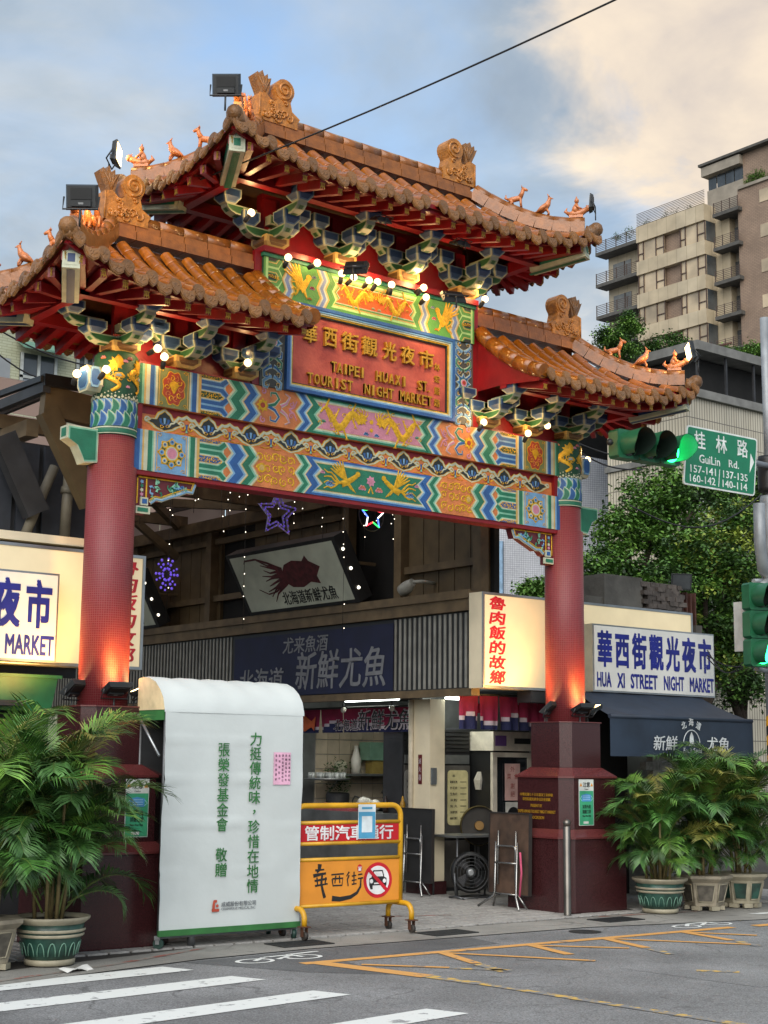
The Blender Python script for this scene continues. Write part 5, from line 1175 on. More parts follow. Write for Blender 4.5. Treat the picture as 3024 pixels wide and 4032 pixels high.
# ---- the two kitchens on the right of the passage
kit = thing('shop_building', 'shop building with open kitchens under the ribbed fascia', 'building', (4, 3, 0))
def kb(name, x0, x1, y0, y1, z0, z1, m): o = MB().box(x0, x1, y0, y1, z0, z1).build(name, m, kit); o.location = -kit.location; return o
M_WTILE = mat('pale_wall_tile', 'b8ab95', rough=.35, var=.12, scale=4, dirt=.2, rnd=.05)
kb('back_wall', 5.6, 5.7, .9, 9, 0, 3.4, M_STAIN); kb('ceiling', 2.42, 5.7, .9, 12, 2.5, 2.56, M_DKST); kb('rear_wall', 2.6, 5.7, 5.6, 5.7, 0, 2.5, M_STAIN); kb('partition', 3.0, 5.6, 2.62, 2.68, 0, 2.5, M_STAIN)
kb('roof_slab', 2.40, 6.1, .86, 12, 3.40, 3.52, M_DKST); kb('floor', 2.85, 5.6, .9, 5.6, .0, .004, M_CONC)
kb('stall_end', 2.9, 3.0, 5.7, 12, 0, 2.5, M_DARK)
px_ = MB(); kb('pillar', 2.62, 2.86, 2.02, 2.42, .16, 2.36, M_CREAM); kb('pillar_foot', 2.60, 2.88, 2.0, 2.44, 0, .158, M_GRAN)
o = MB().tube([(2.60, 2.36, .3), (2.60, 2.36, 2.36)], .035, 8).tube([(2.56, 2.0, .2), (2.58, 2.25, .55), (2.60, 2.36, .75)], .03, 8).build('drain_pipe', mat('pvc_pipe', 'b7ad98', rough=.5), kit); o.location = -kit.location
kb('switch_box', 2.63, 2.70, 1.98, 2.015, 1.32, 1.52, M_ALU)
for i in range(9):                                      # wall tiles of the cooking corner
    for j in range(7): kb('wall_tile', 3.46 + i * .21, 3.66 + i * .21, 5.575, 5.598, .85 + j * .21, 1.05 + j * .21, M_WTILE)
boxt('kitchen_counter', 'dark steel counter with stove inside the kitchen', 'counter', 3.2, 5.4, 4.7, 5.55, 0, .84, M_DKST)
t = thing('kitchen_shelf', 'stainless wall shelf holding jars and boxes in the kitchen', 'shelf', (4.15, 5.35, 1.38)); MB().box(-.62, .62, -.2, .2, 0, .03).build('board', M_STAIN, t); MB().beam((-.5, -.15, 0), (-.5, .2, -.25), .02, .02).beam((.5, -.15, 0), (.5, .2, -.25), .02, .02).build('bracket', M_STAIN, t)
for nm, lab, cat, x, prof, c_ in (('thermos_bottle', 'white plastic jug bottle on the kitchen shelf', 'bottle', 4.0, [(.07, 0), (.075, .2), (.05, .28), (.03, .36), (.03, .4)], 'd8d4c8'), ('glass_jar', 'short pale jar standing at the left of the shelf', 'jar', 3.72, [(.09, 0), (.09, .14), (.08, .17)], 'b8b49c'), ('glass_jar', 'stack of pale tubs at the right of the shelf', 'jar', 4.66, [(.09, 0), (.09, .2), (.1, .21), (.1, .24)], 'c9c6bc')):
    tag(MB().lathe(prof, 16, c=(0, 0, 0)).build(nm, mat('jar_' + c_, c_, rough=.4), None, loc=(x, 5.33, 1.412)), lab, cat)
tag(MB().box(-.11, .11, -.08, .08, 0, .19).box(-.10, .10, -.083, -.08, .02, .17).build('tin_box', mat('yellow_tin', 'a08c4c', rough=.5), None, loc=(4.34, 5.32, 1.412)), 'square yellowish tin box on the kitchen shelf', 'box')
tag(MB().box(-.2, .2, -.12, .12, 0, .17).box(-.21, .21, -.13, .13, .17, .26).build('plastic_tub', mat('green_tub', '7fa890', rough=.4), None, loc=(4.36, 5.32, 1.605)), 'translucent green plastic tub above the tin box on the shelf', 'tub')
tag(MB().tube([(0, 0, 0), (0, 0, .18), (0, -.06, .24), (0, -.16, .22)], .012, 6).build('tap', M_STAIN, None, loc=(4.0, 5.4, .85)), 'bent steel tap over the kitchen sink', 'tap')
t = thing('wok_stove', 'dark wok on the kitchen stove', 'stove', (4.05, 5.0, .842)); MB().lathe([(.30, .12), (.22, .03), (.1, 0)], 18).build('wok', M_BLK, t); MB().tube([(-.28, 0, .11), (-.55, -.1, .15)], .015, 6).build('handle', M_BLK, t)
for k in range(3): MB().lathe([(.03, 0), (.03, .03)], 10, c=(.4 + k * .12, .4, .1)).build('knob', M_BLK, t)
# greens and tray on the counter
t = thing('herb_bundle', 'bushy bundle of green herbs on the counter', 'plant', at(1330, 3120, x=3.6)); m = MB(); rr = random.Random(5)
for k in range(260):
    a = rr.uniform(0, 6.3); r_ = rr.uniform(0, .22); z_ = rr.uniform(0, .5) * (1 - r_); p0 = Vector((r_ * cos(a), r_ * sin(a), z_)); d = Vector((rr.uniform(-1, 1), rr.uniform(-1, 1), rr.uniform(-.2, 1))).normalized() * .05; s_ = d.orthogonal().normalized() * .012
    m.add([p0, p0 + d * .5 + s_, p0 + d, p0 + d * .5 - s_], [(0, 1, 2, 3)])
m.build('leaves', mat('herb_leaf', '2f4a1e', rough=.6, var=.4, scale=30), t); MB().lathe([(.16, -.35), (.17, -.02), (.15, 0)], 12).build('basket', M_DKST, t)
t = thing('glass_tray', 'round steel tray crowded with small glasses in the kitchen', 'tray', at(1290, 3072, x=3.3)); MB().lathe([(.30, 0), (.34, .03), (.33, .03), (.29, .008)], 24).build('tray', M_STAIN, t); rr = random.Random(9)
for k in range(16):
    a = k * 2.4; r_ = .07 * sqrt(k); MB().lathe([(.028, 0), (.034, .10), (.031, .10), (.025, .006)], 10, c=(r_ * cos(a), r_ * sin(a), .008)).build('glass', mat('pale_glass', 'a8aca8', rough=.15, spec=.8), t)
# front counters along the passage
boxt('serving_counter', 'stainless serving counter behind the yellow barrier', 'counter', 2.75, 3.25, 2.6, 5.2, 0, .93, M_STAIN)
rr = random.Random(6)
for k, (nm, lab, cat, c_, y_) in enumerate((('sauce_bottle', 'dark sauce bottle on the serving counter', 'bottle', '2a1c18', 3.3), ('sauce_bottle', 'yellow squeeze bottle on the serving counter near the barrier notice', 'bottle', 'b98a2c', 2.95), ('plastic_bag', 'crumpled white plastic bag on the serving counter', 'bag', 'c9c6bc', 3.6), ('meat_tray', 'tray of pink food on the serving counter', 'tray', 'a8565a', 4.3))):
    m = MB()
    if nm == 'plastic_bag':
        for q in range(6): m.ball((rr.uniform(-.1, .1), rr.uniform(-.15, .15), .06 + .03 * q % .07), .085, 8, 6, 0, (1, 1, .9))
    elif nm == 'meat_tray':
        m.box(-.14, .14, -.4, .4, 0, .03)
        for q in range(14): m.ball((rr.uniform(-.1, .1), rr.uniform(-.33, .33), .05), .05, 8, 5)
    else: m.lathe([(.035, 0), (.036, .13), (.018, .17), (.01, .22)], 12)
    tag(m.build(nm, mat(nm + c_, c_, rough=.45, var=.2, scale=20), None, loc=(2.95, y_, .932)), lab, cat)
# menu cabinets, cupboards, glass fridge
def cabinet(name, label, x, y, w_, d_, h_, face):
    t = thing(name, label, 'refrigerator', (x, y, 0), 'upright cabinets in the kitchens')
    MB().box(-w_ / 2, w_ / 2, 0, d_, 0, h_).build('body', M_DKST, t)
    MB().box(-w_ / 2 + .02, w_ / 2 - .02, -.03, -.002, .05, .62).build('door', mat('grey_door', '5d5a56', rough=.4, metal=.3), t); MB().box(-w_ / 2 + .02, w_ / 2 - .02, -.03, -.002, .65, 1.55).build('door', mat('grey_door', '5d5a56'), t)
    for k in range(6): MB().box(-w_ / 2 + .03, w_ / 2 - .03, -.025, -.002, h_ - .05 - k * .05, h_ - .02 - k * .05).build('vent_slat', M_BLK, t)
    MB().box(-w_ / 2 + .03, w_ / 2 - .03, -.028, -.002, 1.57, 1.68).build('control_panel', M_STAIN, t)
    q = [(u, v) for a_, cx, cz in ((0, .12, 1.44), (90, -.12, 1.44), (180, -.12, .86), (270, .12, .86)) for u, v in arc(cx, cz, .05, a_, a_ + 90, 4)]
    mn = MB().prism(q, lambda u, v, h: (u, -.032 - h, v), 0, .006).build('menu_board', face, t)
    for i, s_ in enumerate(('串', '新鮮尤魚', '炒花枝', '生魚片', '米粉', '魚 丸', '海鮮粥', '鹹粥')): 
        z_ = 1.42 - i * .075; put_text(s_, M_BLK, mn, (-.07, -.0385, z_), w=.04 if len(s_) == 1 else .12, h=.035, ext=.0015)
        if i: MB().box(.04, .14, -.0395, -.038, z_ - .004, z_ + .004).build('price_line', M_BLK, mn)
    return t
M_MENU = mat('menu_cream', 'c6bd8c', rough=.5); M_MENU2 = mat('menu_grey', '8f8f8c', rough=.5)
q = at(1790, 3430, y=2.72); cabinet('menu_refrigerator', 'tall dark refrigerator with a cream menu board beside the cream pillar', 3.29, 2.30, .46, .3, 2.02, M_MENU)
c2 = cabinet('menu_refrigerator', 'tall dark refrigerator with a grey menu board behind the barrier', 3.08, 3.45, .36, .4, 2.02, M_MENU2)
c2.location = (3.16, 3.0, 0)
t = thing('display_fridge', 'white glass door display fridge next to the stone plinth', 'fridge', (3.90, 1.95, 0))
m = MB(); m.box(-.34, .34, 0, .55, .25, 2.0); m.build('body', M_BLK, t); m = MB(); m.box(-.34, -.27, -.05, -.002, .30, 1.72); m.box(.27, .34, -.05, -.002, .30, 1.72); m.box(-.27, .27, -.05, -.002, 1.66, 1.72); m.box(-.27, .27, -.05, -.002, .30, .36); m.build('door_frame', mat('fridge_white', 'c9c2b2', rough=.4, dirt=.2), t)
MB().box(-.27, .27, -.03, -.02, .36, 1.66).build('glass', mat('fridge_glass', '22262a', rough=.08, spec=.8), t)
MB().box(-.36, .36, -.08, .55, 1.74, 1.98).build('header', mat('fridge_white', 'c9c2b2'), t); MB().box(-.33, -.14, -.085, -.081, 1.80, 1.93).build('sticker', mat('purple_sticker', '6a4a86'), t); MB().box(.0, .28, -.085, -.081, 1.83, 1.90).build('display', M_BLK, t)
pm = MB().box(-.14, .12, -.056, -.051, 1.12, 1.58).build('paper_notice', mat('pink_paper', 'cfa8a0', rough=.9), t)
for ch, u, v in (('外', -.01, 1.51), ('菜', -.07, 1.42), ('食', .05, 1.42), ('謝', -.01, 1.30), ('絕', -.01, 1.20)): put_text(ch, mat('red_ink', '8a2420'), pm, (u, -.0565, v), w=.07, h=.07, ext=.001)
pm = MB().box(-.13, .14, -.056, -.051, .78, 1.10).build('sticker', mat('white_sticker', 'c8c8c0'), t); MB().lathe([(.10, 0), (.10, .003)], 20).build('emblem', M_BLK, pm, loc=(0, -.057, .94), rot=(pi / 2, 0, 0)); put_text('台灣', M_GOLDT, pm, (0, -.0605, .93), w=.14, h=.06, ext=.001)
for k in range(4): MB().box(-.26, .26, -.018, -.012, .5 + k * .27, .515 + k * .27).build('shelf', M_ALU, t)
# hanging cloth curtains (noren)
def noren(name, label, pts_y, x, z0, z1, par_dir, txt=True):
    t = thing(name, label, 'curtain', (x, 0, z0)); L_ = pts_y[1] - pts_y[0]; n = 5
    for k in range(n):
        a = pts_y[0] + L_ * k / n + .008; b = pts_y[0] + L_ * (k + 1) / n - .008; vs = []; fs = []; N_ = 10; H = z1 - z0
        mi = []
        zz = lin(0, 1, 9)
        for i in range(N_ + 1):
            for j in zz: y_ = a + (b - a) * i / N_; vs.append((.03 * sin(i * 1.1 + k) * (1 - j) + (0), y_, H * j))
        for i in range(N_):
            for j in range(8): fs.append((i * 9 + j, (i + 1) * 9 + j, (i + 1) * 9 + j + 1, i * 9 + j + 1)); wave = .30 + .12 * sin((a + (b - a) * i / N_) * 9); mi.append(1 if (j + .5) / 8 < wave - .06 else 2 if (j + .5) / 8 < wave + .04 else 0)
        m = MB(); m.v = vs; m.f = [list(f_)[::-1] for f_ in fs]; m.mi = mi; m.sm = [True] * len(fs)
        m.build('cloth_panel', [mat('magenta_cloth', '86173e', rough=.8), mat('navy_cloth', '141a44', rough=.8), mat('cloth_white', 'b5aab0', rough=.8)], t)
    MB().tube([(0, pts_y[0], z1 - z0), (0, pts_y[1], z1 - z0)], .014, 8).build('rod', M_BLK, t)
    return t
t = noren('shop_curtain', 'magenta and navy cloth curtain with black characters over the kitchen', (2.60, 5.2), 2.88, 1.97, 2.30, 0)
for s_, yc, ww, hh, zc in (('北海道', 4.05, .55, .15, .10), ('新鮮尤魚', 3.22, 1.15, .26, .16)):
    put_text(s_, mat('cloth_white', 'b5aab0'), t, (-.034, yc, zc), (0, -1, 0), w=ww, h=hh, ext=.002, off=.03, shear=.1); put_text(s_, M_BLK, t, (-.038, yc, zc), (0, -1, 0), w=ww * .96, h=hh * .93, ext=.002, off=.004, shear=.1)
m = MB(); e_ = Orn(lambda u, v, h: (-.034 - h, -u, v)); e_.poly([(-5.15, .05), (-5.0, .02), (-4.85, .08), (-4.78, .03), (-4.75, .22), (-4.85, .16), (-5.0, .24), (-5.15, .2)], 0, .003); e_.m.build('fish_print', mat('orange_cloth_print', 'b5552c', rough=.8), t)
t2 = noren('shop_curtain', 'dark red and navy fish print curtain beside the gate plinth', (0, 1.6), 0, 1.95, 2.36, 0); t2.rotation_euler = (0, 0, -pi / 2 + .0); t2.location = (2.30, 1.12, 1.98)
e_ = Orn(lambda u, v, h: (-.034 - h, u, v)); 
for c_ in (.3, .95): e_.poly([(c_ - .22, .24), (c_ - .1, .17), (c_ + .1, .20), (c_ + .2, .15), (c_ + .17, .27), (c_ + .2, .36), (c_ + .08, .30), (c_ - .08, .33)][::-1], 0, .003); 
e_.m.build('fish_print', mat('cloth_red_print', '9a2230', rough=.8), t2)
# fluorescent tubes and bulbs
M_TUBEL = mat('fluorescent_tube', 'ffffff', emit='f4fff6', es=6)
for nm, lab, a, b, ww in (('tube_light', 'bright white fluorescent tube above the magenta curtain', (2.95, 3.05, 2.40), (2.95, 4.2, 2.40), 14), ('tube_light', 'greenish fluorescent tube in the kitchen by the plinth', (2.86, 2.0, 2.38), (3.25, 2.0, 2.38), 7)):
    t = thing(nm, lab, 'light', a, 'fluorescent tubes in the kitchens'); d = Vector(b) - Vector(a); MB().tube([(0, 0, 0), tuple(d)], .018, 8).build('tube', M_TUBEL, t); MB().beam((0, 0, .035), tuple(d + Vector((0, 0, .035))), .07, .025).build('fitting', M_CREAM, t)
    lamp('tube_glow', Vector(d) / 2 + Vector((.12, 0, -.08)), ww, (.95, 1, .92), .25, t)
for k, y_ in enumerate((3.0, 4.05)):
    t = thing('hanging_bulb', ('clear light bulb hanging before the curtain, nearer the pillar', 'clear light bulb hanging before the curtain, farther from the pillar')[k], 'bulb', (2.80, y_, 2.36), 'bulbs before the curtain'); MB().tube([(0, 0, 0), (0, 0, -.05)], .012, 6).build('socket', M_BLK, t); MB().ball((0, 0, -.09), .04, 10, 8).build('glass', mat('frosted_bulb', 'b8b4ac', rough=.15), t)
# white bag, paper signs, red tag on the pillar
t = thing('carrier_bag', 'white plastic carrier bag hanging beside the menu refrigerator', 'bag', (3.66, 2.16, 1.25)); m = MB(); loft(m, [([(-.13, -.04), (.13, -.05), (.14, .05), (-.12, .05)], 0), ([(-.14, -.06), (.14, -.05), (.13, .06), (-.14, .06)], .12), ([(-.09, -.03), (.08, -.03), (.08, .03), (-.09, .03)], .25), ([(-.03, -.015), (.02, -.015), (.02, .015), (-.03, .015)], .34)]); m.build('bag_body', mat('bag_plastic', 'c4c0b4', rough=.4, var=.15, scale=12, bump=.5, bscale=14), t); MB().tube([(-.03, 0, .32), (-.02, 0, .42), (.0, 0, .46), (.02, 0, .42), (.02, 0, .32)], .012, 6).build('handle', mat('bag_plastic', 'c4c0b4'), t)
t = tag(MB().box(0, .004, -.035, .035, 0, .36).build('fire_notice', mat('dark_red_plate', '5c1418', rough=.5), None, loc=(2.612, 2.2, 1.32)), 'narrow dark red notice with white characters on the pillar', 'notice')
for i, ch in enumerate('滅火器'): put_text(ch, mat('cloth_white', 'b5aab0'), t, (-.001, 0, .28 - i * .1), (0, -1, 0), w=.05, h=.07, ext=.001)
# ---- right shop front: awning, near-black slabs for the shade inside, stone cladding
aw = thing('shop_awning', 'dark slate blue awning with white squid lettering over the palms', 'awning', (4.6, -.3, 2.1))
M_AWN = mat('slate_canvas', '202c3c', rough=.7, var=.2, scale=2.5, bump=.25, bscale=4)
A0, A1, YF, YB = -1.25, 1.32, 0, .72
m = MB(); vs = []
for i in range(13):
    x = A0 + (A1 - A0) * i / 12
    for j in range(7): t_ = j / 6; xx = x + (.22 * (1 - 0) * t_ if i == 0 else 0) - (.10 * t_ if i == 12 else 0); vs.append((xx, YF + YB * t_, .04 + .30 * t_ - .02 * sin(pi * t_) + .006 * sin(i * 2)))
m.add(vs, [(i * 7 + j, (i + 1) * 7 + j, (i + 1) * 7 + j + 1, i * 7 + j + 1) for i in range(12) for j in range(6)], 0, True); m.build('canopy_cloth', M_AWN, aw)
m = MB(); vs = []
for i in range(25):
    for j in range(5): x = A0 + (A1 - A0) * i / 24; vs.append((x, -.006 - .012 * sin(i * .9) * (1 - j / 4), -.42 + .445 * j / 4))
m.add(vs, [(i * 5 + j, (i + 1) * 5 + j, (i + 1) * 5 + j + 1, i * 5 + j + 1) for i in range(24) for j in range(4)], 0, True); m.build('valance', M_AWN, aw)
MB().tube([(A0, .0, .035), (A1, 0, .035)], .026, 8).build('front_bar', M_AWN, aw)
M_PW = mat('print_white', 'b9bdc0', rough=.7)
for s_, x, z_, ww, hh in (('新鮮', -.33, -.26, .42, .17), ('尤魚', .62, -.26, .42, .17), ('Fresh Squid', .155, -.35, .33, .08)): put_text(s_, M_PW, aw, (x, -.024, z_), w=ww, h=hh, ext=.002, off=.008, shear=.1)
for ch, x, z_, r_ in (('北', .0, -.045, .4), ('海', .135, -.005, 0), ('道', .27, -.045, -.4)): put_text(ch, M_PW, aw, (x, -.024, z_), (cos(r_), 0, sin(r_)), (-sin(r_), 0, cos(r_)), w=.085, h=.09, ext=.002, off=.01)
e_ = Orn(lambda u, v, h: (u, -.024 - h, v)); e_.rib([(.14 + .15 * cos(a), -.27 + .17 * sin(a)) for a in lin(.15, pi - .15, 14)], .012, .012, 0, .002); e_.poly([(.10, -.24), (.11, -.17), (.14, -.12), (.17, -.17), (.18, -.24), (.14, -.27)], 0, .002)
for k in range(5): e_.rib([(.12 + .012 * k, -.25), (.09 + .025 * k, -.29)], .008, .006, 0, .002)
e_.m.build('squid_logo', M_PW, aw)
sh = thing('corner_shop', 'dark corner shop front behind the right palms', 'building', (4.6, .9, 0))
def sb(name, x0, x1, y0, y1, z0, z1, m): o = MB().box(x0, x1, y0, y1, z0, z1).build(name, m, sh); o.location = -sh.location; return o
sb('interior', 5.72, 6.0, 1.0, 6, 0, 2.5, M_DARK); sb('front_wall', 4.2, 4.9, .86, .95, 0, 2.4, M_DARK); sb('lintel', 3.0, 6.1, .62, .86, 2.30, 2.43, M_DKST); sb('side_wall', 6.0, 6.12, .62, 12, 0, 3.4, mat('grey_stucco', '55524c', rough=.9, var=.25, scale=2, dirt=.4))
BR = MB(); hb_ = .5; BR.box(-.5, .5, -.5, .5, -.5, .5); BRM = BR.mesh('brick', mat('white_painted_brick', '96938a', rough=.8, var=.25, scale=15, rnd=.12, dirt=.3)); rr = random.Random(1)
for j in range(22):
    for i in range(3):
        x = 5.02 + i * .26 + (.13 if j % 2 else 0)
        o = inst('brick', BRM, sh, loc=(x - 4.6, .60 - .9 + rr.uniform(-.006, .006), .10 + j * .105)); o.scale = (.25, .10, .096)
for k in range(7): tag(MB().box(-.16, .16, -.12, .12, 0, .034).box(-.15, .15, -.11, .11, .034, .045).build('wooden_tray', mat('tray_wood', '6a4c2c', rough=.6, rnd=.2), None, loc=(3.98 + rr.uniform(-.01, .01), .55, .86 + k * .052), rot=(0, 0, rr.uniform(-.08, .08))), ('lowest', 'second lowest', 'third from the bottom', 'middle', 'third from the top', 'second from the top', 'topmost')[k] + ' brown wooden tray in the stack behind the right palm', 'tray', 'stacked wooden trays')
boxt('tray_stand', 'dark low cabinet under the stacked trays', 'cabinet', 3.78, 4.2, .40, .75, 0, .855, M_DKST)
# rooftop wall of rough grey slabs with a floodlight, above the light box
rw = thing('rooftop_wall', 'weathered grey concrete and slate rooftop wall above the light box', 'wall', (4.2, 1.6, 3.5))
M_OLDC = mat('old_concrete', '5c5a55', rough=.9, var=.3, scale=3, bump=.6, bscale=9, dirt=.5)
P0, P1, P2 = at(2290, 2470, y=1.7), at(2510, 2410, y=1.7), at(2740, 2400, y=1.7)
def rwb(name, a, b, z0, z1, m, y0=1.65, y1=1.85): o = MB().box(a, b, y0, y1, z0, z1).build(name, m, rw); o.location = -rw.location; return o
za = at(2380, 2262, y=1.7).z
rwb('low_wall', P0.x - .4, at(2362, 2300, y=1.7).x, 3.52, at(2300, 2345, y=1.7).z, M_OLDC); XA, XB, XC = at(2362, 2300, y=1.7).x, at(2512, 2300, y=1.7).x, at(2668, 2300, y=1.7).x
rwb('wall', XA, XB, 3.52, za, M_OLDC, 1.62, 2.4)
SL = MB().box(-.5, .5, -.5, .5, -.5, .5).mesh('slab', mat('slate_slab', '514a45', rough=.85, var=.3, scale=10, rnd=.25, bump=.5, bscale=25)); rr = random.Random(3)
for j in range(9):
    for i in range(5):
        wd = (XC - XB) / 4.6; x = XB + .06 + i * wd + (wd / 2 if j % 2 else 0)
        if x > XC: continue
        o = inst('slab', SL, rw, loc=(x - 4.2 + rr.uniform(-.02, .02), 1.64 - 1.6 + rr.uniform(-.03, .03), 3.56 + j * (za - 3.56 - .02) / 9 - 3.5), rot=(rr.uniform(-.08, .08), rr.uniform(-.05, .05), rr.uniform(-.08, .08))); o.scale = (wd * rr.uniform(.85, 1.0), .12, (za - 3.52) / 9 * .93)
rwb('wall_core', XB, XC, 3.52, za - .03, M_OLDC, 1.69, 2.2)
for k in range(4): rwb('rusty_post', XC + .03 + k * .09, XC + .06 + k * .09, 3.52, 3.98 + .02 * (k % 2), mat('rusty_iron', '4a2a20', rough=.8, var=.3))
# left shop: shed frame, pipes, green crate
ls = thing('steel_shed', 'dark steel framed shed beside the left column', 'shed', (-3.6, 2, 3.4))
def lb_(name, mb, m): o = mb.build(name, m, ls); o.location = -ls.location; return o
def z8(x, y): return (x * .4295, 1250 + y * .4295)
lb_('back_wall', MB().box(-9, -2.3, 1.82, 1.9, 2.4, 4.78), M_DKST)
for i in range(16): lb_('wall_sheet', MB().box(-6.7 + i * .28, -6.48 + i * .28, 1.77, 1.816, 2.5, 4.75), mat('blue_grey_sheet', '2c3038', rough=.6))
lb_('eave_beam', MB().beam(at(*z8(390, 760), y=1.3), at(*z8(980, 900), y=1.3), .12, .30), M_BROWN)
lb_('brace', MB().beam(at(*z8(430, 860), y=1.3), at(*z8(830, 1720), y=1.3), .14, .20), M_BROWN); lb_('brace', MB().beam(at(*z8(20, 1080), y=1.55), at(*z8(330, 1800), y=1.55), .14, .24), M_DKST)
lb_('gutter_edge', MB().beam(at(*z8(-40, 830), y=2.6), at(*z8(430, 640), y=1.2), .08, .10), M_DKST); lb_('roof_edge', MB().beam(at(*z8(-40, 720), y=2.6), at(*z8(400, 560), y=1.2), .06, .06), M_BLK)
lb_('roof_edge', MB().beam(at(*z8(400, 570), y=1.2), at(*z8(900, 650), y=1.25), .06, .12), M_BLK)
M_PIPE = mat('grey_pipe', '6a6558', rough=.6, var=.2, dirt=.3)
lb_('drain_pipe', MB().tube([at(*z8(640, 1330), y=1.6), at(*z8(590, 2010), y=1.6)], .055, 10).tube([at(*z8(628, 1560), y=1.6), at(*z8(620, 1620), y=1.6)], .075, 10), M_PIPE)
lb_('drain_pipe', MB().tube([at(*z8(500, 1370), y=1.62), at(*z8(220, 2010), y=1.62)], .05, 10), M_PIPE)
t = thing('plastic_crate', 'green plastic bin on the stall at the far left', 'bin', at(60, 2790, y=.9)); m = MB(); loft(m, [([(-.5, -.2), (.26, -.2), (.26, .2), (-.5, .2)], -.02), ([(-.55, -.22), (.31, -.22), (.31, .22), (-.55, .22)], .28)]); m.box(-.58, .34, -.25, .25, .28, .31); m.build('bin_body', mat('green_plastic', '2e7048', rough=.45, var=.15, dirt=.2), t)
boxt('stall_cabinet', 'dark stall front under the left light box', 'stall', -5.8, -3.0, .95, 1.5, 0, 2.15, M_DKST); boxt('stall_shelf', 'dark shelf carrying the green bin', 'shelf', -5.8, -3.4, .6, .949, 2.06, 2.11, M_DKST)

# ================================================================ THINGS IN FRONT
# ---- white banner stand on castors
M_CLOTH = mat('white_banner_cloth', 'c2c9c8', rough=.75, var=.05, scale=2, bump=.25, bscale=6); M_GRN = mat('banner_green', '2f6a35', rough=.7); M_GTX = mat('banner_green_print', '2c6c34', rough=.7)
bs = thing('banner_stand', 'tall white cloth covered stand with green vertical characters on castors', 'banner stand', (-2.0, -.6, 0))
def bo(mb, name, m): o = mb.build(name, m, bs); o.location = -bs.location; return o
X0, X1, YF, YB = -2.735, -1.275, -.78, -.30
m = MB(); rr = random.Random(4); nx, nz = 40, 44; vs = []
def crease(u, v):
    d = 0
    for zc, a in ((.25, .7), (.47, 1), (.68, 1), (.86, .6)): d += -.018 * a * max(0, 1 - abs(v - zc - .01 * sin(5 * u)) / .010)
    d += .006 * sin(7 * u + 3 * v) * sin(5 * v + 1) * (1 + 2 * max(0, abs(u - .5) - .3)); d += .010 * sin(24 * v + 2 * sin(3 * v)) * max(0, abs(u - .5) - .38) * 5
    return d * .85
for i in range(nx + 1):
    for j in range(nz + 1):
        u, v = i / nx, j / nz; edge = .012 * sin(9 * v + 1) * (1 if u in (0, 1) else 0) * .6
        vs.append((X0 + (X1 - X0) * u + edge, YF + crease(u, v), .15 + (2.015 - .15) * v))
m.add(vs, [(i * (nz + 1) + j, (i + 1) * (nz + 1) + j, (i + 1) * (nz + 1) + j + 1, i * (nz + 1) + j + 1) for i in range(nx) for j in range(nz)], 0, True); bo(m, 'front_sheet', M_CLOTH)
m = MB()                                       # curved roof sheet
prof = [(YF - .004, 2.00), (YF - .002, 2.03), (YF + .03, 2.12), (YF + .09, 2.20), (YF + .17, 2.265), (YF + .28, 2.305), (YF + .40, 2.315), (YB, 2.30)]
vs = []
for i in range(25):
    x = X0 - .012 + (X1 - X0 + .024) * i / 24
    for j, (y, z) in enumerate(prof): vs.append((x, y, z + .008 * sin(i * 1.3 + j) * (j > 1)))
n = len(prof); m.add(vs, [(i * n + j, (i + 1) * n + j, (i + 1) * n + j + 1, i * n + j + 1) for i in range(24) for j in range(n - 1)], 0, True); bo(m, 'roof_sheet', M_CLOTH)
m = MB().box(X1 - .006, X1, YF + .003, YB, .15, 2.0).add([(X1 + .006, y, z) for y, z in prof] + [(X1 + .006, YB, 2.0)], [tuple(range(len(prof) + 1))[::-1]]); bo(m, 'side_sheet', M_CLOTH)
bo(MB().box(X0 - .006, X0 + .004, YF + .02, YB, 1.93, 2.02), 'side_trim', M_GRN); bo(MB().add([(X0 - .01, y, z) for y, z in prof] + [(X0 - .01, YB, 2.02), (X0 - .01, YF, 2.02)], [tuple(range(len(prof) + 2))]), 'side_gable', mat('banner_gable', 'd8c49a', rough=.7))
bo(MB().box(X0 - .004, X1 + .004, YF - .014, YF + .01, .105, .155), 'hem', M_GRN)
M_GAL = mat('grey_frame_tube', '5c5e60', rough=.4, metal=.6)
for x in (X0 + .02, X1 - .02):
    for y in (YF + .03, YB - .02): bo(MB().tube([(x, y, .1), (x, y, 2.0)], .016, 8), 'frame_tube', M_GAL)
for y in (YF + .03, YB - .02): bo(MB().beam((X0 + .02, y, .10), (X1 - .02, y, .10), .03, .03), 'frame_tube', M_GAL)
bo(MB().tube([(X0 - .02, YF + .05, 1.62), (X0 - .03, YB - .05, 1.98)], .013, 8), 'strut', M_ALU); bo(MB().box(X0 + .02, X1 - .02, YB - .03, YB - .025, .12, 1.95), 'back_sheet', mat('dark_backing', '2a2c2e', rough=.8))
CAS = MB().tube([(-.018, 0, .045), (.018, 0, .045)], .045, 14).mesh('wheel', mat('green_rubber_wheel', '1d3b34', rough=.5)); CASF = MB().box(-.03, .03, -.02, .03, .075, .11).box(-.03, -.022, -.015, .02, .04, .08).box(.022, .03, -.015, .02, .04, .08).mesh('castor_fork', M_ALU)
for x in (X0 + .03, X1 - .03):
    for y in (YF + .04, YB - .03):
        f_ = inst('castor', CASF, bs, loc=Vector((x, y, 0)) - bs.location, rot=(0, 0, .7 if x < -2 else -.4)); inst('wheel', CAS, f_)
bo(MB().tube([(-2.36, YF + .08, 0), (-2.36, YF + .08, .14)], .035, 10), 'foot', M_GAL)
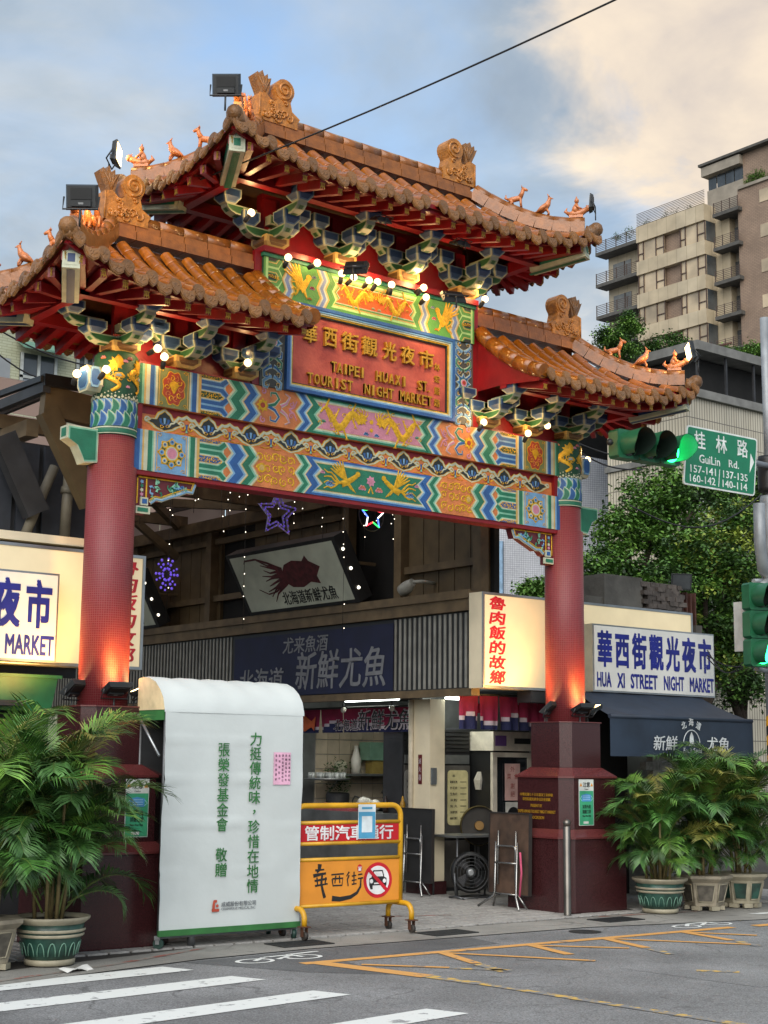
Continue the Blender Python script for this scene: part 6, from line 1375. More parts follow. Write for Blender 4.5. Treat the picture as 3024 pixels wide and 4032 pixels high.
def btxt(s_, x, z0, z1, m_, ww, off=.012):
    n = len(s_); st = (z0 - z1) / n
    for i, ch in enumerate(s_):
        if ch == ' ': continue
        put_text(ch, m_, bs, Vector((x, YF - .013, z0 - st * (i + .5))) - bs.location, name='character', w=ww if ch != '，' else ww * .22, h=(st * .90 if ch != '，' else st * .3), ext=.002, off=off * .8)
btxt('力挺傳統味，珍惜在地情', -1.80, 1.845, .425, M_GTX, .118); btxt('張榮發基金會 敬贈', -2.135, 1.745, .575, M_GTX, .115)
put_text('成威股份有限公司', mat('grey_print', '62666a'), bs, Vector((-1.94, YF - .014, .345)) - bs.location, w=.36, h=.042, ext=.001, off=.006); put_text('CHAINWAVE MEDICAL INC.', mat('grey_print', '62666a'), bs, Vector((-1.94, YF - .014, .305)) - bs.location, w=.36, h=.022, ext=.001)
e_ = Orn(lambda u, v, h: (u, YF - .012 - h, v)); e_.rect(-2.215, -2.14, .285, .31, 0, .002); e_.poly([(-2.21, .31), (-2.185, .31), (-2.185, .36), (-2.165, .365), (-2.165, .385), (-2.20, .385), (-2.21, .34)], 0, .002); e_.disc(-2.16, .335, .014, 0, .002); bo(e_.m, 'emblem', mat('emblem_red', 'b04a34'))
pn = bo(MB().box(-1.60, -1.415, YF - .016, YF - .012, 1.375, 1.665), 'pink_notice', mat('pink_notice_paper', 'd3a3bb', rough=.9))
for i, s_ in enumerate(('此物件屬華西街', '商圈區協會所有', '請勿破壞毀損侵佔', '監視錄影中', '違者送警嚴辦')):
    for j, ch in enumerate(s_): put_text(ch, mat('dark_ink', '3a2a3a'), pn, (-1.43 - i * .0365, YF - .0165, 1.64 - (j + .1) * .255 / len(s_)), name='character', w=.02, h=.022, ext=.0008)
# ---- yellow barrier
M_YEL = mat('yellow_enamel', 'c8961a', rough=.4, var=.15, scale=6, dirt=.25, bump=.1); M_RUST = mat('rust_brown', '4a2c1c', rough=.9, var=.3)
ba = thing('road_barrier', 'yellow wheeled tube barrier with red and orange panels', 'barrier', (-.7, -.75, 0)); ba.rotation_euler = (0, 0, -.05)
W2 = .60; r_ = .026
m = MB(); m.tube([(-W2, 0, .27), (-W2, 0, 1.08)] + [(-W2 + .10 - .10 * cos(a), 0, 1.08 + .10 * sin(a)) for a in lin(.2, pi / 2, 6)] + [(W2 - .10 + .10 * sin(a), 0, 1.08 + .10 * cos(a)) for a in lin(0, pi / 2 - .2, 6)] + [(W2, 0, 1.08), (W2, 0, .27)], r_, 12); m.build('frame_tube', M_YEL, ba)
for z_ in (1.025, .835, .69, .275): MB().tube([(-W2, -.005, z_), (W2, -.005, z_)], .018, 10).build('rail', M_YEL, ba)
rp = MB().box(-W2 + .02, W2 - .03, -.012, -.004, .853, 1.007).build('red_panel', mat('red_panel', 'b3121f', rough=.45, var=.06), ba); op = MB().box(-W2 + .02, W2 - .02, -.012, -.004, .293, .672).build('orange_panel', mat('orange_panel', 'd68a2c', rough=.45, var=.06), ba)
put_text('管制汽車通行', mat('panel_white', 'd8d8d8', rough=.5), rp, (.0, -.0135, .93), w=1.0, h=.13, ext=.002, off=.02)
e_ = Orn(lambda u, v, h: (u, -.0125 - h, v)); CX, CZ = .33, .483
e_.disc(CX, CZ, .165, 0, .001, 32); e_.disc(CX, CZ, .132, 1, .002, 32)
e_.poly([(CX - .10, .44), (CX - .10, .50), (CX - .075, .51), (CX - .055, .575), (CX + .055, .575), (CX + .075, .51), (CX + .10, .50), (CX + .10, .44), (CX + .085, .40), (CX + .06, .40), (CX + .06, .435), (CX - .06, .435), (CX - .06, .40), (CX - .085, .40)], 2, .003); e_.poly([(CX - .06, .517), (CX - .045, .563), (CX + .045, .563), (CX + .06, .517)][::-1], 1, .004)
for s_ in (-1, 1): e_.disc(CX + s_ * .075, .475, .02, 1, .004)
e_.rect(CX - .045, CX + .045, .447, .46, 1, .004); e_.rib([(CX - .10, .575), (CX + .10, .39)], .034, .034, 0, .005, .005); e_.m.build('no_car_sign', [mat('sign_red_print', 'b81626', rough=.45), mat('panel_white', 'd8d8d8'), M_BLK], op)
e_ = Orn(lambda u, v, h: (u, -.0125 - h, v))
for pth, w0, w1 in (([(-.33, .65), (-.335, .60), (-.36, .575)], .045, .02), ([(-.38, .595), (-.28, .60)], .02, .014), ([(-.40, .545), (-.34, .555), (-.26, .565)], .035, .02), ([(-.385, .50), (-.25, .515)], .02, .02), ([(-.38, .455), (-.24, .47)], .02, .014), ([(-.30, .57), (-.31, .47), (-.29, .40), (-.27, .345)], .02, .032), ([(-.36, .53), (-.35, .46)], .016, .012), ([(-.26, .53), (-.27, .46)], .016, .012),
                    ([(-.20, .55), (-.06, .555)], .014, .014), ([(-.19, .51), (-.18, .45), (-.08, .45), (-.07, .515), (-.19, .512)], .016, .016), ([(-.15, .54), (-.16, .47)], .014, .012), ([(-.11, .54), (-.105, .47)], .014, .012),
                    ([(0, .57), (-.03, .53)], .016, .01), ([(.0, .54), (-.02, .50), (-.01, .44)], .016, .012), ([(.03, .53), (.08, .535)], .014, .012), ([(.055, .57), (.055, .45)], .014, .012), ([(.03, .49), (.085, .495)], .014, .01), ([(.03, .455), (.085, .46)], .014, .012), ([(.10, .54), (.15, .545)], .014, .012), ([(.10, .505), (.16, .51)], .014, .014), ([(.135, .51), (.13, .43), (.09, .375), (.02, .34), (-.10, .325), (-.19, .335)], .014, .05)): e_.rib(pth, w0, w1, 0, .002, .003)
e_.disc(.12, .60, .028, 1, .002, ry=.036); e_.rect(.105, .135, .575, .60, 2, .004); e_.rect(.10, .14, .605, .612, 2, .004); e_.m.build('street_logo', [M_BLK, mat('sign_red_print', 'b81626'), mat('panel_white', 'd8d8d8')], op)
for x in (-W2, W2):
    lg = MB(); lg.tube([(x, -.19, .12), (x, -.19, .18)] + [(x, -.19 + .09 - .09 * cos(a), .18 + .085 * sin(a)) for a in lin(.2, pi / 2, 5)] + [(x, .10 + .09 * sin(a), .18 + .085 * cos(a)) for a in lin(0, pi / 2 - .2, 5)] + [(x, .19, .18), (x, .19, .12)], r_, 10)
    L_ = lg.build('leg', M_YEL, ba)
    for y in (-.19, .19):
        MB().box(x - .045, x + .045, y - .045, y + .045, .112, .122).build('mount_plate', M_RUST, L_); MB().box(x - .028, x - .02, y - .02, y + .02, .03, .112).box(x + .02, x + .028, y - .02, y + .02, .03, .112).build('castor_fork', M_RUST, L_); MB().tube([(x - .017, y - .01, .038), (x + .017, y - .01, .038)], .038, 12).build('wheel', mat('dark_rubber', '2f2a26', rough=.7), L_)
qr = thing('paper_notice', 'blue and white laminated notice taped on the yellow barrier', 'notice', (-.52, -.79, .93)); qr.rotation_euler = (0, 0, -.05)
MB().box(-.10, .10, -.003, 0, -.06, .26).build('sheet', mat('notice_white', 'ccd6da', rough=.25, spec=.6), qr); MB().box(-.095, .095, -.0045, -.0035, -.055, .19).build('blue_field', mat('notice_blue', '4c94b8', rough=.3), qr); MB().box(-.06, .06, -.006, -.005, .0, .15).build('blank_square', mat('notice_white', 'ccd6da'), qr); MB().box(-.06, .06, -.005, -.004, .215, .235).build('heading_line', mat('notice_blue', '4c94b8'), qr)
# ---- steel bollard
q = at(2235, 3606, z=0); t = thing('bollard', 'slim stainless steel bollard before the right plinth', 'bollard', q); MB().lathe([(.043, 0), (.04, .01), (.04, .92), (.03, .935)], 20).build('post', mat('brushed_steel', '6e6a64', rough=.34, metal=.85, var=.15), t); MB().ball((0, 0, .962), .043, 16, 10).build('ball_cap', mat('brushed_steel', '8f8a82'), t)
# ---- folded tables
M_CHR = mat('chrome_tube', '9a9a98', rough=.25, metal=.9, var=.1); M_BOARD = mat('stained_plywood', '4a382c', rough=.7, var=.45, scale=5, dirt=.4); M_EDGE = mat('dark_edging', '2a2624', rough=.6)
def folded_table(label, loc, wd, ht, rz, lean, top_m):
    t = thing('folded_table', label, 'table', loc, 'folded tables leaning by the stalls', rz)       # board in local xz, legs towards -y
    T_ = Matrix.Rotation(-lean, 4, 'X')
    MB().box(-wd / 2, wd / 2, 0, .022, .16, ht).build('table_top', top_m, t, mw=T_)
    m = MB(); m.box(-wd / 2 - .012, -wd / 2, -.012, .03, .155, ht + .01); m.box(wd / 2, wd / 2 + .012, -.012, .03, .155, ht + .01); m.box(-wd / 2, wd / 2, -.012, .03, .15, .16); m.box(-wd / 2, wd / 2, -.012, .03, ht, ht + .012); m.build('edging', M_EDGE, t, mw=T_)
    a = wd * .27
    for s_ in (-1, 1):
        MB().tube([(s_ * a, -.03, ht * .70), (s_ * a, -.05, .18), (s_ * (a + .01), -.06, .13), (s_ * (a + .16), -.16, .012)], .013, 8).build('leg', M_CHR, t); MB().tube([(s_ * a, -.035, .17), (s_ * (a + .10), .02, .012)], .012, 8).build('leg', M_CHR, t); MB().tube([(s_ * (a - .03), -.02, ht * .82), (s_ * (a - .03), -.03, ht * .25)], .011, 8).build('leg', M_CHR, t)
    MB().tube([(-a, -.05, .16), (a, -.05, .16)], .010, 8).build('cross_bar', M_CHR, t); MB().tube([(-a, -.045, ht * .48), (a, -.045, ht * .48)], .010, 8).build('cross_bar', M_CHR, t)
    MB().tube([(-a + .03, -.03, ht * .3), (-a + .03, -.03, ht * .62)] + [(-a + .07 - .04 * cos(q_), -.03, ht * .62 + .04 * sin(q_)) for q_ in lin(.2, pi / 2, 4)] + [(a - .07 + .04 * sin(q_), -.03, ht * .62 + .04 * cos(q_)) for q_ in lin(0, 1.4, 4)] + [(a - .03, -.03, ht * .62), (a - .03, -.03, ht * .3)], .011, 8).build('brace_loop', M_CHR, t)
    return t
ft = folded_table('folded brown table with chrome legs leaning on the right plinth', (2.30, .27, 0), .64, 1.03, -pi / 2, .02, M_BOARD)
MB().tube([(.24, -.05, .62), (.27, -.06, .4), (.25, -.07, .15)], .012, 6).build('pink_strap', mat('pink_ribbon', 'b84a6a', rough=.7), ft)
folded_table('folded black table leaning against the cream pillar', (2.48, 2.12, 0), .60, 1.02, -pi / 2, .02, mat('black_laminate', '262626', rough=.5, dirt=.2))
# ---- fans and table in the kitchen by the plinth
t = thing('floor_fan', 'black drum floor fan with a blurred steel hub under the table', 'fan', (2.78, 1.45, 0))
MB().lathe([(.22, -.09), (.24, -.06), (.24, .06), (.22, .09), (.20, .09), (.215, 0), (.20, -.09)], 28, cap=False).build('drum', M_BLK, t, mw=Matrix.Translation((0, 0, .30)) @ Matrix.Rotation(pi / 2, 4, 'X') @ Matrix.Rotation(-.6, 4, 'Y'))
gm = Matrix.Translation((0, 0, .30)) @ Matrix.Rotation(pi / 2, 4, 'X') @ Matrix.Rotation(-.6, 4, 'Y')
for r_ in (.05, .09, .13, .17, .205): MB().tube([(r_ * cos(a), r_ * sin(a), .088) for a in lin(0, 2 * pi, 25)], .003, 4, cap=False).build('guard_ring', M_GAL, t, mw=gm)
MB().lathe([(.055, .03), (.06, .06), (.03, .085)], 16).build('hub', M_ALU, t, mw=gm)
for k in range(4): a = k * pi / 2 + .3; MB().add([(.05 * cos(a), .05 * sin(a), .02), (.19 * cos(a + .1), .19 * sin(a + .1), -.01), (.19 * cos(a + .8), .19 * sin(a + .8), .03), (.05 * cos(a + .7), .05 * sin(a + .7), .05)], [(0, 1, 2, 3)]).build('blade', M_DKST, t, mw=gm)
MB().tube([(-.22, -.12, .012), (.22, -.12, .012), (.24, 0, .03), (.22, .12, .012), (-.22, .12, .012), (-.24, 0, .03), (-.22, -.12, .012)], .014, 8).tube([(-.23, 0, .03), (-.25, 0, .3)], .012, 8).tube([(.23, 0, .03), (.25, 0, .3)], .012, 8).build('stand', M_GAL, t)
t = thing('round_fan', 'round mesh fan standing above the small table', 'fan', (3.28, 1.85, .70)); fm = Matrix.Translation((0, 0, .12)) @ Matrix.Rotation(pi / 2, 4, 'X') @ Matrix.Rotation(-.5, 4, 'Y')
MB().lathe([(.235, -.04), (.245, 0), (.235, .04)], 30, cap=False).build('rim', mat('brass_rim', '6a5c30', rough=.4, metal=.5), t, mw=fm); MB().lathe([(.235, -.03), (.235, -.02)], 30).build('guard', mat('dark_mesh', '2e2b26', rough=.6), t, mw=fm); MB().lathe([(.06, -.01), (.055, .03)], 16).build('hub_badge', mat('badge_gold', '8a6a3a', rough=.5), t, mw=fm)
MB().tube([(0, 0, -.70), (0, .02, -.1)], .016, 8).build('stem', M_GAL, t)
t = thing('side_table', 'small steel table in front of the menu refrigerator', 'table', (2.98, 1.75, 0)); MB().box(-.36, .40, -.25, .28, .70, .725).build('table_top', M_STAIN, t)
for a, b in ((-.32, -.2), (.36, -.2), (-.32, .24), (.36, .24)): MB().tube([(a, b, 0), (a, b, .70)], .013, 8).build('leg', M_GAL, t)
# ---- mask posters on the plinths
for sg in (-1, 1):
    x = 2.80 if sg > 0 else -2.80
    t = thing('mask_poster', ('green mask notice on the right plinth above the bollard' if sg > 0 else 'green mask notice on the left plinth behind the palm'), 'poster', (x, -.448, .92), 'green mask notices on the plinths')
    z1 = .50; w_ = .115
    MB().box(-w_, w_, -.004, 0, 0, z1).build('sheet', mat('poster_white', 'c9cdc8', rough=.4), t); MB().box(-w_ + .006, w_ - .006, -.0055, -.0045, .006, .375).build('green_field', mat('poster_green', '3f9a72', rough=.4), t)
    put_text('注意', M_BLK, t, (0, -.006, .445), w=.11, h=.055, ext=.001, off=.008); put_text('Caution', M_BLK, t, (0, -.006, .395), w=.06, h=.014, ext=.001)
    e_ = Orn(lambda u, v, h: (u, -.0055 - h, v))
    for s_ in (-1, 1): e_.poly([(s_ * .085 - .02, .425), (s_ * .085 + .02, .425), (s_ * .085, .462)], 2, .001)
    e_.poly([(-.07, .26), (.07, .26), (.075, .33), (.0, .345), (-.075, .33)], 0, .001); e_.rib([(-.072, .27), (-.10, .29), (-.072, .32)], .006, .006, 1, .001, .0015); e_.rib([(.072, .27), (.10, .29), (.072, .32)], .006, .006, 1, .001, .0015)
    for z_ in (.28, .30, .32): e_.rect(-.055, .055, z_ - .003, z_ + .003, 1, .002)
    e_.m.build('mask_icon', [mat('mask_blue', '4a8cc0', rough=.5), mat('mask_pale', '9cc4dc', rough=.5), mat('warning_orange', 'd08a2c', rough=.5)], t)
    for s_, z_, h_ in (('如要內進', .205, .042), ('請戴口罩', .15, .042), ('Please Wear Mask', .105, .018)): put_text(s_, M_BLK, t, (0, -.006, z_), w=.13, h=h_, ext=.001, off=.006)
    MB().box(-.05, .03, -.0065, -.006, .02, .045).build('footer_mark', mat('poster_white', 'c9cdc8'), t)
# ---- potted palms
M_FRD = [mat('palm_leaf_%d' % i, c, rough=.45, var=.35, scale=7, rnd=.25, col2=c2) for i, (c, c2) in enumerate((('24451b', '43702c'), ('345724', '669038'), ('2c4f28', '568244'), ('5c662c', '8a8840')))]
M_RACH = mat('palm_stalk', '5a6a2c', rough=.5, var=.2); M_CANE = mat('palm_cane', '6b5f3c', rough=.7, var=.3, scale=14)
def frond_mesh(seed, L_=1.2, droop=1.0, mi=0):
    rr = random.Random(seed); m = MB(); P = []; ang = rr.uniform(1.15, 1.4); p0 = Vector((0, 0, 0)); P.append(p0.copy()); n = 22
    for i in range(n):
        t = i / n; a = ang - droop * (1.9 * t * t); p0 = p0 + Vector((cos(a), 0, sin(a))) * (L_ / n); p0.y += .004 * sin(seed); P.append(p0.copy())
    m.tube(P, [.011 * (1 - .85 * i / n) for i in range(n + 1)], 5, 1)
    pairs = 46
    for k in range(pairs):
        t = .22 + .77 * k / (pairs - 1); f = t * n; i = min(n - 1, int(f)); q = P[i] + (P[i + 1] - P[i]) * (f - i); d = (P[i + 1] - P[i]).normalized(); up = Vector((-d.z, 0, d.x))
        ll = L_ * .36 * (sin(pi * min(1, (t - .12) * 1.02)) ** .6) * rr.uniform(.85, 1.08) + .05
        for s_ in (-1, 1):
            out = (Vector((0, s_, 0)) * .78 + d * (.45 + .5 * t) + up * .28).normalized(); wv = (d - out * d.dot(out)).normalized() * (.0062 + .003 * rr.random())
            dr = Vector((0, 0, -1)) * ll * rr.uniform(.10, .42); a = q + out * ll * .5 + dr * .22; b = q + out * ll * .85 + dr
            m.add([q - wv * .4, q + wv * .4, a + wv, a - wv, b], [(0, 1, 2, 3), (3, 2, 4)], 0)
    return m.mesh('frond', [M_FRD[mi], M_RACH])
FRONDS = [frond_mesh(11 + i, (1.0, 1.15, .9, 1.1, 1.25, .8, .95, 1.05)[i], (.9, 1.05, 1.2, .75, .95, 1.3, 1.1, .85)[i], (0, 1, 2, 0, 1, 2, 0, 3)[i]) for i in range(8)]
M_GLZ = mat('green_glazed_pot', '21423a', rough=.35, var=.3, scale=10, dirt=.4, col2='2f574b'); M_CRM = mat('cream_glaze', '9c9580', rough=.5, var=.15, scale=8, dirt=.35); M_SOIL = mat('potting_soil', '2a2018', rough=1)
def palm(label, loc, pot, s=1.0, nf=26, seed=1, hgt=1.0):
    t = thing('potted_palm', label, 'palm', loc, 'potted palms by the gate'); rr = random.Random(seed)
    if pot == 'round':
        R_, H = .27, .36
        b = MB().lathe([(R_ * .70, .04), (R_ * .80, .12), (R_ * .92, .24), (R_ * .97, .31)], 28).build('pot', M_GLZ, t)
        MB().lathe([(R_ * .72, 0), (R_ * .74, .035), (R_ * .70, .045)], 28).build('pot_foot', M_CRM, b); MB().lathe([(R_ * .95, .31), (R_ * 1.12, .345), (R_ * 1.13, .365), (R_ * 1.03, .365), (R_ * .95, .335)], 28, cap=False).build('pot_rim', M_CRM, b)
        for z_ in (.225, .262): MB().lathe([(R_ * (.70 + .27 * (z_ - .012) / .31) + .012, z_ - .012), (R_ * (.70 + .27 * z_ / .31) + .022, z_), (R_ * (.70 + .27 * (z_ + .012) / .31) + .012, z_ + .012)], 28, cap=False).build('pot_band', M_CRM, b)
        for k in range(16):
            a = 2 * pi * k / 16; pts = [(a + .13 * cos(q), .075 + .10 * max(0, sin(q)) + (.0 if sin(q) > 0 else 0)) for q in lin(0, pi, 9)]; MB().tube([((R_ * (.72 + .25 * z_ / .31) + .004) * cos(u), (R_ * (.72 + .25 * z_ / .31) + .004) * sin(u), z_) for u, z_ in pts], .005, 4).build('pot_arch', mat('pale_green_glaze', '6c9482', rough=.4), b)
        zs_ = .33
    else:
        nside = 6 if pot == 'hex' else 8; body = M_CRM if pot != 'oct' else M_CRM; R_ = .29
        def ng(r): return [(r * cos(2 * pi * k / nside + .25), r * sin(2 * pi * k / nside + .25)) for k in range(nside)]
        m = MB(); loft(m, [(ng(R_ * .74), .045), (ng(R_ * .95), .30), (ng(R_ * 1.12), .345), (ng(R_ * 1.12), .375), (ng(R_ * 1.0), .375)]); b = m.build('pot', mat('weathered_cream_pot', '938a78', rough=.6, var=.25, scale=9, dirt=.5) if pot == 'hex' else M_CRM, t)
        for k in range(nside):
            a0, a1 = 2 * pi * k / nside + .25, 2 * pi * (k + 1) / nside + .25
            def pt(u, z_): r = R_ * (.74 + .21 * (z_ - .045) / .255); A = Vector((r * cos(a0), r * sin(a0), z_)); B = Vector((r * cos(a1), r * sin(a1), z_)); mid = (A + B) / 2; return A + (B - A) * u + Vector((mid.x, mid.y, 0)).normalized() * .004
            MB().add([pt(.18, .10), pt(.82, .10), pt(.86, .27), pt(.14, .27)], [(0, 1, 2, 3)]).build('pot_panel', M_GLZ if pot == 'oct' else mat('dark_pot_panel', '5a554c', rough=.6, var=.35, scale=14), b)
            MB().tube([pt(.16, .09), pt(.84, .09), pt(.88, .28), pt(.12, .28), pt(.16, .09)], .007, 5).build('pot_moulding', M_CRM, b)
            c_ = 2 * pi * (k) / nside + .25; MB().box(-.05, .05, -.03, .03, 0, .044).build('pot_foot', M_CRM, b, loc=(R_ * .66 * cos(c_), R_ * .66 * sin(c_), 0), rot=(0, 0, c_ + pi / 2))
        zs_ = .34
    MB().lathe([(.24, zs_ - .02), (.24, zs_)], 18).build('soil', M_SOIL, t)
    for k in range(11):
        a = rr.uniform(0, 6.3); r0 = rr.uniform(.02, .16); lean = rr.uniform(.02, .12); h_ = rr.uniform(.35, .8) * hgt; x0, y0 = r0 * cos(a), r0 * sin(a)
        MB().tube([(x0, y0, zs_ - .01), (x0 + lean * cos(a) * .4, y0 + lean * sin(a) * .4, zs_ + h_ * .5), (x0 + lean * cos(a), y0 + lean * sin(a), zs_ + h_)], [.017, .014, .010], 7).build('cane', M_CANE, t)
    for k in range(nf):
        a = k * 2.39996 + rr.uniform(-.3, .3); f = k / nf; z_ = zs_ + (.06 + .74 * f + rr.uniform(-.08, .08)) * hgt; me = FRONDS[rr.randrange(8)] if rr.random() > .08 else FRONDS[7]
        o = inst('frond', me, t, loc=(.10 * cos(a) * s, .10 * sin(a) * s, z_ * 1.0), rot=(rr.uniform(-.25, .25), rr.uniform(-.15, .5) * (1 - f) - .12 * f, a), scale=(s * rr.uniform(.85, 1.1),) * 3)
    for k in range(18):                      # low outer fronds hanging over the rim
        a = k * .35 + rr.uniform(-.2, .2); o = inst('frond', FRONDS[rr.randrange(7)], t, loc=(.12 * cos(a), .12 * sin(a), zs_ + rr.uniform(.10, .45) * hgt), rot=(rr.uniform(-.3, .3), rr.uniform(.25, .75), a), scale=(s * rr.uniform(.5, .72),) * 3)
    return t
palm('lush palm in a round green glazed pot before the left plinth', (-3.86, -1.05, 0), 'round', .86, 54, 3, 1.18)
palm('leafy palm in a pot cut off by the left edge', (-4.42, -1.02, 0), 'hex', .92, 46, 8, 1.18)
palm('spreading palm in a round cream rimmed pot beside the right plinth', (3.47, -.90, 0), 'round', .74, 46, 5, .82)
palm('palm in a weathered six sided stone pot, middle of the right three', (4.16, -.94, 0), 'hex', .82, 48, 14, 1.02)
palm('palm in a cream pot with green panels, rightmost of three', (4.80, -.95, 0), 'oct', .84, 48, 21, 1.04)
# ================================================================ LAMPS ON THE GATE
M_BULB = mat('warm_bulb', 'ffffff', emit='ffd08a', es=1.8); M_SOCK = mat('lamp_socket', '23201c', rough=.6); M_FLOOD = mat('flood_housing', '26292b', rough=.45, var=.15); M_FGL = mat('flood_lens_lit', 'fff0c8', emit='ffd890', es=5)
BLB = MB().ball((0, 0, 0), .038, 12, 8).mesh('bulb', M_BULB); SOCK = MB().tube([(0, 0, 0), (0, 0, -.04), (0, 0, -.08)], [.024, .026, .02], 10).mesh('socket', M_SOCK)
Z2 = lambda x, y: (700 + x * .6028, 200 + y * .6028); Z3 = lambda x, y: (1500 + x * .6028, 500 + y * .6028); Z5 = lambda x, y: (200 + x * .663, 1150 + y * .663); Z6 = lambda x, y: (1000 + x * .7836, 1150 + y * .7836)
up_ = [Z2(480, 1058), Z2(722, 1350), Z2(912, 1386), Z2(1072, 1455), Z2(1150, 1480), Z2(1250, 1500), Z2(1305, 1510), Z2(1397, 1528), Z2(1605, 1548), Z3(70, 1030), Z3(280, 1050), Z3(295, 1112), Z3(680, 1125)]
lo_ = [Z5(330, 460), Z5(155, 485), Z5(635, 335), Z5(675, 385), Z5(1170, 420)]; ro_ = [Z6(1155, 655), Z6(1378, 710), Z6(1475, 672), (2314, 1811)]
WARM = (1.0, .62, .26)
for lst, lab, grp, yy in ((up_, 'glowing round bulb along the rail above the head panel', 'bulbs under the upper roof', -.34), (lo_, 'glowing round bulb under the left side roof', 'bulbs under the left side roof', -.36), (ro_, 'glowing round bulb under the right side roof', 'bulbs under the right side roof', -.34)):
    for k, (px, py) in enumerate(lst):
        y_ = yy
        if lst is lo_ and k == 1: y_ = -.05
        if lst is up_ and k == 0: p3 = at(px, py, x=-1.75)
        elif lst is ro_ and k == 3: p3 = at(px, py, x=3.38)
        else: p3 = at(px, py, y=y_)
        ordn = ('first', 'second', 'third', 'fourth', 'fifth', 'sixth', 'seventh', 'eighth', 'ninth', 'tenth', 'eleventh', 'twelfth', 'last')[sorted(range(len(lst)), key=lambda i_: lst[i_][0]).index(k)]
        t = thing('bulb_lamp', lab + ', ' + ordn + ' from the left', 'bulb', p3, grp); inst('bulb', BLB, t); tilt = Matrix.Rotation(.7 + .4 * (k % 3) - .4, 4, 'X') @ Matrix.Rotation(.5 - .5 * (k % 2), 4, 'Y')
        inst('socket', SOCK, t, mw=tilt @ Matrix.Translation((0, 0, -.035)))
        if k % 2 == 0 or lst is not up_: lamp('bulb_glow', (0, .03, .10), 2.2 if lst is up_ else 2.0, WARM, .05, t)
def flood(label, loc, aim, grp, lit=True, s=1.0, watts=0, col=(1, .55, .18), ang=90):
    t = thing('floodlight', label, 'floodlight', loc, grp); M_ = (Vector(aim) - Vector(loc)).to_track_quat('Z', 'Y').to_matrix().to_4x4()      # lens looks along +z
    m = MB(); loft(m, [([(-.10 * s, -.075 * s), (.10 * s, -.075 * s), (.10 * s, .075 * s), (-.10 * s, .075 * s)], -.015 * s), ([(-.115 * s, -.09 * s), (.115 * s, -.09 * s), (.115 * s, .09 * s), (-.115 * s, .09 * s)], .02 * s), ([(-.115 * s, -.09 * s), (.115 * s, -.09 * s), (.115 * s, .09 * s), (-.115 * s, .09 * s)], .03 * s)]); m.build('housing', M_FLOOD, t, mw=M_)
    MB().box(-.075 * s, .075 * s, -.02 * s, .06 * s, -.022 * s, -.0151 * s).build('back_panel', mat('flood_back_panel', '121415', rough=.6), t, mw=M_)
    db = MB().box(-.07 * s, .07 * s, -.068 * s, -.026 * s, -.035 * s, -.0151 * s).build('driver_box', M_FLOOD, t, mw=M_); MB().box(-.018 * s, .018 * s, -.056 * s, -.042 * s, -.0365 * s, -.0352 * s).build('rating_label', mat('grey_label', '8a8c8c'), db)
    MB().box(-.098 * s, .098 * s, -.073 * s, .073 * s, .0305 * s, .033 * s).build('lens', M_FGL if lit else mat('flood_lens_dark', '3a3e40', rough=.1, spec=.8), t, mw=M_)
    MB().tube([(-.125 * s, 0, 0), (-.125 * s, -.09 * s, -.05 * s), (.125 * s, -.09 * s, -.05 * s), (.125 * s, 0, 0)], .007 * s, 6).build('yoke', M_FLOOD, t, mw=M_)
    MB().tube([tuple(M_ @ Vector((0, -.09 * s, -.05 * s))), tuple(M_ @ Vector((0, -.09 * s, -.05 * s)) + Vector((0, 0, -.13 * s)))], .008 * s, 6).build('stem', M_FLOOD, t)
    if watts: d = (Vector(aim) - Vector(loc)).normalized(); spot('flood_glow', d * .06, tuple(d), watts, col, ang, .7, .14, t)
    return t
FG = 'floodlights on the roof corners'
flood('dark floodlight on the upper roof tip, highest on the left', (-2.52, -1.12, 7.74), (-1.5, .1, 8.2), FG, True, 1.15, 24, ang=80)
flood('dark floodlight on the lower left roof tip', (-3.92, -1.12, 6.30), (-3.2, -.2, 6.6), FG, True, 1.2, 20, ang=80)
flood('lit floodlight beside the rider figure on the rear left hip', (-2.47, 1.10, 7.80), (-1.6, .4, 7.75), FG, True, 1.2, 10)
flood('lit floodlight at the right tip of the lower right roof', tuple(at(2722, 1385, y=-1.12)), (3.2, -.5, 6.2), FG, True, 1.2, 14)
flood('dark small floodlight behind the last figure of the upper right hip', (2.33, -1.10, 7.80), (1.5, -.2, 7.9), FG, False, .9)
flood('black floodlight aimed down at the name board, over its centre left', tuple(at(1400, 1050, y=-.62)), (-.1, -.15, 5.9), 'floodlights aimed at the name board', True, 1.1, 9, (1, .66, .30), 120)
flood('black floodlight aimed down at the name board, at its right end', tuple(at(1785, 1165, y=-.62)), (.9, -.15, 5.9), 'floodlights aimed at the name board', True, 1.1, 9, (1, .66, .30), 120)
for k, (px, py) in enumerate(((1500, 865), (1812, 958))): flood(('small dark lamp under the middle of the upper eave', 'small dark lamp under the upper eave further right')[k], tuple(at(px, py, y=-.80)), tuple(at(px, py, y=-.80) + Vector((0, .3, -1))), 'lamps under the upper eave', False, .8)
for sg in (-1, 1):
    cx = 2.94 * sg; nm = 'left' if sg < 0 else 'right'
    for k, (dx, dy, lb2) in enumerate(((-.30, -.05, 'on the left of'), (-.02, -.31, 'in front of'), (.32, -.12, 'on the right of'))):
        flood(f'black uplight {lb2} the {nm} column foot', (cx + dx, dy, 2.20), ((cx + dx * .25, dy * .25, 2.75) if k else (cx + dx * 2.0, .55, 2.95)), 'uplights around the column feet', True, 1.0, (38, 14, 12)[k], ((1, .52, .14), (1, .30, .05), (1, .30, .05))[k], (130, 95, 95)[k])
q = at(2680, 2290, y=1.6); flood('grey floodlight standing on the rooftop wall over the market sign', tuple(q), tuple(q + Vector((-.6, -1, -.3))), 'rooftop floodlight', False, 1.3)

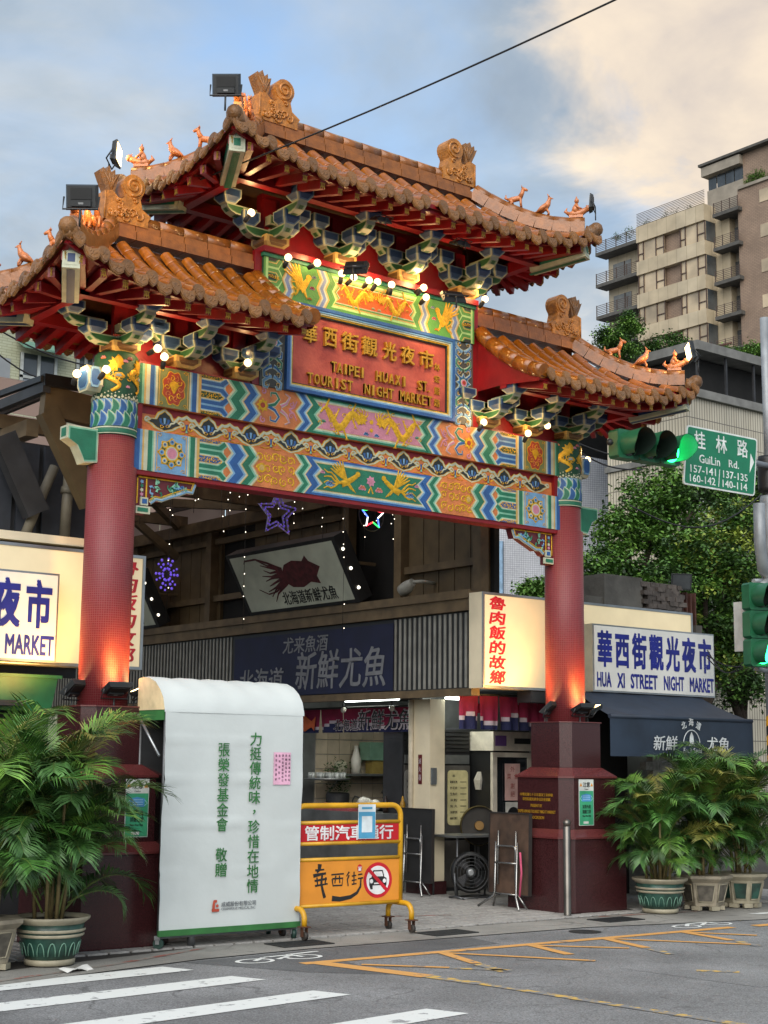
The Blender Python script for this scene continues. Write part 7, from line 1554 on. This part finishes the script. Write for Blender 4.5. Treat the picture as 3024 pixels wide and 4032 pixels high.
# ================================================================ STREET FURNITURE
M_POLE = mat('galvanised_pole', '8b9094', rough=.5, metal=.3, var=.2, scale=5, dirt=.25); M_TLG = mat('signal_green_housing', '1d5a3c', rough=.45, var=.15); M_LENS = mat('dark_lens', '1a201c', rough=.15, spec=.8); M_GO = mat('green_signal_on', '20ff80', emit='20ff7a', es=7); M_VIS = mat('visor_inside', '0f2018', rough=.6)
PX, PY = 5.72, -.82
pole = thing('signal_pole', 'grey steel signal pole with yellow and black striped foot at the right edge', 'pole', (PX, PY, 0))
MB().lathe([(.12, 0), (.115, 4.85), (.10, 4.9)], 22).build('shaft', M_POLE, pole); MB().tube([(.02, 0, 4.85), (.02, 0, 7.2)], .055, 12).build('upper_shaft', M_POLE, pole); MB().lathe([(.125, 4.95), (.13, 5.0), (.13, 5.35), (.12, 5.4)], 18).build('clamp_band', M_BLK, pole)
m = MB()
for k in range(9):
    for s_ in range(24):
        a0, a1 = 2 * pi * s_ / 24, 2 * pi * (s_ + 1) / 24; z_ = 1.0 + k * .115
        tw = lambda a: .17 * a / pi
        m.add([(.1215 * cos(a), .1215 * sin(a), z_ + tw(a) + h) for a, h in ((a0, 0), (a1, 0), (a1, .115), (a0, .115))], [(0, 1, 2, 3)], k % 2, True)
m.build('warning_stripes', [mat('warning_yellow', 'd69a14', rough=.5), mat('warning_black', '1c1c1c', rough=.5)], pole)
MB().tube([(-.08, -.02, 3.85), (-.24, -.06, 3.95), (-.34, -.10, 4.25), (-.36, -.12, 4.75)][::-1] + [(-.30, -.04, 3.7)], .07, 12).build('side_arm', M_POLE, pole)
MB().tube([(0, -.1, 5.25), (-1.6, -.02, 5.30), (-2.75, 0, 5.22)], .035, 10).build('mast_arm', M_POLE, pole)
MB().box(-.50, -.42, .02, .20, 2.95, 3.55).build('control_box', mat('cabinet_white', 'b8bab8', rough=.5, dirt=.2), pole)
MB().tube([(-.10, 0, 3.83), (-.38, -.02, 3.80)], .03, 8).tube([(-.10, 0, 2.72), (-.38, -.02, 2.74)], .03, 8).build('signal_bracket', M_POLE, pole)
def signal(label, loc, axis, n=3, lit=2, pitch=.335, rz=0, s=1.0):
    t = thing('traffic_light', label, 'traffic light', loc, 'traffic lights on the pole', rz)
    for k in range(n):
        o_ = Vector(axis) * (k * pitch); hs = pitch / 2 - .004
        m = MB(); loft(m, [([(x * hs, y * hs) for x, y in ((-1, -.85), (-.85, -1), (.85, -1), (1, -.85), (1, .85), (.85, 1), (-.85, 1), (-1, .85))], z) for z in (-.10, .05)])
        M_ = Matrix.Translation(o_) @ Matrix.Rotation(pi / 2, 4, 'X'); h_ = m.build('section', M_TLG, t, mw=M_)
        MB().lathe([(.135, .05), (.13, .06), (.10, .075), (.0, .085)], 24, cap=False).build('lens', M_GO if k == lit else M_LENS, h_)
        v = MB(); vs = []; nn_ = 22
        for j, (zz, rr_) in enumerate(((.05, .145), (.34, .15))):
            for q in range(nn_ + 1): a = radians(-62 + 304 * q / nn_); zc = zz if j == 0 else .34 - .13 * max(0, cos(a - radians(270)) ) ; vs.append((rr_ * cos(a), rr_ * sin(a), zc))
        v.add(vs, [(q, q + 1, nn_ + 2 + q, nn_ + 1 + q) for q in range(nn_)], 0, True); v.add([(x * .97, y * .97, z) for x, y, z in vs], [(q + 1, q, nn_ + 1 + q, nn_ + 2 + q) for q in range(nn_)], 1, True); v.build('visor', [M_TLG, M_VIS], h_)
    if lit is not None: lamp('signal_glow', Vector(axis) * (lit * pitch) + Vector((0, -.25, 0)), 1.6, (.1, 1, .45), .1, t)
    return t
signal('upright green traffic light at the right edge showing green', tuple(at(2985, 2350, y=-1.02)), (0, 0, -1), 3, 2, .335, -.28)
t = signal('horizontal green traffic light reaching over the right roof corner', tuple(at(2462, 1752, y=-.98)), (1, 0, .02), 3, 2, .335, -.05)
MB().ball((-.24, 0, 0), .04, 10, 8).build('end_knob', M_BLK, t)
# street sign
ss = thing('street_sign', 'green street name sign with white lettering tilted beside the pole', 'street sign', tuple(at(2840, 1815, y=-1.0)))
c4 = [at(2200 + x * .4973, 1600 + y * .4973, y=-1.0) - Vector(ss.location) for x, y in ((1055, 170), (1588, 285), (1535, 725), (990, 620))]
wd_ = 1.26; hh_ = .72; rl_ = 0.0
def rrect(w_, h_, r): return [q for a_, cx, cz in ((0, w_ / 2 - r, h_ / 2 - r), (90, -w_ / 2 + r, h_ / 2 - r), (180, -w_ / 2 + r, -h_ / 2 + r), (270, w_ / 2 - r, -h_ / 2 + r)) for q in arc(cx, cz, r, a_, a_ + 90, 4)]
ss.rotation_euler = (0, -.0, -.03)
f2 = lambda u, v, h: (u + .12 * v, -h, v)
MB().prism(rrect(wd_, hh_, .04), f2, -.02, 0, 0).build('border', mat('sign_white_reflective', 'cfd4d0', rough=.4), ss); MB().prism(rrect(wd_ - .04, hh_ - .04, .03), f2, .0005, .003, 0).build('panel', mat('sign_green', '0f6e4c', rough=.4, var=.08), ss)
M_SWT = mat('sign_white_reflective', 'cfd4d0')
def stx(s_, u, v, w_, h_, off=.0): put_text(s_, M_SWT, ss, (u + .12 * v, -.0035, v), name='lettering', w=w_, h=h_, ext=.002, off=off)
for ch, u in zip('桂林路', (-.40, -.02, .36)): stx(ch, u, .20, .19, .21, .012)
stx('GuiLin', -.21, -.02, .36, .10, .012); stx('Rd.', .22, -.015, .18, .09, .012)
for s_, u, v in (('157-141', -.31, -.155), ('137-135', .26, -.155), ('160-142', -.31, -.27), ('140-114', .26, -.27)): stx(s_, u, v, .44, .088, .01)
MB().prism([(-.03, -.32), (-.018, -.32), (-.018, -.11), (-.03, -.11)], f2, .003, .005).prism([(.515, -.08), (.585, .06), (.515, .16)], f2, .003, .005).build('divider_arrow', M_SWT, ss)
# overhead wires
M_CAB = mat('black_cable', '1a1a1c', rough=.6)
a = at(600, 780, y=.55); b = at(2352, -6, y=-5.0); d = (b - a); tag(MB().tube([a - d * .02 + Vector((0, 0, 0))] + [a + d * t_ + Vector((0, 0, -.10 * sin(pi * min(1, t_ / 1.4)))) for t_ in lin(0, 1.4, 16)], .008, 6).build('overhead_cable', M_CAB), 'black overhead cable crossing the sky above the gate', 'cable')
for k, (p0, p1, sag) in enumerate((((-40, 1280), (470, 1460), .12), ((-60, 1350), (420, 1440), .35), ((2240, 1730), (2520, 1810), .05), ((2230, 1745), (2530, 1850), .12), ((2480, 1990), (3050, 1900), .5), ((2785, 2580), (2925, 2625), .05), ((2785, 2590), (2925, 2630), .12), ((2785, 2560), (2925, 2610), .2))):
    yy = 6.0 if k < 2 else 2.0 if k < 5 else .2; a = at(*p0, y=yy); b = at(*p1, y=yy if k < 5 else -.6)
    tag(MB().tube([a + (b - a) * t_ - Vector((0, 0, sag * sin(pi * t_))) for t_ in lin(0, 1, 12)], .012 if k < 5 else .008, 5).build('service_cable', M_CAB), ('upper black cable at the far left edge', 'lower sagging black cable at the far left edge', 'upper black cable reaching the horizontal traffic light', 'lower black cable reaching the horizontal traffic light', 'sagging black cable over the tree tops', 'lowest grey cable beside the market sign', 'middle grey cable beside the market sign', 'drooping grey cable beside the market sign')[k], 'cable')

# ================================================================ TREES
def leaf_tree(label, base, h, crown, seed, cols, group=None, trunk_r=.16, nclump=60, per=150, lsz=.085, name='broadleaf_tree'):
    """crown: list of ellipsoids (x,y,z,rx,ry,rz) relative to base"""
    t = thing(name, label, 'tree', base, group); rr = random.Random(seed); tr = MB()
    pts = [(0, 0, 0), (.05, .03, h * .25), (-.04, .05, h * .5)]; tr.tube(pts, [trunk_r, trunk_r * .8, trunk_r * .6], 9)
    for (cx, cy, cz, rx, ry, rz_) in crown: tr.tube([pts[2], ((cx + pts[2][0]) * .5, cy * .5, (cz + pts[2][2]) * .55), (cx, cy, cz), (cx + rx * .5, cy - ry * .3, cz + rz_ * .6)], [trunk_r * .5, trunk_r * .35, trunk_r * .2, trunk_r * .06], 6)
    tr.build('trunk', mat('tree_bark', '3a3128', rough=.9, var=.3, scale=12, bump=.5), t)
    ms = [MB() for _ in cols]
    for (cx, cy, cz, rx, ry, rz_) in crown:
        n = int(nclump * max(.35, rx * rz_) * 4.6)
        for _ in range(n):
            u = rr.uniform(-1, 1); a = rr.uniform(0, 2 * pi); r_ = rr.random() ** .4; s_ = sqrt(1 - u * u)
            c = Vector((cx + rx * r_ * s_ * cos(a), cy + ry * r_ * s_ * sin(a), cz + rz_ * r_ * u)); cr = rr.uniform(.11, .27) * (lsz / .085)
            if rr.random() < .12: continue
            w_ = max(0, min(1, (u + 1) / 2 * .6 + r_ * .4)); mi = min(len(cols) - 1, int(rr.random() * len(cols)))
            for _ in range(int(per * rr.uniform(.5, 1.0) / 2.2)):
                p0 = c + Vector((rr.gauss(0, cr * .55), rr.gauss(0, cr * .55), rr.gauss(0, cr * .38))); d = Vector((rr.uniform(-1, 1), rr.uniform(-1, 1), rr.uniform(-.8, .25))).normalized() * lsz * rr.uniform(.7, 1.3); s2 = d.cross(Vector((rr.uniform(-.5, .5), rr.uniform(-.5, .5), 1))).normalized() * lsz * .34
                ms[mi].add([p0, p0 + d * .45 + s2, p0 + d, p0 + d * .45 - s2], [(0, 1, 2, 3)])
    for m, c in zip(ms, cols):
        if m.v: m.build('crown', c, t)
    return t
LF = [mat('leaf_dark', '2a4420', rough=.55, var=.35, scale=3, col2='41632c'), mat('leaf_mid', '456b28', rough=.55, var=.35, scale=3, col2='608a38'), mat('leaf_bright', '5e8634', rough=.55, var=.3, scale=3, col2='759c42'), mat('leaf_yellow', '86963e', rough=.55, var=.3, scale=3)]
def bp(px, py, y): return at(px, py, y=y)
g1 = bp(2480, 2700, 9); g2 = bp(2780, 2700, 7); g3 = bp(2930, 2700, 10.5)
def rel(base, lst, y):
    out = []
    for px, py, dy, rpx, rpz in lst:
        q = at(px, py, y=y + dy); k = (q - CAMP).dot(CF) / FPX; out.append((q.x - base.x, q.y - base.y, q.z, rpx * k * 1.05, rpx * k * 1.05, rpz * k))
    return out
leaf_tree('bright green broadleaf tree behind the right column and signal', (g1.x, g1.y, 0), 6, rel(g1, [(2600, 1950, 0, 150, 110), (2480, 2080, 0, 130, 110), (2360, 2250, -.5, 100, 110), (2450, 2260, 0, 150, 130), (2640, 2140, 0, 170, 130), (2340, 2370, 0, 90, 60), (2560, 2330, 0, 150, 90), (2750, 1960, 1, 150, 120)], 9), 5, [LF[0], LF[1], LF[1], LF[2]], 'trees behind the right shops', .2, 42, 150, .10)
leaf_tree('darker tree with yellow flower tufts beside the signal pole', (g2.x, g2.y, 0), 5, rel(g2, [(2780, 2180, 0, 170, 110), (2900, 2080, 0, 130, 120), (2700, 2280, 0, 150, 90), (2860, 2300, 0, 150, 130), (2810, 2460, 0, 150, 120), (2920, 2500, 0, 100, 130), (2840, 2600, 0, 80, 90)], 7), 9, [LF[0], LF[0], LF[1], LF[1], LF[2], LF[3]], 'trees behind the right shops', .18, 42, 150, .095)
leaf_tree('shaded tree filling the gap between sign and pole', (g3.x, g3.y, 0), 5, rel(g3, [(2900, 2700, 0, 130, 90), (2760, 2560, 0, 130, 150), (2960, 2350, 0, 120, 200), (2720, 2420, 0, 110, 110), (3000, 1950, 1, 100, 150)], 10.5), 15, [LF[0], LF[0], LF[1]], 'trees behind the right shops', .2, 34, 140, .11)
q = bp(2100, 2330, 10); leaf_tree('small round bush beside the right column above the light box', (q.x, q.y, 0), 3, rel(q, [(2108, 2330, 0, 50, 34)], 10), 31, [LF[1], LF[2]], None, .06, 60, 150, .09, 'garden_bush')

# ================================================================ BACKGROUND BUILDINGS
def grid_mat(name, c1, c2, mort, bw, rh, ms, off=0.0, rot=0, axes='XZ', rough=.4):
    m = bpy.data.materials.new(name); m.use_nodes = True; t = m.node_tree; b = t.nodes['Principled BSDF']; tcn = t.nodes.new('ShaderNodeTexCoord'); sp = t.nodes.new('ShaderNodeSeparateXYZ'); t.links.new(tcn.outputs['Object'], sp.inputs[0])
    ad = t.nodes.new('ShaderNodeMath'); ad.operation = 'ADD'; t.links.new(sp.outputs['X'], ad.inputs[0]); t.links.new(sp.outputs['Y'], ad.inputs[1])
    cb = t.nodes.new('ShaderNodeCombineXYZ'); t.links.new(ad.outputs[0], cb.inputs[0]); t.links.new(sp.outputs['Z'], cb.inputs[1])
    br = t.nodes.new('ShaderNodeTexBrick'); br.offset = off; br.inputs['Scale'].default_value = 1; br.inputs['Brick Width'].default_value = bw; br.inputs['Row Height'].default_value = rh; br.inputs['Mortar Size'].default_value = ms
    for k, c in (('Color1', c1), ('Color2', c2), ('Mortar', mort)): br.inputs[k].default_value = (*srgb(c), 1)
    t.links.new(cb.outputs[0], br.inputs['Vector'])
    geo = t.nodes.new('ShaderNodeNewGeometry'); n = t.nodes.new('ShaderNodeTexNoise'); n.inputs['Scale'].default_value = .7; n.inputs['Detail'].default_value = 6; t.links.new(geo.outputs['Position'], n.inputs['Vector']); mr = t.nodes.new('ShaderNodeMapRange'); mr.inputs[1].default_value = .3; mr.inputs[2].default_value = .75; mr.inputs[3].default_value = .78; mr.inputs[4].default_value = 1.12; t.links.new(n.outputs['Fac'], mr.inputs[0])
    mu = t.nodes.new('ShaderNodeMixRGB'); mu.blend_type = 'MULTIPLY'; mu.inputs[0].default_value = 1; t.links.new(br.outputs['Color'], mu.inputs[1]); t.links.new(mr.outputs[0], mu.inputs[2]); t.links.new(mu.outputs[0], b.inputs['Base Color']); b.inputs['Roughness'].default_value = rough
    return m
M_GLS = mat('window_glass', '3a3f42', rough=.12, spec=.9, var=.3, scale=.8); M_GLW = mat('glass_warm_reflection', 'a8977c', rough=.16, spec=.9, var=.35, scale=.35); M_WFR = mat('window_frame_brown', '4a3830', rough=.5); M_WFW = mat('window_frame_white', 'a5aaa8', rough=.5)  # M_GLW: warm reflection painted into the tower glass colour
# white tiled block
A_ = at(1850, 2200, y=25); B_ = at(2457, 2200, y=20.5); A_.z = B_.z = 0; wa_ = atan2((B_ - A_).y, (B_ - A_).x); wl_ = (B_ - A_).length; zt_ = at(2400, 1560, y=20.5).z
wt = thing('tiled_block', 'white small tiled building block behind the right column', 'building', A_, None, wa_)
MB().box(0, wl_, 0, 6, 0, zt_).build('wall', grid_mat('white_tile_grid', 'b9bcc4', 'c4c7ce', '6f7580', .062, .062, .0055), wt); MB().box(wl_ * .18, wl_ * .225, -.12, -.01, 0, zt_ * .66).build('corner_strip', mat('pale_blue_strip', '7fa0bd', rough=.5), wt); MB().box(wl_ + .01, wl_ + .5, -.3, 1, 0, zt_).build('drain_strip', M_DKST, wt)
MB().box(-.1, wl_ + .1, -.12, 6.1, zt_, zt_ + .45).build('parapet_band', mat('slate_blue_band', '42505e', rough=.6), wt)
for k in range(30): MB().box(wl_ - .2 - k * .22, wl_ - .06 - k * .22, -.16, -.121, zt_ + .03, zt_ + .42).build('parapet_tile', mat('slate_blue_band', '42505e'), wt)
# middle building with long pale tiles
M_STRIP = grid_mat('long_pale_tile', 'b3ab98', 'bdb6a4', '5d5850', .10, .55, .012, .0); M_COP = mat('grey_coping', '6f6f6c', rough=.8, var=.2, scale=3, dirt=.3)
mb_ = thing('tiled_house', 'pale strip tiled house with grey copings at the right', 'building', (20, 12.46, 0))
MB().box(0, 18, 0, 2.8, 0, 11.0).build('wall', M_STRIP, mb_)
for z_, h_, o_ in ((11.0, .22, .12), (9.35, .16, .06), (6.4, .16, .06)): MB().box(-o_, 18 + o_, -o_, 2.8 + o_, z_, z_ + h_).build('coping', M_COP, mb_)
for z_ in (7.1, 4.0):
    wn = MB().box(1.2, 7.5, -.03, -.004, z_, z_ + 1.9).build('window', M_GLS, mb_); MB().box(1.05, 7.6, -.55, -.035, z_ + 1.95, z_ + 2.05).build('window_awning', mat('pale_green_awning', '8aa396', rough=.6), mb_)
    for k in range(8): MB().box(1.2 + k * .88, 1.26 + k * .88, -.06, -.031, z_, z_ + 1.9).build('window_bar', M_WFW, wn)
    for k in range(14): MB().box(1.2, 7.5, -.05, -.031, z_ + .1 + k * .13, z_ + .13 + k * .13).build('louvre', M_DKST, wn)
    for k in range(4): MB().box(.3 + k * .12, .34 + k * .12, -.10, -.005, z_, z_ + 1.9).build('window_bar', M_WFW, wn)
cn = MB().box(1.2, 18, .6, 8, 12.6, 12.85).build('roof_canopy', M_COP, mb_); MB().box(1.6, 18, 1.2, 8, 11.25, 12.55).build('roof_room', M_DARK, cn)  # near-black block paints the shade under the canopy
for k in range(7): MB().box(1.3 + k * 1.2, 1.36 + k * 1.2, .7, .76, 11.22, 12.6).build('canopy_post', M_DKST, cn)
# rooftop shrubs
for k, (lst, yy, lab, cs) in enumerate((([(2400, 1330, 0, 70, 50), (2480, 1290, 0, 50, 60), (2440, 1400, 0, 90, 40)], 15.5, 'loose tall shrub on the rooftop behind the right roof corner', [LF[0], LF[1], LF[2]]), ([(2560, 1390, 0, 70, 50), (2640, 1370, 0, 80, 60), (2700, 1410, 0, 60, 40), (2600, 1430, 0, 110, 40)], 15.5, 'dense dark rooftop shrub above the figures of the right roof', [LF[0], LF[1]]), ([(2830, 1400, 0, 50, 35), (2960, 1390, 0, 70, 45), (3010, 1400, 0, 50, 50)], 14.5, 'pale green rooftop plants on the canopy at the right', [LF[1], LF[2]]))):
    q = bp(lst[0][0], lst[0][1] + 90, yy); leaf_tree(lab, (q.x, q.y, q.z - 1.2), 1.5, [(a, b, c - (q.z - 1.2), d, e, f_) for a, b, c, d, e, f_ in rel(q, lst, yy)], 40 + k, cs, 'rooftop shrubs', .05, 42, 150, .075, 'rooftop_shrub')
tag(MB().beam(at(2770, 1350, y=14), at(2800, 1420, y=14), .05, .05).beam(at(2760, 1380, y=14), at(2880, 1350, y=14), .05, .05).beam(at(2800, 1350, y=14), at(2805, 1430, y=14), .05, .05).build('rusty_trellis', mat('rusty_iron', '4a2a20')), 'bent rusty trellis among the rooftop plants', 'trellis')
# apartment tower
tw = thing('apartment_tower', 'tall beige apartment tower with balconies at the upper right', 'building', (98, 78, 0))
M_BEI = grid_mat('beige_cladding', 'b0a186', 'b7a98f', '978a72', 1.2, 40, .03, .0); M_BRN = grid_mat('brown_tile', '8a7462', '927c68', '705f52', .45, .14, .02, .5, rough=.6); M_SLB = mat('balcony_slab', '4c4a46', rough=.8, var=.2, scale=2); M_RAIL = mat('balcony_rail', '4a3c34', rough=.5); M_SOFT = mat('grey_render', '8d8578', rough=.8, var=.15, scale=1)
def tb(name, y0, y1, z0, z1, x0, x1, m, par=None):
    o = MB().box(x0 - 98, x1 - 98, y0 - 78, y1 - 78, z0, z1).build(name, m, par or tw); return o
tb('core', 72.9, 88.3, 0, 53.0, 98.6, 112, M_BEI); tb('brown_wing', 55, 71.4, 0, 54.3, 98.0, 112, M_BRN); tb('recess_wall', 71.41, 73.1, 0, 53, 99.4, 112, M_SOFT)
tb('penthouse', 55, 71.6, 54.31, 58.3, 99.2, 112, M_BRN); tb('penthouse', 71.61, 75.9, 53.0, 55.9, 99.2, 112, M_SOFT); tb('penthouse_roof', 71.61, 76.2, 57.3, 58.2, 98.7, 112, M_SOFT)
for k in range(4): tb('penthouse_window', 71.7 + k * 1.05, 72.65 + k * 1.05, 55.95, 57.2, 99.3, 99.35, M_GLS)
tb('roof_edge', 54.8, 76.4, 58.31, 58.55, 98.5, 112, M_SLB); tb('parapet', 54.9, 71.3, 54.31, 54.6, 97.8, 98.2, M_SOFT)
P = 3.335
for f_ in range(8):
    zt_ = 53.48 - f_ * P
    tb('spandrel', 74.5, 83.0, zt_ - 1.36, zt_ + (0 if f_ else .25), 96.9, 98.59, M_BEI)                 # bay
    tb('bay_core', 74.6, 82.9, zt_ - P + .01, zt_ - 1.361, 97.5, 98.59, M_BRN)
    for y0, y1 in ((74.55, 77.6), (79.6, 82.95)):
        wn = tb('window', y0, y1, zt_ - P + .04, zt_ - 1.38, 97.15, 97.2, M_GLW)
        for yy in (y0, y0 + (y1 - y0) * .3, y0 + (y1 - y0) * .78, y1 - .08): tb('mullion', yy, yy + .08, zt_ - P + .04, zt_ - 1.38, 97.05, 97.14, M_WFR, wn)
        tb('transom', y0, y0 + (y1 - y0) * .3, zt_ - P + .75, zt_ - P + .83, 97.06, 97.13, M_WFR, wn); tb('transom', y0 + (y1 - y0) * .78, y1, zt_ - P + .75, zt_ - P + .83, 97.06, 97.13, M_WFR, wn)
    tb('side_window', 74.50, 74.56, zt_ - P + .04, zt_ - 1.38, 97.2, 98.5, M_GLS)
    # left balconies
    zb = 52.6 - f_ * P
    s_ = tb('balcony_slab', 83.01, 88.6, zb - .35, zb, 97.0, 98.59, M_SLB)
    for k in range(6): tb('rail_bar', 83.02, 88.58, zb + .15 + k * .18, zb + .20 + k * .18, 97.05, 97.09, M_RAIL, s_)
    for k in range(5): tb('rail_post', 83.05 + k * 1.37, 83.12 + k * 1.37, zb, zb + 1.15, 97.03, 97.10, M_RAIL, s_)
    if f_: 
        wn = tb('window', 85.2, 87.6, zb + .2, zb + 2.2, 98.52, 98.58, mat('window_glass_grey', '6a6a66', rough=.15, spec=.9, var=.3, scale=.8)); tb('mullion', 86.0, 86.08, zb + .2, zb + 2.2, 98.45, 98.51, M_WFR, wn); tb('window', 83.1, 84.0, zb + .0, zb + 2.3, 98.52, 98.58, M_GLS)
    # small balconies in the recess
    zc = 50.2 - (f_ - 1) * P if True else 0
    s_ = tb('balcony_slab', 70.9, 73.9, zc - 1.9 + .6, zc - 1.55 + .6, 97.4, 99.39, M_SLB)
    for k in range(6): tb('rail_bar', 70.95, 73.85, zc - .85 + k * .17, zc - .81 + k * .17, 97.42, 97.46, M_RAIL, s_)
    for k in range(4): tb('rail_post', 70.95 + k * .93, 71.02 + k * .93, zc - .95, zc + .1, 97.41, 97.47, M_RAIL, s_)
    tb('door', 71.6, 72.9, zc - .9, zc + 1.2, 99.33, 99.39, M_GLS)
    tb('window', 67.9, 68.9, 52.4 - f_ * P, 53.6 - f_ * P, 97.94, 97.99, M_GLW)
for k in range(9): tb('rail_bar', 74.5, 83.0, 53.8 + k * .16, 53.84 + k * .16, 97.0, 97.05, M_RAIL)
q = Vector((98, 70, 54.5)); leaf_tree('pale green shrub on the tower terrace', (98.5, 69.6, 54.3), 1, [(0, 0, .8, .6, 1.4, .7)], 70, [LF[1], LF[2]], None, .05, 24, 150, .13, 'terrace_shrub')
leaf_tree('row of small plants along the tower roof rail', (98, 82, 53.0), 1, [(-.4, y, .9, .25, .5, .6) for y in (-5, -3.6, -2.2, .2, 2.6, 4.2)], 71, [LF[1]], None, .04, 14, 50, .12, 'roof_plants')
# house with green awnings far left, behind the shed
fb = thing('old_apartment', 'pale green tiled old apartment with awning windows at the far left', 'building', (4.0, 26, 0))
MB().box(-8, 9, 0, 8, 0, 14.4).build('wall', grid_mat('pale_green_tile', 'a3a68c', 'adb096', '8a8c74', .30, .08, .008, .5), fb)
for px0, px1, py0, py1 in ((85, 222, 1385, 1530), (305, 372, 1395, 1530)):
    a = at(px0, py0, y=25.9); b = at(px1, py1, y=25.9); X0_, X1_, Z1_, Z0_ = a.x - 4, b.x - 4, a.z, b.z - .3
    wn = MB().box(X0_, X1_, -.06, -.005, Z0_, Z1_).build('window', M_GLS, fb); mid = (X0_ + X1_) / 2
    for x in (X0_, mid - .04, X1_ - .08): MB().box(x, x + .08, -.10, -.061, Z0_, Z1_).build('window_frame', M_WFW, wn)
    MB().box(X0_, X1_, -.10, -.062, Z0_ + .45, Z0_ + .53).build('window_frame', M_WFW, wn); MB().box(X0_ + .08, X1_ - .08, -.065, -.0605, Z0_ + .02, Z0_ + .44).build('frosted_pane', mat('frosted_pane', '7d848c', rough=.5), wn)
    m = MB(); m.add([(X0_ - .15, -.08, Z1_ + .35), (X1_ + .15, -.08, Z1_ + .35), (X1_ + .15, -.6, Z1_ + .05), (X0_ - .15, -.6, Z1_ + .05), (X0_ - .15, -.08, Z1_ + .30), (X1_ + .15, -.08, Z1_ + .30), (X1_ + .15, -.6, Z1_ + .0), (X0_ - .15, -.6, Z1_ + .0)], [(0, 3, 2, 1), (4, 5, 6, 7), (3, 7, 6, 2), (0, 4, 7, 3), (1, 2, 6, 5)]); m.build('awning', mat('green_metal_awning', '5c8272', rough=.6, dirt=.3), fb)
gb = thing('grey_cabinet_block', 'pale grey plastered block at the far left edge', 'building', tuple(at(-20, 1700, y=14))); MB().box(-3, at(38, 1500, y=14).x - at(-20, 1700, y=14).x, 0, 3, -9, at(38, 1412, y=14).z - at(-20, 1700, y=14).z).build('wall', mat('pale_grey_plaster', '8e9498', rough=.8, var=.15, scale=1, dirt=.3), gb)

bpy.context.view_layer.update()
